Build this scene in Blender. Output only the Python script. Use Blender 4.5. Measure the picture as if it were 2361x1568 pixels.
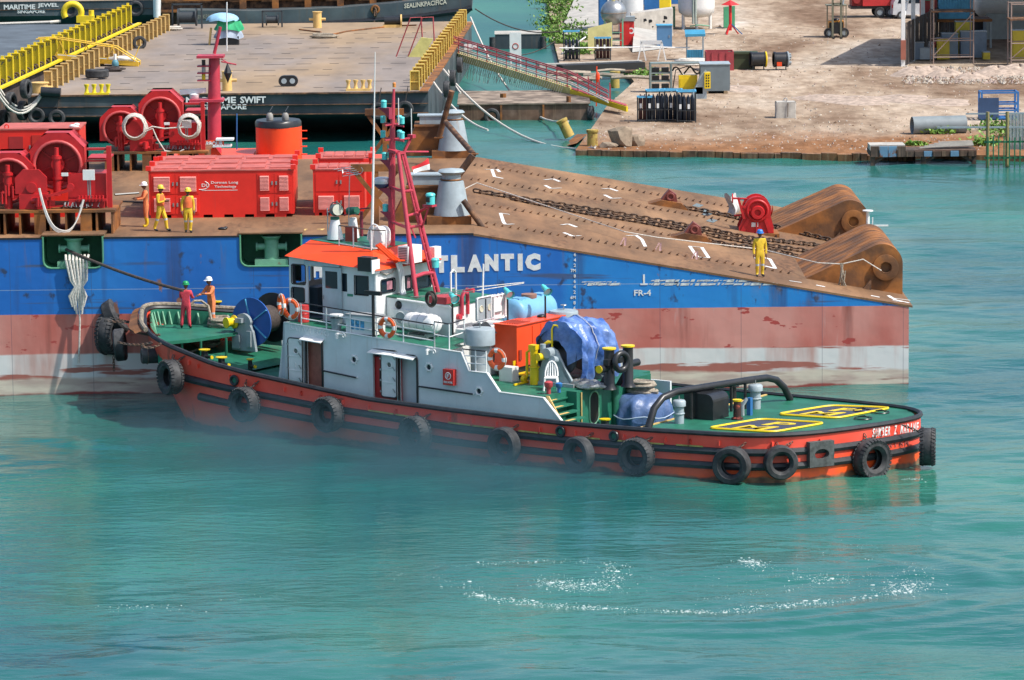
import bpy, bmesh, math, random
import numpy as np
from mathutils import Vector, Matrix
random.seed(11); RNG = np.random.default_rng(5)
R_ = math.radians
sc = bpy.context.scene
for o in list(bpy.data.objects): bpy.data.objects.remove(o)
COL = sc.collection
# ---------------- camera ----------------
FPX, PITCH, ROLL, CAMH = 9500., R_(8.4), R_(0.6), 24.55
fwd = np.array([0, math.cos(PITCH), -math.sin(PITCH)]); u0 = np.array([0, math.sin(PITCH), math.cos(PITCH)])
cr = math.cos(ROLL)*np.array([1., 0, 0])-math.sin(ROLL)*u0
cu = math.cos(ROLL)*u0+math.sin(ROLL)*np.array([1., 0, 0])
CAM = np.array([0, 0, CAMH])
cam = bpy.data.cameras.new('camera'); camo = bpy.data.objects.new('camera', cam); COL.objects.link(camo)
cam.sensor_width = 36; cam.lens = 36*FPX/2361; cam.clip_start = 1; cam.clip_end = 9000
camo.matrix_world = Matrix(((cr[0], cu[0], -fwd[0], 0), (cr[1], cu[1], -fwd[1], 0), (cr[2], cu[2], -fwd[2], CAMH), (0, 0, 0, 1)))
sc.camera = camo
# ---------------- sky and sun ----------------
SUN_EL = R_(54); SH = np.array([0.92, -0.39])
SUN_AZ = math.atan2(SH[0], SH[1])          # measured from +Y towards +X
w = bpy.data.worlds.new('World'); sc.world = w; w.use_nodes = True
nt = w.node_tree; nt.nodes.clear()
sky = nt.nodes.new('ShaderNodeTexSky'); sky.sky_type = 'NISHITA'; sky.sun_disc = False
sky.sun_elevation = SUN_EL; sky.sun_rotation = SUN_AZ; sky.air_density = 1.0; sky.dust_density = 2.5; sky.ozone_density = 1.0
bg = nt.nodes.new('ShaderNodeBackground'); bg.inputs[1].default_value = 0.15
wo = nt.nodes.new('ShaderNodeOutputWorld'); nt.links.new(sky.outputs[0], bg.inputs[0]); nt.links.new(bg.outputs[0], wo.inputs[0])
sl = bpy.data.lights.new('sun', 'SUN'); sl.energy = 4.1; sl.angle = R_(0.55); sl.color = (1, .95, .87)
so = bpy.data.objects.new('sun', sl); COL.objects.link(so)
sdir = Vector((SH[0]*math.cos(SUN_EL), SH[1]*math.cos(SUN_EL), math.sin(SUN_EL)))
so.rotation_euler = sdir.to_track_quat('Z', 'Y').to_euler(); so.location = (60, 60, 120)
sc.view_settings.view_transform = 'Standard'; sc.view_settings.look = 'None'; sc.view_settings.exposure = 0.34; sc.view_settings.gamma = 1
sc.render.engine = 'CYCLES'; sc.render.resolution_x = 1024; sc.render.resolution_y = 680
sc.cycles.max_bounces = 6; sc.cycles.volume_bounces = 0; sc.cycles.caustics_reflective = False; sc.cycles.caustics_refractive = False
# ---------------- where a sight line meets a plane of the place ----------------
def ray(px, py): return fwd+cr*(px-1180.5)/FPX+cu*(784-py)/FPX
def hit(px, py, Q, N):
    d = ray(px, py); N = np.array(N, float); return CAM+d*(((np.array(Q)-CAM) @ N)/(d @ N))
def G(px, py, z): return hit(px, py, (0, 0, z), (0, 0, 1))
def GY(px, py, Y): return hit(px, py, (0, Y, 0), (0, 1, 0))
# ---------------- mesh builder ----------------
def nrm(v):
    v = np.array(v, float); l = np.linalg.norm(v); return v/l if l > 1e-9 else v
class MB:
    def __init__(s): s.v = []; s.f = []; s.m = []; s.s = []
    def add(s, V, Fc, m=0, sm=False):
        b = len(s.v); s.v.extend([tuple(map(float, p)) for p in V])
        for f in Fc: s.f.append(tuple(b+i for i in f)); s.m.append(m); s.s.append(sm)
        return s
    def box(s, x0, x1, y0, y1, z0, z1, m=0):
        V = [(x0,y0,z0),(x1,y0,z0),(x1,y1,z0),(x0,y1,z0),(x0,y0,z1),(x1,y0,z1),(x1,y1,z1),(x0,y1,z1)]
        return s.add(V, [(0,3,2,1),(4,5,6,7),(0,1,5,4),(1,2,6,5),(2,3,7,6),(3,0,4,7)], m)
    def cb(s, c, sz, m=0, rz=0, bev=0):
        hx, hy, hz = sz[0]/2, sz[1]/2, sz[2]/2; ca, sa = math.cos(rz), math.sin(rz); t = MB()
        if bev: t.ext([(-hx,-hy+bev),(-hx+bev,-hy),(hx-bev,-hy),(hx,-hy+bev),(hx,hy-bev),(hx-bev,hy),(-hx+bev,hy),(-hx,hy-bev)], 'z', -hz, hz)
        else: t.box(-hx,hx,-hy,hy,-hz,hz)
        return s.add([(c[0]+x*ca-y*sa, c[1]+x*sa+y*ca, c[2]+z) for x,y,z in t.v], t.f, m)
    def bar(s, p, q, w, h=None, m=0, up=(0,0,1)):
        p, q = np.array(p, float), np.array(q, float); h = h or w; d = nrm(q-p); a = np.cross(up, d)
        if np.linalg.norm(a) < 1e-4: a = np.cross((0,1,0), d)
        a = nrm(a); b = np.cross(d, a); a = a*w/2; b = b*h/2
        V = [p-a-b,p+a-b,p+a+b,p-a+b,q-a-b,q+a-b,q+a+b,q-a+b]
        return s.add(V, [(0,3,2,1),(4,5,6,7),(0,1,5,4),(1,2,6,5),(2,3,7,6),(3,0,4,7)], m)
    def tube(s, pts, r, n=8, closed=False, m=0, caps=True, sm=True):
        P = [np.array(p, float) for p in pts]; N = len(P); rr = r if hasattr(r, '__len__') else [r]*N
        T = []
        for i in range(N):
            a = P[(i-1) % N] if (closed or i > 0) else P[i]; b = P[(i+1) % N] if (closed or i < N-1) else P[i]
            T.append(nrm(b-a))
        x = np.cross(T[0], (0,0,1))
        if np.linalg.norm(x) < .1: x = np.cross(T[0], (0,1,0))
        x = nrm(x); V = []
        for i in range(N):
            x = nrm(x-T[i]*(x @ T[i])); y = np.cross(T[i], x)
            for k in range(n):
                a = 2*math.pi*k/n; V.append(P[i]+rr[i]*(x*math.cos(a)+y*math.sin(a)))
        Fc = []
        for i in range(N if closed else N-1):
            j = (i+1) % N
            for k in range(n): Fc.append((i*n+k, i*n+(k+1) % n, j*n+(k+1) % n, j*n+k))
        s.add(V, Fc, m, sm)
        if caps and not closed:
            b = len(s.v)-len(V)
            s.f.append(tuple(b+k for k in range(n))[::-1]); s.m.append(m); s.s.append(False)
            s.f.append(tuple(b+(N-1)*n+k for k in range(n))); s.m.append(m); s.s.append(False)
        return s
    def cyl(s, p, q, r, n=12, r2=None, m=0): return s.tube([p, q], [r, r if r2 is None else r2], n, m=m)
    def lathe(s, prof, c=(0,0,0), ax=(0,0,1), n=16, m=0, sm=True, arc=(0, 2*math.pi)):
        ax = nrm(ax); x = np.cross(ax, (0,0,1))
        if np.linalg.norm(x) < .1: x = np.cross(ax, (0,1,0))
        x = nrm(x); y = np.cross(ax, x); c = np.array(c, float); V = []; full = abs(arc[1]-arc[0]-2*math.pi) < 1e-6
        K = n if full else n+1
        for r, z in prof:
            for k in range(K):
                a = arc[0]+(arc[1]-arc[0])*k/n; V.append(c+ax*z+r*(x*math.cos(a)+y*math.sin(a)))
        Fc = []
        for i in range(len(prof)-1):
            for k in range(n):
                l = (k+1) % K; Fc.append((i*K+k, i*K+l, (i+1)*K+l, (i+1)*K+k))
        return s.add(V, Fc, m, sm)
    def disc(s, c, ax, r, n=20, m=0): return s.lathe([(1e-4, 0), (r, 0)], c, ax, n, m, False)
    def ext(s, poly, ax, a, b, m=0, sides=True, sm=False):
        n = len(poly)
        def p3(u, v, w): return {'z': (u,v,w), 'y': (u,w,v), 'x': (w,u,v)}[ax]
        V = [p3(u,v,a) for u,v in poly]+[p3(u,v,b) for u,v in poly]
        s.add(V, [tuple(range(n))[::-1], tuple(range(n, 2*n))], m)
        if sides: s.add(V, [(i, (i+1) % n, n+(i+1) % n, n+i) for i in range(n)], m, sm)
        return s
    def ring(s, outer, inner, ax, a, b, m=0):   # two outlines with equal counts: a plate with a hole
        n = len(outer)
        def p3(u, v, w): return {'z': (u,v,w), 'y': (u,w,v), 'x': (w,u,v)}[ax]
        V = [p3(*q, a) for q in outer]+[p3(*q, a) for q in inner]+[p3(*q, b) for q in outer]+[p3(*q, b) for q in inner]
        Fc = []
        for i in range(n):
            j = (i+1) % n
            Fc += [(i,j,n+j,n+i), (2*n+i,3*n+i,3*n+j,2*n+j), (i,2*n+i,2*n+j,j), (n+i,n+j,3*n+j,3*n+i)]
        return s.add(V, Fc, m)
    def torus(s, c, ax, R, r, n=24, k=10, m=0, rz=None, arc=(0, 2*math.pi)):
        pr = [(R+r*math.cos(2*math.pi*i/k), (rz or r)*math.sin(2*math.pi*i/k)) for i in range(k+1)]
        return s.lathe(pr, c, ax, n, m, True, arc)
    def ell(s, c, rad, n=12, k=8, m=0):
        V = []
        for i in range(k+1):
            t = math.pi*i/k
            for j in range(n):
                a = 2*math.pi*j/n; V.append((c[0]+rad[0]*max(math.sin(t),1e-3)*math.cos(a), c[1]+rad[1]*max(math.sin(t),1e-3)*math.sin(a), c[2]-rad[2]*math.cos(t)))
        return s.add(V, [(i*n+j, i*n+(j+1) % n, (i+1)*n+(j+1) % n, (i+1)*n+j) for i in range(k) for j in range(n)], m, True)
    def grid(s, fn, nu, nv, m=0, sm=True):
        V = [fn(i/nu, j/nv) for j in range(nv+1) for i in range(nu+1)]
        return s.add(V, [(j*(nu+1)+i, j*(nu+1)+i+1, (j+1)*(nu+1)+i+1, (j+1)*(nu+1)+i) for j in range(nv) for i in range(nu)], m, sm)
    def xf(s, M, i0=0):
        M = np.array(M, float)
        for i in range(i0, len(s.v)):
            p = M[:3,:3] @ np.array(s.v[i])+M[:3,3]; s.v[i] = tuple(p)
        return s
    def shear(s, fn):
        s.v = [(x, y, z+fn(x, y)) for x, y, z in s.v]; return s
    def mesh(s, name):
        me = bpy.data.meshes.new(name); me.from_pydata(s.v, [], s.f)
        me.polygons.foreach_set('use_smooth', s.s); me.polygons.foreach_set('material_index', s.m)
        me.update(); return me
    def build(s, name, mats, parent=None, world=False, label=None, cat=None, group=None, kind=None, loc=None, rz=0, tex=None):
        if not isinstance(mats, (list, tuple)): mats = [mats]
        if world:
            M = PM[parent.name] if parent is not None else Matrix.Translation(Vector(loc or (0,0,0)))
            s.xf(M.inverted())
        me = s.mesh(name)
        if any(s.s) and not all(s.s):
            try: me.set_sharp_from_angle(angle=R_(40))
            except Exception: pass
        elif any(s.s):
            try: me.set_sharp_from_angle(angle=R_(50))
            except Exception: pass
        for m in mats: me.materials.append(m)
        o = bpy.data.objects.new(name, me); COL.objects.link(o)
        if parent is not None:
            o.parent = parent
            if parent.name in PM: PM[o.name] = PM[parent.name]
        if loc is not None: o.location = loc
        o.rotation_euler.z = rz
        return tag(o, label, cat, group, kind)
PM = {}
def tag(o, label=None, cat=None, group=None, kind=None):
    for k, v in (('label', label), ('category', cat), ('group', group), ('kind', kind)):
        if v: o[k] = v
    return o
def E(name, label, cat, loc=(0,0,0), rz=0, group=None, kind=None):
    o = bpy.data.objects.new(name, None); COL.objects.link(o); o.empty_display_size = .2
    o.location = tuple(map(float, loc)); o.rotation_euler.z = rz
    PM[o.name] = Matrix.Translation(Vector(tuple(map(float, loc)))) @ Matrix.Rotation(rz, 4, 'Z')
    return tag(o, label, cat, group, kind)
def dup(root, loc, rz=None, label=None, group=None, scale=None):
    def cp(o, par):
        c = o.copy(); COL.objects.link(c); c.parent = par
        for ch in [k for k in KIDS(o)]: cp(ch, c)
        return c
    c = cp(root, None); c.location = tuple(map(float, loc))
    if rz is not None: c.rotation_euler.z = rz
    if label: c['label'] = label
    if group: c['group'] = group
    if scale: c.scale = (scale,)*3
    return c
def KIDS(o): return list(o.children)
def tup(o, **k):
    for a, b in k.items(): o[a] = b
    return o
def circ(cx, cz, r, n, a0=0, a1=2*math.pi, end=False):
    return [(cx+r*math.cos(a0+(a1-a0)*i/n), cz+r*math.sin(a0+(a1-a0)*i/n)) for i in range(n+(1 if end else 0))]
def rrect(x0, x1, z0, z1, r, k=3):
    P = []
    for cx, cz, a in ((x1-r, z1-r, 0), (x0+r, z1-r, 90), (x0+r, z0+r, 180), (x1-r, z0+r, 270)):
        P += [(cx+r*math.cos(R_(a+90*i/k)), cz+r*math.sin(R_(a+90*i/k))) for i in range(k+1)]
    return P
def arcpts(p, q, sag, n=12):
    p, q = np.array(p, float), np.array(q, float)
    return [p+(q-p)*t-np.array([0,0,sag*4*t*(1-t)]) for t in np.linspace(0, 1, n)]
# ---------------- procedural materials ----------------
MATS = {}
def lin(c):
    return tuple(((x/255+.055)/1.055)**2.4 if x > 10 else x/255/12.92 for x in c)
def mat(name, col, rough=.5, metal=0., var=.14, vs=1.3, rust=0., rcol=(.17,.065,.028), rs=.9, streak=0., scol=None, bump=0., bs=8., spec=.5, col2=None, c2s=.5, c2t=.5, grime=0., srgb=False, obj=False, ys=0):
    if name in MATS: return MATS[name]
    if srgb: col = lin(col)
    m = bpy.data.materials.new(name); m.use_nodes = True; N = m.node_tree; n = N.nodes; L = N.links
    b = n['Principled BSDF']; b.inputs['Roughness'].default_value = rough; b.inputs['Metallic'].default_value = metal
    b.inputs['Specular IOR Level'].default_value = spec
    if obj: src = n.new('ShaderNodeTexCoord').outputs['Object']
    else: src = n.new('ShaderNodeNewGeometry').outputs['Position']
    if ys: mq = n.new('ShaderNodeMapping'); mq.inputs['Scale'].default_value = (1, ys, 1); L.new(src, mq.inputs[0]); src = mq.outputs[0]
    def noise(s, d=5, vec=None, ro=.55):
        t = n.new('ShaderNodeTexNoise'); t.inputs['Scale'].default_value = s; t.inputs['Detail'].default_value = d; t.inputs['Roughness'].default_value = ro
        L.new(vec or src, t.inputs['Vector']); return t.outputs['Fac']
    def ramp(f, a, c):
        t = n.new('ShaderNodeMapRange'); t.inputs[1].default_value = a; t.inputs[2].default_value = c; t.clamp = True; L.new(f, t.inputs[0]); return t.outputs[0]
    def mix(f, a, c, mode='MIX'):
        t = n.new('ShaderNodeMix'); t.data_type = 'RGBA'; t.blend_type = mode
        if isinstance(f, float): t.inputs[0].default_value = f
        else: L.new(f, t.inputs[0])
        for s, v in ((6, a), (7, c)):
            if isinstance(v, tuple): t.inputs[s].default_value = (*v, 1)
            else: L.new(v, t.inputs[s])
        return t.outputs[2]
    c = tuple(col)
    if col2: c = mix(ramp(noise(c2s, 6), c2t-.09, c2t+.09), c, tuple(col2))
    lo = tuple(x*(1-var*1.6) for x in col); 
    k = 1-var*1.8
    cc = mix(ramp(noise(vs, 7, ro=.65), .28, .68), (k,k,k), (1+var*.5,)*3)
    c = mix(1., c, cc, 'MULTIPLY')
    if streak:
        mp = n.new('ShaderNodeMapping'); mp.inputs['Scale'].default_value = (1.6, 1.6, .1); L.new(src, mp.inputs[0])
        f = ramp(noise(2.2, 6, mp.outputs[0], .7), .62-streak*.25, .8)
        c = mix(f, c, tuple(scol or rcol))
    if rust:
        f = ramp(noise(rs, 9, ro=.7), .74-rust*.42, .80-rust*.36)
        rc = mix(ramp(noise(6, 4), .35, .7), tuple(x*.6 for x in rcol), tuple(x*1.5 for x in rcol))
        c = mix(f, c, rc)
        r = n.new('ShaderNodeMapRange'); r.inputs[3].default_value = rough; r.inputs[4].default_value = .9; L.new(f, r.inputs[0]); L.new(r.outputs[0], b.inputs['Roughness'])
    if isinstance(c, tuple): b.inputs['Base Color'].default_value = (*c, 1)
    else: L.new(c, b.inputs['Base Color'])
    if bump:
        bp = n.new('ShaderNodeBump'); bp.inputs['Strength'].default_value = min(1, bump); bp.inputs['Distance'].default_value = .02*max(1, bump)
        L.new(noise(bs, 6), bp.inputs['Height']); L.new(bp.outputs[0], b.inputs['Normal'])
    MATS[name] = m; return m
# ---------------- common paints ----------------
RUST = mat('rusty_deck_steel', (.215,.112,.052), .8, var=.35, vs=.6, rust=.5, rcol=(.15,.075,.036), rs=.4, col2=(.27,.15,.072), c2s=.25, bump=.3, bs=5, ys=.3)
RUSTP = mat('rust_plate', (.36,.135,.03), .75, var=.35, vs=.8, col2=(.17,.075,.03), c2s=1.1, bump=.3, bs=9)
RUSTD = mat('dark_rust', (.1,.055,.035), .8, var=.4, vs=2, col2=(.2,.1,.05), c2s=2.)
RED = mat('winch_red', (.52,.018,.022), .42, var=.15, vs=2.5, rust=.06, rcol=(.3,.05,.03))
REDB = mat('enclosure_red', (.76,.03,.02), .38, var=.1, vs=.8, rust=.03, rcol=(.45,.08,.05), streak=.12, scol=(.5,.06,.05))
REDT = mat('faded_red_top', (.5,.12,.1), .7, var=.2, vs=1.5)
MAROON = mat('mast_maroon', (.5,.045,.075), .45, var=.15, vs=3, rust=.05)
WHITE = mat('white_paint', (.78,.79,.78), .4, var=.06, vs=3, rust=.05, rcol=(.4,.25,.12))
WHITESH = mat('shade_white_bulkhead', (.68,.72,.74), .45, var=.08, vs=.9, streak=.22, scol=(.5,.47,.43), rust=.04, rcol=(.35,.2,.1), bump=.12, bs=1.2)  # white bulkhead paint greyed and blued, the walls' shade put into its colour
GREY = mat('machinery_grey', (.3,.35,.38), .45, var=.12, vs=2, rust=.06)
GREYL = mat('light_grey_paint', (.34,.41,.45), .45, var=.14, vs=2, rust=.1, rcol=(.3,.15,.06), streak=.1)
GREEN = mat('deck_green', (.012,.13,.078), .5, var=.22, vs=1.2, rust=.12, rcol=(.1,.08,.05), rs=.8, bump=.2, bs=3, col2=(.022,.17,.11), c2s=.35)
GREENM = mat('mint_green_paint', (.2,.45,.3), .5, var=.18, vs=2.5, rust=.22, rcol=(.3,.22,.15), rs=2)
GREEND = mat('recess_green', (.035,.2,.1), .6, var=.3, vs=1.5, rust=.15)
TEAL = mat('lamp_turquoise', (.1,.6,.6), .4, var=.06)
BLACK = mat('black_paint', (.02,.022,.026), .35, var=.25, vs=3)
RUBBER = mat('tyre_rubber', (.028,.03,.034), .72, var=.3, vs=5, col2=(.06,.062,.066), c2s=3, bump=.4, bs=14)
RUBR = mat('fender_rubber', (.03,.034,.04), .5, var=.35, vs=3, rust=.1, rcol=(.13,.1,.08), rs=1.2)
YEL = mat('safety_yellow', (.82,.58,.01), .4, var=.08, vs=3, rust=.05)
YELB = mat('barge_yellow', (.82,.62,.02), .5, var=.1, vs=1.5, rust=.04)
YELO = mat('ochre_yellow', (.75,.5,.18), .55, var=.16, vs=1.5, rust=.16, rcol=(.4,.18,.06), rs=.8)
ORANGE = mat('orange_red_paint', (.86,.075,.014), .4, var=.08, vs=1.2, rust=.02)
ORANGEB = mat('lifebuoy_orange', (.85,.13,.025), .5, var=.08)
GLASS = mat('dark_glass', (.012,.022,.035), .06, var=.1)
ROPE = mat('hemp_rope', (.38,.33,.26), .9, var=.35, vs=14, bump=.8, bs=40)
ROPEW = mat('white_rope', (.66,.63,.57), .9, var=.25, vs=12, bump=.5, bs=40)
ROPED = mat('dark_tow_rope', (.07,.055,.05), .85, var=.3, vs=10, bump=.6, bs=30)
CHAIN = mat('rusty_chain', (.075,.05,.037), .75, var=.4, vs=4, col2=(.16,.09,.05), c2s=2.5)
CHAING = mat('galvanised_chain', (.14,.12,.11), .6, .4, var=.3, vs=6, col2=(.2,.12,.08), c2s=3)
CONC = mat('concrete', (.46,.44,.4), .9, var=.2, vs=1.2, streak=.2, scol=(.25,.22,.19), bump=.4, bs=6)
STEEL = mat('bare_steel', (.4,.42,.43), .35, .7, var=.15, vs=3)
SKIN = mat('skin', (.16,.075,.045), .6, var=.05)
BLUEP = mat('bright_blue_paint', (.03,.16,.42), .45, var=.15, vs=1.5)
SKYB = mat('sky_blue_paint', (.1,.42,.68), .5, var=.15, vs=2, rust=.05)
HULLN = mat('navy_hull', (.05,.07,.085), .6, var=.35, vs=.25, rust=.2, rcol=(.13,.07,.045), rs=.35, streak=.35, scol=(.12,.09,.07), col2=(.09,.115,.125), c2s=.2)
DARKD = mat('dark_plate_deck', (.1,.125,.15), .75, var=.3, vs=.4, rust=.12, rcol=(.2,.15,.1), rs=.2)
BROWND = mat('worn_barge_deck', (.25,.21,.185), .8, var=.2, vs=.35, col2=(.33,.235,.145), c2s=.09, rust=.2, rcol=(.19,.135,.1), rs=.2, bump=.2, bs=3, ys=.35)
PINKW = mat('pink_curtain', (.45,.2,.25), .8, var=.3, vs=6)
FOAMM = mat('foam_white', (.8,.88,.87), .7, var=.06); FOAMM.node_tree.nodes['Principled BSDF'].inputs['Alpha'].default_value = .62
# ---------------- water ----------------
wk = np.random.default_rng(3)
WAV = []
for lam, slope, n in ((13., .012, 3), (6.5, .02, 4), (3.2, .022, 6), (1.7, .022, 8), (.95, .02, 9)):
    for i in range(n):
        a = math.pi/2+wk.normal(0, .55); k = 2*math.pi/(lam*wk.uniform(.8, 1.25))
        WAV.append((k*math.cos(a), k*math.sin(a), slope/k*wk.uniform(.6, 1.3)/math.sqrt(n)*1.5, wk.uniform(0, 6.28)))
SW = G(1600, 1345, 0)
def wave(x, y):
    x = np.asarray(x, float); y = np.asarray(y, float)
    mod = .55+.45*np.sin(x*.11+.6*np.sin(y*.05+1))*np.sin(y*.06+x*.04)
    # the slick patch beside the tug is calmer; the open side to the right is rougher
    calm = 1-.55*np.exp(-((x+3)/13)**2-((y-126)/9)**2)+.35*np.clip((x-9)/6, 0, 1)
    h = 0
    for kx, ky, A, ph in WAV: h = h+A*np.sin(kx*x+ky*y+ph)
    h = h*(.8+.35*mod)*calm
    q = np.sqrt(((x-SW[0])/6.6)**2+((y-SW[1])/4.4)**2)
    h = h+.028*np.sin(q*26+.8*np.sin(x*.8))*np.exp(-((q-1.35)/.42)**2)*np.clip(.55+.6*(x-SW[0])/7-(y-SW[1])*.05, 0, 1)
    return h*np.clip((520-y)/250, 0, 1)
def axis(lo, hi, st, far_lo, far_hi):
    c = list(np.arange(lo, hi+st/2, st)); a = [c[0]]; d = st
    while a[-1] > far_lo: d *= 1.35; a.append(a[-1]-d)
    b = [c[-1]]; d = st
    while b[-1] < far_hi: d *= 1.35; b.append(b[-1]+d)
    return np.array(a[:0:-1]+c+b[1:])
WX = axis(-24, 24, .16, -3000, 3000)
ya = [94.]
while ya[-1] < 290: ya.append(ya[-1]+.11*(ya[-1]/100)**1.6)
WY = np.concatenate([[-400, 0, 40, 70, 86], ya, [300, 340, 420, 600, 1000, 2000, 4000]])
XX, YY = np.meshgrid(WX, WY); ZZ = wave(XX, YY); ZZ[np.abs(XX) > 30] *= 0
me = bpy.data.meshes.new('water'); nx, ny = len(WX), len(WY)
me.vertices.add(nx*ny); me.vertices.foreach_set('co', np.stack([XX, YY, ZZ], -1).ravel())
ii = (np.arange(ny-1)[:, None]*nx+np.arange(nx-1)[None, :]).ravel()
qd = np.stack([ii, ii+1, ii+nx+1, ii+nx], -1).ravel()
me.loops.add(len(qd)); me.loops.foreach_set('vertex_index', qd)
me.polygons.add(len(ii)); me.polygons.foreach_set('loop_start', np.arange(len(ii))*4); me.polygons.foreach_set('loop_total', np.full(len(ii), 4))
me.polygons.foreach_set('use_smooth', np.ones(len(ii), bool)); me.update(calc_edges=True)
wm = bpy.data.materials.new('harbour_water'); wm.use_nodes = True; N = wm.node_tree; n = N.nodes; L = N.links; b = n['Principled BSDF']
geo = n.new('ShaderNodeNewGeometry')
def wnoise(s, d, scale=(1, 1, 1)):
    mp = n.new('ShaderNodeMapping'); mp.inputs['Scale'].default_value = scale; L.new(geo.outputs['Position'], mp.inputs[0])
    t = n.new('ShaderNodeTexNoise'); t.inputs['Scale'].default_value = s; t.inputs['Detail'].default_value = d; L.new(mp.outputs[0], t.inputs[0]); return t.outputs['Fac']
rp = n.new('ShaderNodeValToRGB'); L.new(wnoise(.07, 4, (1, .6, 1)), rp.inputs[0])
rp.color_ramp.elements[0].position = .32; rp.color_ramp.elements[0].color = (.006, .088, .093, 1)
rp.color_ramp.elements[1].position = .7; rp.color_ramp.elements[1].color = (.032, .175, .125, 1)
L.new(rp.outputs[0], b.inputs['Base Color']); b.inputs['Roughness'].default_value = .06; b.inputs['IOR'].default_value = 1.33
bp = n.new('ShaderNodeBump'); bp.inputs['Strength'].default_value = 1.; bp.inputs['Distance'].default_value = .06
b2 = n.new('ShaderNodeBump'); b2.inputs['Strength'].default_value = 1.; b2.inputs['Distance'].default_value = .05; L.new(wnoise(.9, 3, (.5, 1, 1)), b2.inputs['Height']); L.new(b2.outputs[0], bp.inputs['Normal'])
L.new(wnoise(2.8, 5, (.42, 1, 1)), bp.inputs['Height'])
ms = n.new('ShaderNodeMapRange'); ms.inputs[1].default_value = .38; ms.inputs[2].default_value = .6; ms.inputs[3].default_value = .3; ms.inputs[4].default_value = 1.; L.new(wnoise(.09, 4, (.5, .6, 1)), ms.inputs[0]); L.new(ms.outputs[0], bp.inputs['Strength']); L.new(ms.outputs[0], b2.inputs['Strength']); L.new(bp.outputs[0], b.inputs['Normal'])
sy = n.new('ShaderNodeSeparateXYZ'); L.new(geo.outputs['Position'], sy.inputs[0]); mq = n.new('ShaderNodeMapRange'); mq.inputs[1].default_value = 150; mq.inputs[2].default_value = 310; mq.inputs[3].default_value = .06; mq.inputs[4].default_value = .34; L.new(sy.outputs[1], mq.inputs[0]); L.new(mq.outputs[0], b.inputs['Roughness'])
me.materials.append(wm); wobj = bpy.data.objects.new('water', me); COL.objects.link(wobj); tag(wobj, kind='structure')
# ---------------- foam of the propeller wash ----------------
def foam(paths, name):
    mb = MB(); rg = np.random.default_rng(21)
    for pts, dens, wid, big in paths:
        P = [G(x, y, 0) for x, y in pts]
        for a, c in zip(P[:-1], P[1:]):
            Ls = np.linalg.norm(c-a)
            for _ in range(int(Ls*dens*4.2)):
                t = rg.random(); clump = .3+.7*(math.sin(t*Ls*2.3+a[0])*.5+.5)
                if rg.random() > clump: continue
                p = a+(c-a)*t+np.array([rg.normal(0, wid*.9), rg.normal(0, wid*1.25), 0])
                sx = .2*big*rg.lognormal(-1.1, .7); sy = sx*rg.uniform(.4, 1.); k = rg.integers(5, 8); ro = rg.normal(0, .35)
                V = []
                for j in range(k):
                    an = 2*math.pi*j/k; rr = rg.uniform(.55, 1.2); x, y = sx*rr*math.cos(an), sy*rr*math.sin(an)
                    V.append((p[0]+x*math.cos(ro)-y*math.sin(ro), p[1]+x*math.sin(ro)+y*math.cos(ro)))
                z = float(wave(p[0], p[1])); hh = .006+.03*sx
                vv = [(x, y, z-.03) for x, y in V]+[(p[0]+(x-p[0])*.7, p[1]+(y-p[1])*.7, z+hh) for x, y in V]
                mb.add(vv, [tuple(range(k, 2*k))]+[(j, (j+1) % k, k+(j+1) % k, k+j) for j in range(k)])
    return mb.build(name, FOAMM, label='white foam swirls of propeller wash on the green water', cat='foam', kind='stuff')
foam([([(1075,1366),(1130,1377),(1235,1388),(1330,1396),(1450,1405),(1640,1411)], 26, .16, .26),
      ([(1640,1409),(1760,1402),(1880,1390),(1970,1378),(2060,1362),(2120,1350)], 20, .16, .26),
      ([(2060,1362),(2085,1348),(2110,1352)], 90, .35, .3), ([(2040,1310),(2105,1322),(2130,1345)], 18, .4, .2),
      ([(900,1318),(985,1330),(1060,1340),(1095,1352)], 14, .25, .17), ([(1010,1312),(1200,1297),(1350,1297),(1410,1302)], 10, .14, .15),
      ([(1250,1342),(1330,1350),(1400,1345),(1415,1325),(1415,1303)], 34, .3, .26), ([(1260,1335),(1330,1352),(1440,1350)], 40, .35, .2),
      ([(1720,1297),(1745,1312),(1755,1316)], 40, .2, .26), ([(1860,1340),(1900,1338),(1950,1338)], 34, .25, .26), ([(1800,1322),(1880,1332),(2040,1344)], 9, .3, .16),
      ([(1600,1385),(1800,1358),(1960,1345)], 6, .3, .15), ([(1500,1330),(1700,1332),(1820,1320)], 4, .5, .12), ([(1880,1285),(1930,1262),(1990,1240)], 8, .4, .1),
      ([(2075,1108),(2125,1106)], 18, .12, .2), ([(1120,1064),(1160,1072)], 40, .1, .2), ([(240,1405),(330,1402),(470,1412)], 8, .25, .2), ([(90,1095),(130,1100)], 6, .3, .14),
      ([(500,1395),(560,1375),(640,1362)], 3, .5, .1)], 'foam')
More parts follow.
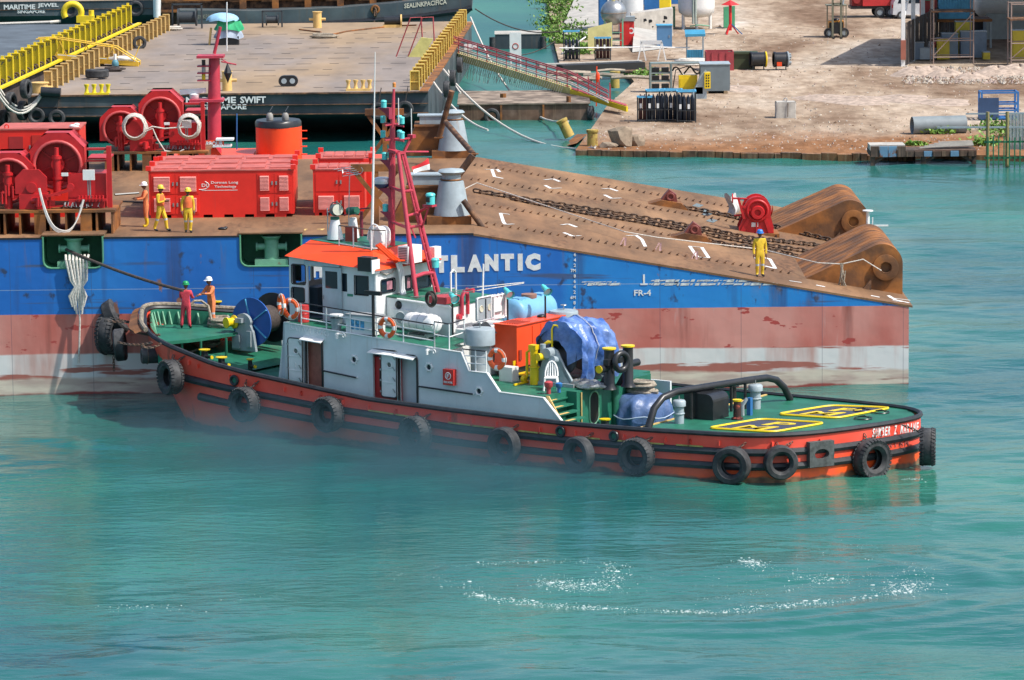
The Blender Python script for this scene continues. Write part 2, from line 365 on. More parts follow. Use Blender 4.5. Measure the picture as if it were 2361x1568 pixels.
# ---------------- shore ----------------
GZ = .36
SH_D = [(1327,346),(1368,290),(1398,246),(1462,188),(1448,170),(1412,152),(1290,146),(1277,95),(1262,0)]
shp = [tuple(G(x, y, GZ)[:2]) for x, y in SH_D]
shp = [(140., 226.), (31., 233.2)]+shp+[(2., 420.), (140., 420.)]
m_ground = bpy.data.materials.new('yard_ground'); m_ground.use_nodes = True; N = m_ground.node_tree; n = N.nodes; L = N.links; b = n['Principled BSDF']; b.inputs['Roughness'].default_value = .95; b.inputs['Specular IOR Level'].default_value = .1
geo = n.new('ShaderNodeNewGeometry')
r1 = n.new('ShaderNodeValToRGB'); L.new(wnoise(.13, 9, (1, .32, 1)), r1.inputs[0])
for p_, c_ in zip((.36, .47, .55, .66), ((.21,.14,.095,1), (.34,.26,.19,1), (.42,.335,.255,1), (.46,.39,.315,1))):
    e = r1.color_ramp.elements.new(p_); e.color = c_
r1.color_ramp.elements.remove(r1.color_ramp.elements[0])
sp = n.new('ShaderNodeSeparateXYZ'); L.new(geo.outputs['Position'], sp.inputs[0])
ad = n.new('ShaderNodeMath'); ad.operation = 'MULTIPLY_ADD'; ad.inputs[1].default_value = 16; L.new(wnoise(.2, 8, (1, .4, 1)), ad.inputs[0]); L.new(sp.outputs[1], ad.inputs[2])
mr = n.new('ShaderNodeMapRange'); mr.inputs[1].default_value = 258.; mr.inputs[2].default_value = 250.; L.new(ad.outputs[0], mr.inputs[0])
mx = n.new('ShaderNodeMix'); mx.data_type = 'RGBA'; L.new(mr.outputs[0], mx.inputs[0]); L.new(r1.outputs[0], mx.inputs[6]); mx.inputs[7].default_value = (.27,.135,.065,1)
r2 = n.new('ShaderNodeValToRGB'); L.new(wnoise(1.3, 8, (1, .4, 1)), r2.inputs[0]); r2.color_ramp.elements[0].position = .3; r2.color_ramp.elements[0].color = (.62,.58,.55,1); r2.color_ramp.elements[1].position = .68; r2.color_ramp.elements[1].color = (1.1,1.1,1.1,1)
m2 = n.new('ShaderNodeMix'); m2.data_type = 'RGBA'; m2.blend_type = 'MULTIPLY'; m2.inputs[0].default_value = 1; L.new(mx.outputs[2], m2.inputs[6]); L.new(r2.outputs[0], m2.inputs[7]); L.new(m2.outputs[2], b.inputs['Base Color'])
bp = n.new('ShaderNodeBump'); bp.inputs['Strength'].default_value = 1; bp.inputs['Distance'].default_value = .12; L.new(wnoise(1.8, 9, (1, .45, 1)), bp.inputs['Height']); L.new(bp.outputs[0], b.inputs['Normal'])
QUAY = mat('rusty_sheet_pile', (.16,.085,.05), .85, var=.4, vs=1.2, streak=.5, scol=(.4,.26,.15), col2=(.26,.12,.05), c2s=.8, bump=.5, bs=5)
mb = MB(); k = len(shp)
mb.add([(x, y, GZ) for x, y in shp], [tuple(range(k))[::-1]])
mb.add([(x, y, GZ) for x, y in shp]+[(x, y, -2) for x, y in shp], [(i, (i+1) % k, k+(i+1) % k, k+i) for i in range(k)], 1)
mb.build('ground', [m_ground, QUAY], kind='structure')
def inshore(x, y):
    c = False; j = len(shp)-1
    for i in range(len(shp)):
        xi, yi = shp[i]; xj, yj = shp[j]
        if (yi > y) != (yj > y) and x < (xj-xi)*(y-yi)/(yj-yi)+xi: c = not c
        j = i
    return c
# quay capping sheet along the water, one piece per pile bay
cap = E('quay_edge', 'low rusty sheet pile quay edge along the yard shore', 'quay', (17, 236, 0))
ex = [(shp[2][0], shp[2][1]), (23.2, 234.6)]
qe = [0.]
while qe[-1] < 1: qe.append(qe[-1]+random.uniform(.018, .06))
for i in range(len(qe)-1):
    t0, t1 = qe[i], min(1, qe[i+1])-.002
    a = [ex[0][j]+(ex[1][j]-ex[0][j])*t0 for j in (0, 1)]; c = [ex[0][j]+(ex[1][j]-ex[0][j])*t1 for j in (0, 1)]
    MB().ext([(a[0], a[1]-.28-.05*(i % 2)), (c[0], c[1]-.28-.05*(i % 2)), (c[0], c[1]+.3), (a[0], a[1]+.3)], 'z', -1.5, GZ+.02+random.uniform(-.06, .05)).build('sheet_pile', QUAY, cap, True)
# ---------------- the blue and red launch barge ----------------
NB, FB, DZ, XL, XK, XR, ZR = 153.4, 181.4, 5.95, -46., -1.4, 14.93, 3.07
KR = (DZ-ZR)/(XR-XK)
def rz_(x): return DZ-KR*(x-XK) if x > XK else DZ
def GR(px, py): return hit(px, py, (XK, 160, DZ), (KR, 0, 1))
def text(s, wd, ht, c, right, up, m, name, parent=None, world=True, bold=.0, depth=.006, skew=0., **kw):
    cu_ = bpy.data.curves.new('t', 'FONT'); cu_.body = s; cu_.size = 1; cu_.offset = bold; cu_.resolution_u = 2
    to = bpy.data.objects.new('t', cu_); COL.objects.link(to)
    dg = bpy.context.evaluated_depsgraph_get(); tm = bpy.data.meshes.new_from_object(to.evaluated_get(dg))
    V = np.array([v.co[:] for v in tm.vertices]); Fc = [tuple(p.vertices) for p in tm.polygons]
    bpy.data.objects.remove(to); bpy.data.curves.remove(cu_); bpy.data.meshes.remove(tm)
    lo, hi = V.min(0), V.max(0); sz = hi-lo; x = (V[:, 0]-lo[0])/sz[0]-.5; y = (V[:, 1]-lo[1])/sz[1]-.5
    right, up = nrm(right), nrm(up); nn = np.cross(right, up); c = np.array(c, float)
    W = [c+right*(a*wd+b_*ht*skew)+up*b_*ht for a, b_ in zip(x, y)]
    k = len(W); ec = {}
    for f in Fc:
        for i in range(len(f)):
            e = (f[i], f[(i+1) % len(f)]); ec[e] = 1
    sd = [(a, k+a, k+b_, b_) for a, b_ in ec if (b_, a) not in ec]
    mb = MB(); mb.add([p+nn*depth for p in W]+[p-nn*.01 for p in W], Fc+sd)
    return mb.build(name, m, parent, world, **kw)
FR, UPV = np.array([1., 0, 0]), np.array([0, 0, 1.])
HB = bpy.data.materials.new('barge_side_paint'); HB.use_nodes = True; N = HB.node_tree; n = N.nodes; L = N.links; b = n['Principled BSDF']; b.inputs['Roughness'].default_value = .5
geo = n.new('ShaderNodeNewGeometry'); sp = n.new('ShaderNodeSeparateXYZ'); L.new(geo.outputs['Position'], sp.inputs[0])
def mrange(f, a, c, lo=0., hi=1.):
    t = n.new('ShaderNodeMapRange'); t.inputs[1].default_value = a; t.inputs[2].default_value = c; t.inputs[3].default_value = lo; t.inputs[4].default_value = hi; L.new(f, t.inputs[0]); return t.outputs[0]
def nmix(f, a, c, mode='MIX'):
    t = n.new('ShaderNodeMix'); t.data_type = 'RGBA'; t.blend_type = mode
    if isinstance(f, float): t.inputs[0].default_value = f
    else: L.new(f, t.inputs[0])
    for s_, v in ((6, a), (7, c)):
        if isinstance(v, tuple): t.inputs[s_].default_value = (*v, 1)
        else: L.new(v, t.inputs[s_])
    return t.outputs[2]
def nmath(op, a, c=0.):
    t = n.new('ShaderNodeMath'); t.operation = op
    for i, v in enumerate((a, c)):
        if isinstance(v, (int, float)): t.inputs[i].default_value = v
        else: L.new(v, t.inputs[i])
    return t.outputs[0]
zz, xx = sp.outputs[2], sp.outputs[0]
blue = nmix(mrange(wnoise(.22, 6, (1, 1, .4)), .38, .62), (.012,.13,.47), (.02,.19,.56))
blue = nmix(mrange(xx, 1.8, 2.2), blue, nmix(mrange(wnoise(.4, 5), .35, .65), (.012,.19,.56), (.02,.24,.6)))
blue = nmix(mrange(wnoise(1.1, 8, (1, 1, .1)), .56, .74), blue, (.03,.065,.19))
blue = nmix(mrange(wnoise(1.3, 9, (.16, 1, 3.)), .63, .72), blue, (.05,.09,.2))
blue = nmix(nmath('MULTIPLY', mrange(wnoise(2.6, 8, (1, 1, .06)), .6, .72), mrange(zz, 4.2, 5.9)), blue, (.16,.1,.075))
blue = nmix(nmath('MULTIPLY', nmath('LESS_THAN', nmath('ABSOLUTE', nmath('SUBTRACT', zz, 3.98)), .014), .6), blue, (.3,.38,.5))
blue = nmix(mrange(wnoise(2.2, 9, (1, 1, .7)), .63, .7), blue, (.03,.055,.13))
blue = nmix(mrange(wnoise(1.6, 9, (1, 1, .5)), .68, .71), blue, (.24,.12,.085))
red = nmix(mrange(wnoise(.5, 8, (1, 1, .35)), .36, .62), (.5,.13,.1), (.62,.27,.225))
red = nmix(mrange(wnoise(1.6, 8, (1, 1, .15)), .62, .75), red, (.55,.38,.36))
red = nmix(mrange(wnoise(1.4, 9, (1, 1, .08)), .58, .72), red, (.3,.09,.07))
red = nmix(mrange(wnoise(1.9, 6, (.7, 1, 1.6)), .63, .65), red, (.4,.06,.05))
wht = nmix(mrange(wnoise(1.1, 9, (1, 1, .12)), .46, .66), (.7,.68,.66), (.52,.32,.28))
wht = nmix(mrange(wnoise(.7, 9, (.3, 1, 3.2)), .57, .6), wht, (.38,.13,.1))
foul = nmix(mrange(wnoise(1.2, 9, (.5, 1, 2.5)), .4, .6), (.5,.38,.32), (.66,.57,.46))
foul = nmix(mrange(wnoise(2., 8, (.3, 1, 3)), .58, .7), foul, (.3,.16,.13))
wob = nmath('MULTIPLY', nmath('SUBTRACT', wnoise(.5, 8, (1, 1, .6)), .5), .5)
z2 = nmath('ADD', zz, wob)
c = nmix(mrange(z2, .56, .66), foul, wht); c = nmix(mrange(nmath('ADD', zz, nmath('MULTIPLY', wob, .35)), 1.5, 1.56), c, red)
c = nmix(mrange(zz, 3.045, 3.055), c, blue); c = nmix(mrange(z2, .1, .03), c, (.3,.06,.05))
rst = nmath('MULTIPLY', mrange(nmath('ABSOLUTE', nmath('SUBTRACT', xx, 10.4)), 1.5, .3), mrange(wnoise(1.4, 8, (1.3, 1, .35)), .42, .6)); c = nmix(nmath('MULTIPLY', rst, mrange(zz, 3.06, 3.3)), c, (.2,.12,.06))
seam = nmath('LESS_THAN', nmath('ABSOLUTE', nmath('SUBTRACT', nmath('FRACT', nmath('DIVIDE', nmath('ADD', xx, 60), 3.05), 0), .5)), .004)
c = nmix(nmath('MULTIPLY', seam, .45), c, (.05,.06,.1)); L.new(c, b.inputs['Base Color'])
bp = n.new('ShaderNodeBump'); bp.inputs['Strength'].default_value = .6; bp.inputs['Distance'].default_value = .08; L.new(wnoise(.6, 3), bp.inputs['Height']); L.new(bp.outputs[0], b.inputs['Normal'])
barge = E('launch_barge', 'long blue and red launch barge with rusty deck and sloping ramp', 'barge', (-10, NB+14, 0))
NOT = [(G(97, 549, DZ)[0]+.02, G(235, 549, DZ)[0], 1.15), (G(553, 541, DZ)[0]+.03, G(695, 541, DZ)[0], 1.15)]   # mooring recesses cut into side and deck
mb = MB(); top = [(XL, DZ)]
for x0, x1, d in NOT:
    r = .28; top += [(x0, DZ)]+[(x0+r-r*math.cos(R_(a)), DZ-d+r-r*math.sin(R_(a))) for a in (0, 30, 60, 90)]+[(x1-r+r*math.cos(R_(a)), DZ-d+r-r*math.sin(R_(a))) for a in (90, 60, 30, 0)]+[(x1, DZ)]
side = top+[(XK, DZ), (XR, ZR), (XR, -2), (XL, -2)]
mb.add([(x, NB, z) for x, z in side], [tuple(range(len(side)))])
mb.add([(XR, NB, ZR), (XR, NB, -2), (XR, FB, -2), (XR, FB, ZR)], [(0, 1, 2, 3)])
mb.add([(XL, FB, DZ), (XK, FB, DZ), (XR, FB, ZR), (XR, FB, -2), (XL, FB, -2)], [(0, 1, 2, 3, 4)])
mb.add([(XL, NB, DZ), (XL, NB, -2), (XL, FB, -2), (XL, FB, DZ)], [(0, 1, 2, 3)])
mb.build('hull', HB, barge, True)
mb = MB(); dk = [(XL, NB)]
for x0, x1, d in NOT: dk += [(x0, NB), (x0, NB+1.3), (x1, NB+1.3), (x1, NB)]
dk += [(XK, NB), (XK, FB), (XL, FB)]; mb.add([(x, y, DZ+.004) for x, y in dk], [tuple(range(len(dk)))]); mb.build('deck', RUST, barge, True)
mb = MB(); mb.add([(XK, NB-.02, DZ), (XR+.14, NB-.02, ZR-.025), (XR+.14, FB, ZR-.025), (XK, FB, DZ), (XK, NB-.02, DZ-.08), (XR+.14, NB-.02, ZR-.1), (XR+.14, FB, ZR-.1), (XK, FB, DZ-.08)], [(0,1,2,3),(4,7,6,5),(0,4,5,1),(1,5,6,2),(2,6,7,3)]); mb.build('ramp', RUST, barge, True)
MB().box(XL, NOT[0][0]-.03, NB-.03, NB+.05, DZ-.05, DZ+.012).box(NOT[0][1]+.03, NOT[1][0]-.03, NB-.03, NB+.05, DZ-.05, DZ+.012).box(NOT[1][1]+.03, XK, NB-.03, NB+.05, DZ-.05, DZ+.012).build('gunwale', BLACK, barge, True)
for x0, x1, d in NOT:
    mb = MB(); r = .28
    pr = [(x0, DZ+.01)]+[(x0+r-r*math.cos(R_(a)), DZ-d+r-r*math.sin(R_(a))) for a in (0, 30, 60, 90)]+[(x1-r+r*math.cos(R_(a)), DZ-d+r-r*math.sin(R_(a))) for a in (90, 60, 30, 0)]+[(x1, DZ+.01)]
    k = len(pr); mb.add([(x, NB+.01, z) for x, z in pr]+[(x, NB+1.3, z) for x, z in pr], [(i, i+1, k+i+1, k+i) for i in range(k-1)]+[tuple(range(k, 2*k))])
    rec = mb.build('mooring_recess', GREEND, barge, True)
    MB().tube([(x, NB-.02, z) for x, z in pr], .035, 6).tube([(x0, NB-.02, DZ+.02), (x0, NB+1.3, DZ+.02), (x1, NB+1.3, DZ+.02), (x1, NB-.02, DZ+.02)], .04, 6).build('recess_rim', mat('rim_green', (.1,.3,.18), .5, rust=.25), rec, True)
    MB().box(x0-.06, x1+.06, NB-.03, NB+1.45, DZ+.07, DZ+.12).build('recess_cover', RUST, rec, True)
    cx = (x0+x1)/2; zb = DZ-d
    bo = MB().box(cx-.62, cx+.62, NB+.2, NB+.85, zb, zb+.22).cyl((cx, NB+.5, zb+.2), (cx, NB+.5, DZ-.08), .27, 18).lathe([(.27, -.14), (.37, -.04), (.37, 0), (0, .02)], (cx, NB+.5, DZ-.06), n=18).build('bollard', GREENM, barge, True)
    MB().cyl((cx-.52, NB+.5, zb+.68), (cx+.52, NB+.5, zb+.68), .12, 12).lathe([(.17, 0), (.17, .06), (0, .06)], (cx-.52, NB+.5, zb+.68), (-1, 0, 0), 12).lathe([(.17, 0), (.17, .06), (0, .06)], (cx+.52, NB+.5, zb+.68), (1, 0, 0), 12).build('cross_horn', GREENM, bo, True)
# cleats along the ramp
cme = MB().cyl((-.07, 0, .01), (.02, 0, .11), .024, 6).box(-.1, .0, -.03, .03, 0, .03).mesh('skid_cleat'); cme.materials.append(RUSTD)
for Y, x0, x1 in ((157., -.9, 10.9), (163.1, -1.3, 10.6), (171.9, -1.6, 10.3), (177.7, -1.5, 10.0)):
    i = 0; x = x0
    while x < x1:
        o = bpy.data.objects.new('skid_cleat', cme); COL.objects.link(o); o.parent = barge; o.location = (x+10, Y-NB-14, rz_(x)+.005); o.rotation_euler.y = math.atan(KR); x += .305
# hinge lugs: plates side by side
def lug(y0, y1, npl, xs, knots=None):
    t = E('hinge_lug', '', 'lug', (xs+1.8, (y0+y1)/2, rz_(xs+1.8)))
    prof = []; cx, cz, r = XR-.72, ZR+1.16, .78
    prof = [(xs, rz_(xs)-.02), (XR+.05, rz_(XR+.05)-.02)]+circ(cx, cz, r, 14, 0, R_(117), True)
    pw = (y1-y0)/npl
    for i in range(npl):
        a = y0+pw*i; g = pw*.11; dx = .0
        c = MB().ext(prof, 'y', a+g*.5, a+pw-g*.5, sm=False).build('plate', RUSTP, t, True)
    inner = [(xs+.25, rz_(xs)+.02), (XR-.02, rz_(XR))]+circ(cx, cz, r-.03, 12, 0, R_(117), True)
    MB().ext(inner, 'y', y0+.1, y1-.1).build('spacer', RUSTD, t, True)
    for yy, sgn in ((y0, -1),):
        MB().lathe([(.23, .1), (.47, .1), (.5, .092), (.5, 0)], (cx+.12, yy, cz-.12), (0, sgn, 0), 28).build('boss', RUSTP, t, True)
        hole = MB().lathe([(.23, .102), (.23, -.25), (.0, -.25)], (cx+.12, yy, cz-.12), (0, sgn, 0), 20).build('pin_hole', mat('dark_hole', (.02,.012,.008), .8), t, True)
        mb = MB()
        for j in range(4): mb.torus((cx+.12, yy-.06+.08*j, cz-.12), (0, 1, 0), .215, .022, 18, 6)
        mb.build('pin_bush', RUSTP, t, True)
        MB().ext([(cx-.75, rz_(cx-.75)), (cx-.45, rz_(cx-.45)), (cx-.45, rz_(cx-.45)+.42)], 'y', yy-.25, yy-.01).build('gusset', RUSTD, t, True)
    return t
l1 = lug(156.4, 163.0, 9, 11.25); l1['label'] = 'nearer rusty hinge lug of stacked plates at the low ramp corner'; l1['group'] = 'hinge lugs at the end of the ramp'
l2 = lug(171.3, 177.6, 9, 11.1); l2['label'] = 'farther rusty hinge lug behind the small red winch'; l2['group'] = 'hinge lugs at the end of the ramp'
# lettering and marks on the side
y_ = NB-.012; WP = mat('lettering_white', (.8,.8,.78), .5, var=.12, vs=6)
def sideD(px, py): return GY(px, py, NB)
def stext(s, x0, x1, y0, y1, name='lettering', m=WP, bold=.02):
    a, c = sideD(x0, y1), sideD(x1, y0); d = sideD((x0+x1)/2, (y0+y1)/2)
    text(s, c[0]-a[0], c[2]-a[2]-.0, (d[0], y_, d[2]), FR, UPV, m, name, barge, bold=bold)
for ch, x0, x1, y0, y1 in [('H', 718, 746, 598, 640), ('A', 958, 992, 590, 630), ('T', 1003, 1033, 589, 629), ('L', 1040, 1071, 588, 628), ('A', 1078, 1112, 587, 627), ('N', 1118, 1149, 586, 625), ('T', 1155, 1185, 585, 624), ('I', 1194, 1205, 585, 624), ('C', 1211, 1246, 584, 624)]: stext(ch, x0, x1, y0, y1, bold=.085 if ch != 'I' else .03)
for ch, x0, x1 in [('O', 1010, 1024), ('R', 1026, 1039), ('E', 1042, 1054)]: stext(ch, x0, x1, 663, 677)
for i, s_ in enumerate(['6', '4', '2', '7M', '8', '6', '4', '2', '6M', '8', '6', '4']):
    yy = 587+12.35*i; w_ = 5 if len(s_) == 1 else 12; stext(s_, 1328-w_-(i*.1), 1328-i*.1, yy-3.8, yy+3.8, 'draft_mark')
stext('FR-4', 1462, 1501, 668, 682, 'frame_mark')
a = sideD(1485, 645); MB().box(a[0]-.04, a[0]+.03, y_-.004, y_+.02, a[2]-.16, a[2]+.2).box(a[0]-.14, a[0]+.13, y_-.006, y_+.02, a[2]-.2, a[2]-.14).build('frame_mark', WP, barge, True)
mb = MB(); rg = random.Random(4)
for x0, x1, yy, hh in ((1500, 1750, 647, 2.2), (1495, 1790, 655, 2.6), (1345, 1430, 655, 2.4), (1340, 1420, 650, 1.2)):
    x = x0
    while x < x1:
        w_ = rg.uniform(4, 22); h_ = hh*rg.uniform(.7, 1.5); a = sideD(x, yy+h_+rg.uniform(-1, 1)); c = sideD(min(x+w_, x1), yy-h_); x += w_+rg.uniform(-3, 7)*rg.random()
        mb.add([(a[0], y_, a[2]), (c[0], y_, a[2]+.01), (c[0]+.04, y_, c[2]), (a[0]+.05, y_, c[2]-.01)], [(0, 1, 2, 3)])
mb.build('paint_scrape', mat('scraped_white', (.7,.72,.7), .7, var=.35, vs=7), barge, True)
# white survey marks on the ramp, rounded outlines
def ramp_strip(pts, name, w_=.13, closed=False, m=WP):
    P = [GR(x, y)+np.array([0, 0, .012]) for x, y in pts]; mb = MB()
    for a, c in zip(P[:-1], P[1:]): mb.bar(a, c, w_, .006)
    mb.build(name, m, barge, True)
for pts in ([(1118,391),(1146,391),(1152,397)], [(1134,391),(1140,408),(1160,412)], [(1255,415),(1275,413),(1290,419)], [(1257,428),(1270,435),(1293,434)], [(1388,436),(1405,435),(1424,441)], [(1394,450),(1410,458),(1431,457)],
            [(1175,495),(1154,492),(1161,513),(1165,518),(1184,517)], [(1294,519),(1310,517),(1329,524)], [(1300,537),(1320,545),(1338,544)], [(1444,544),(1466,543),(1480,553),(1488,569)], [(1590,568),(1618,571),(1634,595),(1608,593),(1590,568)],
            [(1764,595),(1775,598),(1788,620),(1764,614)], [(1740,591),(1748,602)], [(1820,648),(1848,652)], [(1882,658),(1902,662)], [(2008,682),(2028,686)], [(2050,687),(2098,693)], [(2048,682),(2064,692),(2096,699)], [(2058,694),(2090,697)]): ramp_strip(pts, 'survey_mark')
mb = MB()
for x, y in ((1600,470),(1612,482),(1620,490),(1632,505)):
    p = GR(x+8, y+4); mb.add([(p[0]-.25, p[1]-.5, rz_(p[0]-.25)+.012), (p[0]+.05, p[1]-.7, rz_(p[0]+.05)+.012), (p[0]+.3, p[1]+.5, rz_(p[0]+.3)+.012), (p[0], p[1]+.8, rz_(p[0])+.012)], [(0, 1, 2, 3)])
mb.build('rain_puddle', mat('puddle', (.06,.07,.09), .05), barge, True)
mb = MB(); 
for i, x in enumerate((560, 610, 660, 700, 740)):
    p = G(x, 531-i*.6, DZ); mb.cb((p[0], p[1], DZ+.01), (.3, .1, .006), rz=.3).cb((p[0]+.05, p[1]-.2, DZ+.01), (.1, .3, .006))
mb.build('deck_mark', YELO, barge, True)
MB().box(XR+.0, XR+.4, 163.5, 164, -1, 1.75).build('skeg', HB, barge, True)
# fairlead cones with trapezoid stools
def fairlead(c, label, rot=0):
    t = E('fairlead_stool', label, 'fairlead', c, 0, 'grey cone fairleads on the barge deck')
    MB().box(-.95, .75, -.6, .6, 0, .32).build('pedestal', RUSTP, t)
    MB().lathe([(.7, .32), (.68, .42), (.5, 1.45), (.47, 1.62)], n=24).build('cone', GREYL, t)
    MB().lathe([(.47, 1.6), (.36, 1.66), (.36, 1.86), (.42, 1.9), (.52, 1.98), (.45, 2.06), (.001, 2.12)], n=24).torus((0, 0, 1.68), (0, 0, 1), .4, .035, 20, 6, m=1).build('roller_head', [GREYL, RUSTP], t)
    tr = [(-2.35, 0), (-.35, 0), (-.35, 1.3), (-1.7, 1.3)]
    MB().ext(tr, 'y', .5, .58).ext(tr, 'y', 2.3, 2.38).box(-1.75, -.3, .45, 2.45, 1.3, 1.38).add([(-2.35, .5, 0), (-2.35, 2.4, 0), (-1.7, 2.4, 1.3), (-1.7, .5, 1.3)], [(0, 1, 2, 3)]).build('stool', RUSTP, t)
    MB().box(-1.5, -.35, .7, 1.5, 1.4, 1.75).box(-1.6, -.3, .65, 1.55, 1.75, 1.8).build('chock', GREYL, t)
    return t
f1 = fairlead(G(1042, 514, DZ), 'grey rust-streaked cone fairlead beside the top of the ramp')
f2 = fairlead(G(1033, 362, DZ)+np.array([.25, 0, 0]), 'grey cone fairlead at the far deck edge under a leaning pipe brace')
def brace(a, c, r, label):
    d = np.array(a)
    t = E('pipe_brace', label, 'brace', d, 0, 'bent pipe braces by the ramp head')
    MB().cyl(a, c, r, 10).build('pipe', RUSTD, t, True)
    MB().cb((a[0], a[1], a[2]+.02), (.4, .3, .04)).build('foot_plate', RUSTP, t, True); return t
pj = GY(1090, 358, 170.)
brace(G(1113, 525, DZ-.1), GY(1068, 462, 156.2), .11, 'grey pipe prop leaning left against the near grey cone')
brace(GY(1049, 415, 170.), pj, .15, 'thick pipe leaning right up to a bent joint')
brace(GY(1092, 356, 171.), GY(1028, 282, 178.), .12, 'long thin pipe leaning left from the bent joint')
brace(GY(1012, 318, 178.5), GY(1042, 210, 178.), .13, 'steep dark pipe rising beside the far grey cone')
# timber gallows on the deck
def gallows(px, py, h, label, wd=1.9):
    c = G(px, py, DZ); t = E('timber_gallows', label, 'trestle', c, 0, 'rusty T-shaped trestles on the deck')
    MB().bar((0,0,0), (0,0,h), .2, .2).build('post', RUSTP, t); MB().box(-wd/2, wd/2, -.12, .12, h, h+.28).build('cross_beam', RUSTP, t)
    for s_ in (-1, 1):
        MB().bar((s_*.85*wd/2, 0, h), (s_*.06, 0, h-.95), .13, .16).build('brace', RUSTP, t)
        MB().bar((s_*.75, 0, 0), (s_*.06, 0, .95), .13, .16).build('foot', RUSTP, t)
    return t
gallows(868, 518, 2.05, 'brown T-shaped trestle right of the double red enclosure')
gallows(888, 370, 2.0, 'brown T-shaped trestle at the far deck edge', 1.7)
# deck chains made of links
lk = MB(); pts = [(.105*math.cos(a)+(.07 if math.cos(a) > 0 else -.07), .085*math.sin(a), 0) for a in np.linspace(0, 2*math.pi, 12, endpoint=False)]
lk.tube(pts, .036, 5, closed=True); lkm = lk.mesh('chain_link'); lkm.materials.append(CHAIN)
def chain(path, label, step=.25, sc_=1., m=None, group=None, name='anchor_chain'):
    P = [np.array(p, float) for p in path]; t = E(name, label, 'chain', P[0], 0, group); d0 = 0; i = 0
    seg = [np.linalg.norm(b_-a_) for a_, b_ in zip(P[:-1], P[1:])]; tot = sum(seg); s_ = 0; k = 0
    while s_ < tot:
        q = s_; j = 0
        while j < len(seg)-1 and q > seg[j]: q -= seg[j]; j += 1
        d = nrm(P[j+1]-P[j]); p = P[j]+d*q
        o = bpy.data.objects.new('chain_link', m or lkm); COL.objects.link(o); o.parent = t
        o.location = tuple(p-P[0]); qt = Vector(d).to_track_quat('X', 'Z'); o.rotation_mode = 'QUATERNION'
        o.rotation_quaternion = qt @ Matrix.Rotation(R_(20 if k % 2 else 105), 4, 'X').to_quaternion(); o.scale = (sc_,)*3
        s_ += step*sc_; k += 1
    return t
def onramp(pts, dz=.1):
    out = []
    for a, c in zip(pts[:-1], pts[1:]):
        for t in np.linspace(0, 1, 8, endpoint=False): out.append(GR(a[0]+(c[0]-a[0])*t, a[1]+(c[1]-a[1])*t)+np.array([0, 0, dz]))
    out.append(GR(*pts[-1])+np.array([0, 0, dz])); return out
gch = 'rusty chains laid down the ramp'
chain(onramp([(1101,446),(1230,467),(1420,497),(1640,535),(1720,553),(1890,570)]), 'long rusty chain down the middle of the ramp', group=gch)
chain(onramp([(1185,463),(1330,492),(1480,516),(1630,545),(1740,566),(1868,585)]), 'second long rusty chain close beside the middle one', group=gch)
chain(onramp([(1572,482),(1640,494),(1680,502),(1790,528),(1930,562)]), 'rusty chain leading under the small red winch to the far lug', group=gch)
chain(onramp([(1612,555),(1680,570),(1745,577),(1800,586),(1845,597)]), 'short rusty chain running behind the man in yellow', group=gch)
# towing brackets
def bracket(px, py, label):
    c = GR(px, py); t = E('chain_stopper', label, 'stopper', c, 0, 'chain stoppers on the ramp')
    MB().ext([(-.95, .12), (-.1, 0), (.9, -.2), (.55, .16), (-.3, .3)], 'y', -.45, .45).build('wedge', RUSTP, t)
    MB().ext([(-.3, .3), (.4, .15), (.35, .5), (.05, .72), (-.15, .5)], 'y', -.25, .25).torus((.1, -.27, .42), (0, 1, 0), .14, .05, 12, 6).build('jaw', mat('dull_maroon', (.2,.05,.04), .6), t); return t
bracket(1540, 475, 'maroon chain stopper on a wedge near the far edge of the ramp')
bracket(1595, 552, 'maroon chain stopper on a wedge left of the man in yellow')
# guide line with tell-tales
gl = [GY(1062, 440, 157.), GR(1100, 450)+[0, 0, .5], GR(1440, 555)+[0, 0, .35], GR(1515, 568)+[0, 0, .35], GR(1760, 593)+[0, 0, .3], GY(1885, 606, 156.2), GY(1940, 609, 156.1), GY(1990, 598, 156.1), GY(2032, 624, 156.1)]
tl = MB().tube(gl, .022, 6).build('guard_rope', ROPEW, None, True, 'thin white rope strung down the ramp to the near lug', 'rope', loc=tuple(gl[0]))
for i, (px, py) in enumerate(((1441, 566), (1522, 578), (1606, 598))):
    p = GR(px, py)+[0, 0, .3]; a = MB(); q = tuple(p-gl[0])
    for s_ in (-1, 1): a.add([(q[0], q[1], q[2]), (q[0]+.06*s_, q[1]-.02, q[2]+.02), (q[0]-.08+.12*s_, q[1]-.05, q[2]-.42), (q[0]-.16+.1*s_, q[1]-.05, q[2]-.38)], [(0, 1, 2, 3)])
    a.build('marker_tape', mat('striped_tape', (.7,.45,.45), .7, var=.3, vs=25), tl)
mb = MB(); hk = GY(1941, 609, 156.1)
for i in range(4): mb.tube([hk+np.array([.03*i-.05, -.05, .05]), hk+np.array([.1*math.sin(i*2), -.08-.03*i, -.5]), hk+np.array([.15*math.cos(i*1.7), -.1, -.85]), hk+np.array([-.05+.06*i, -.06, -.25])], .025, 5)
mb.build('rope_hank', ROPE, None, True, 'hank of brown rope hanging on the near lug', 'rope', loc=tuple(hk))
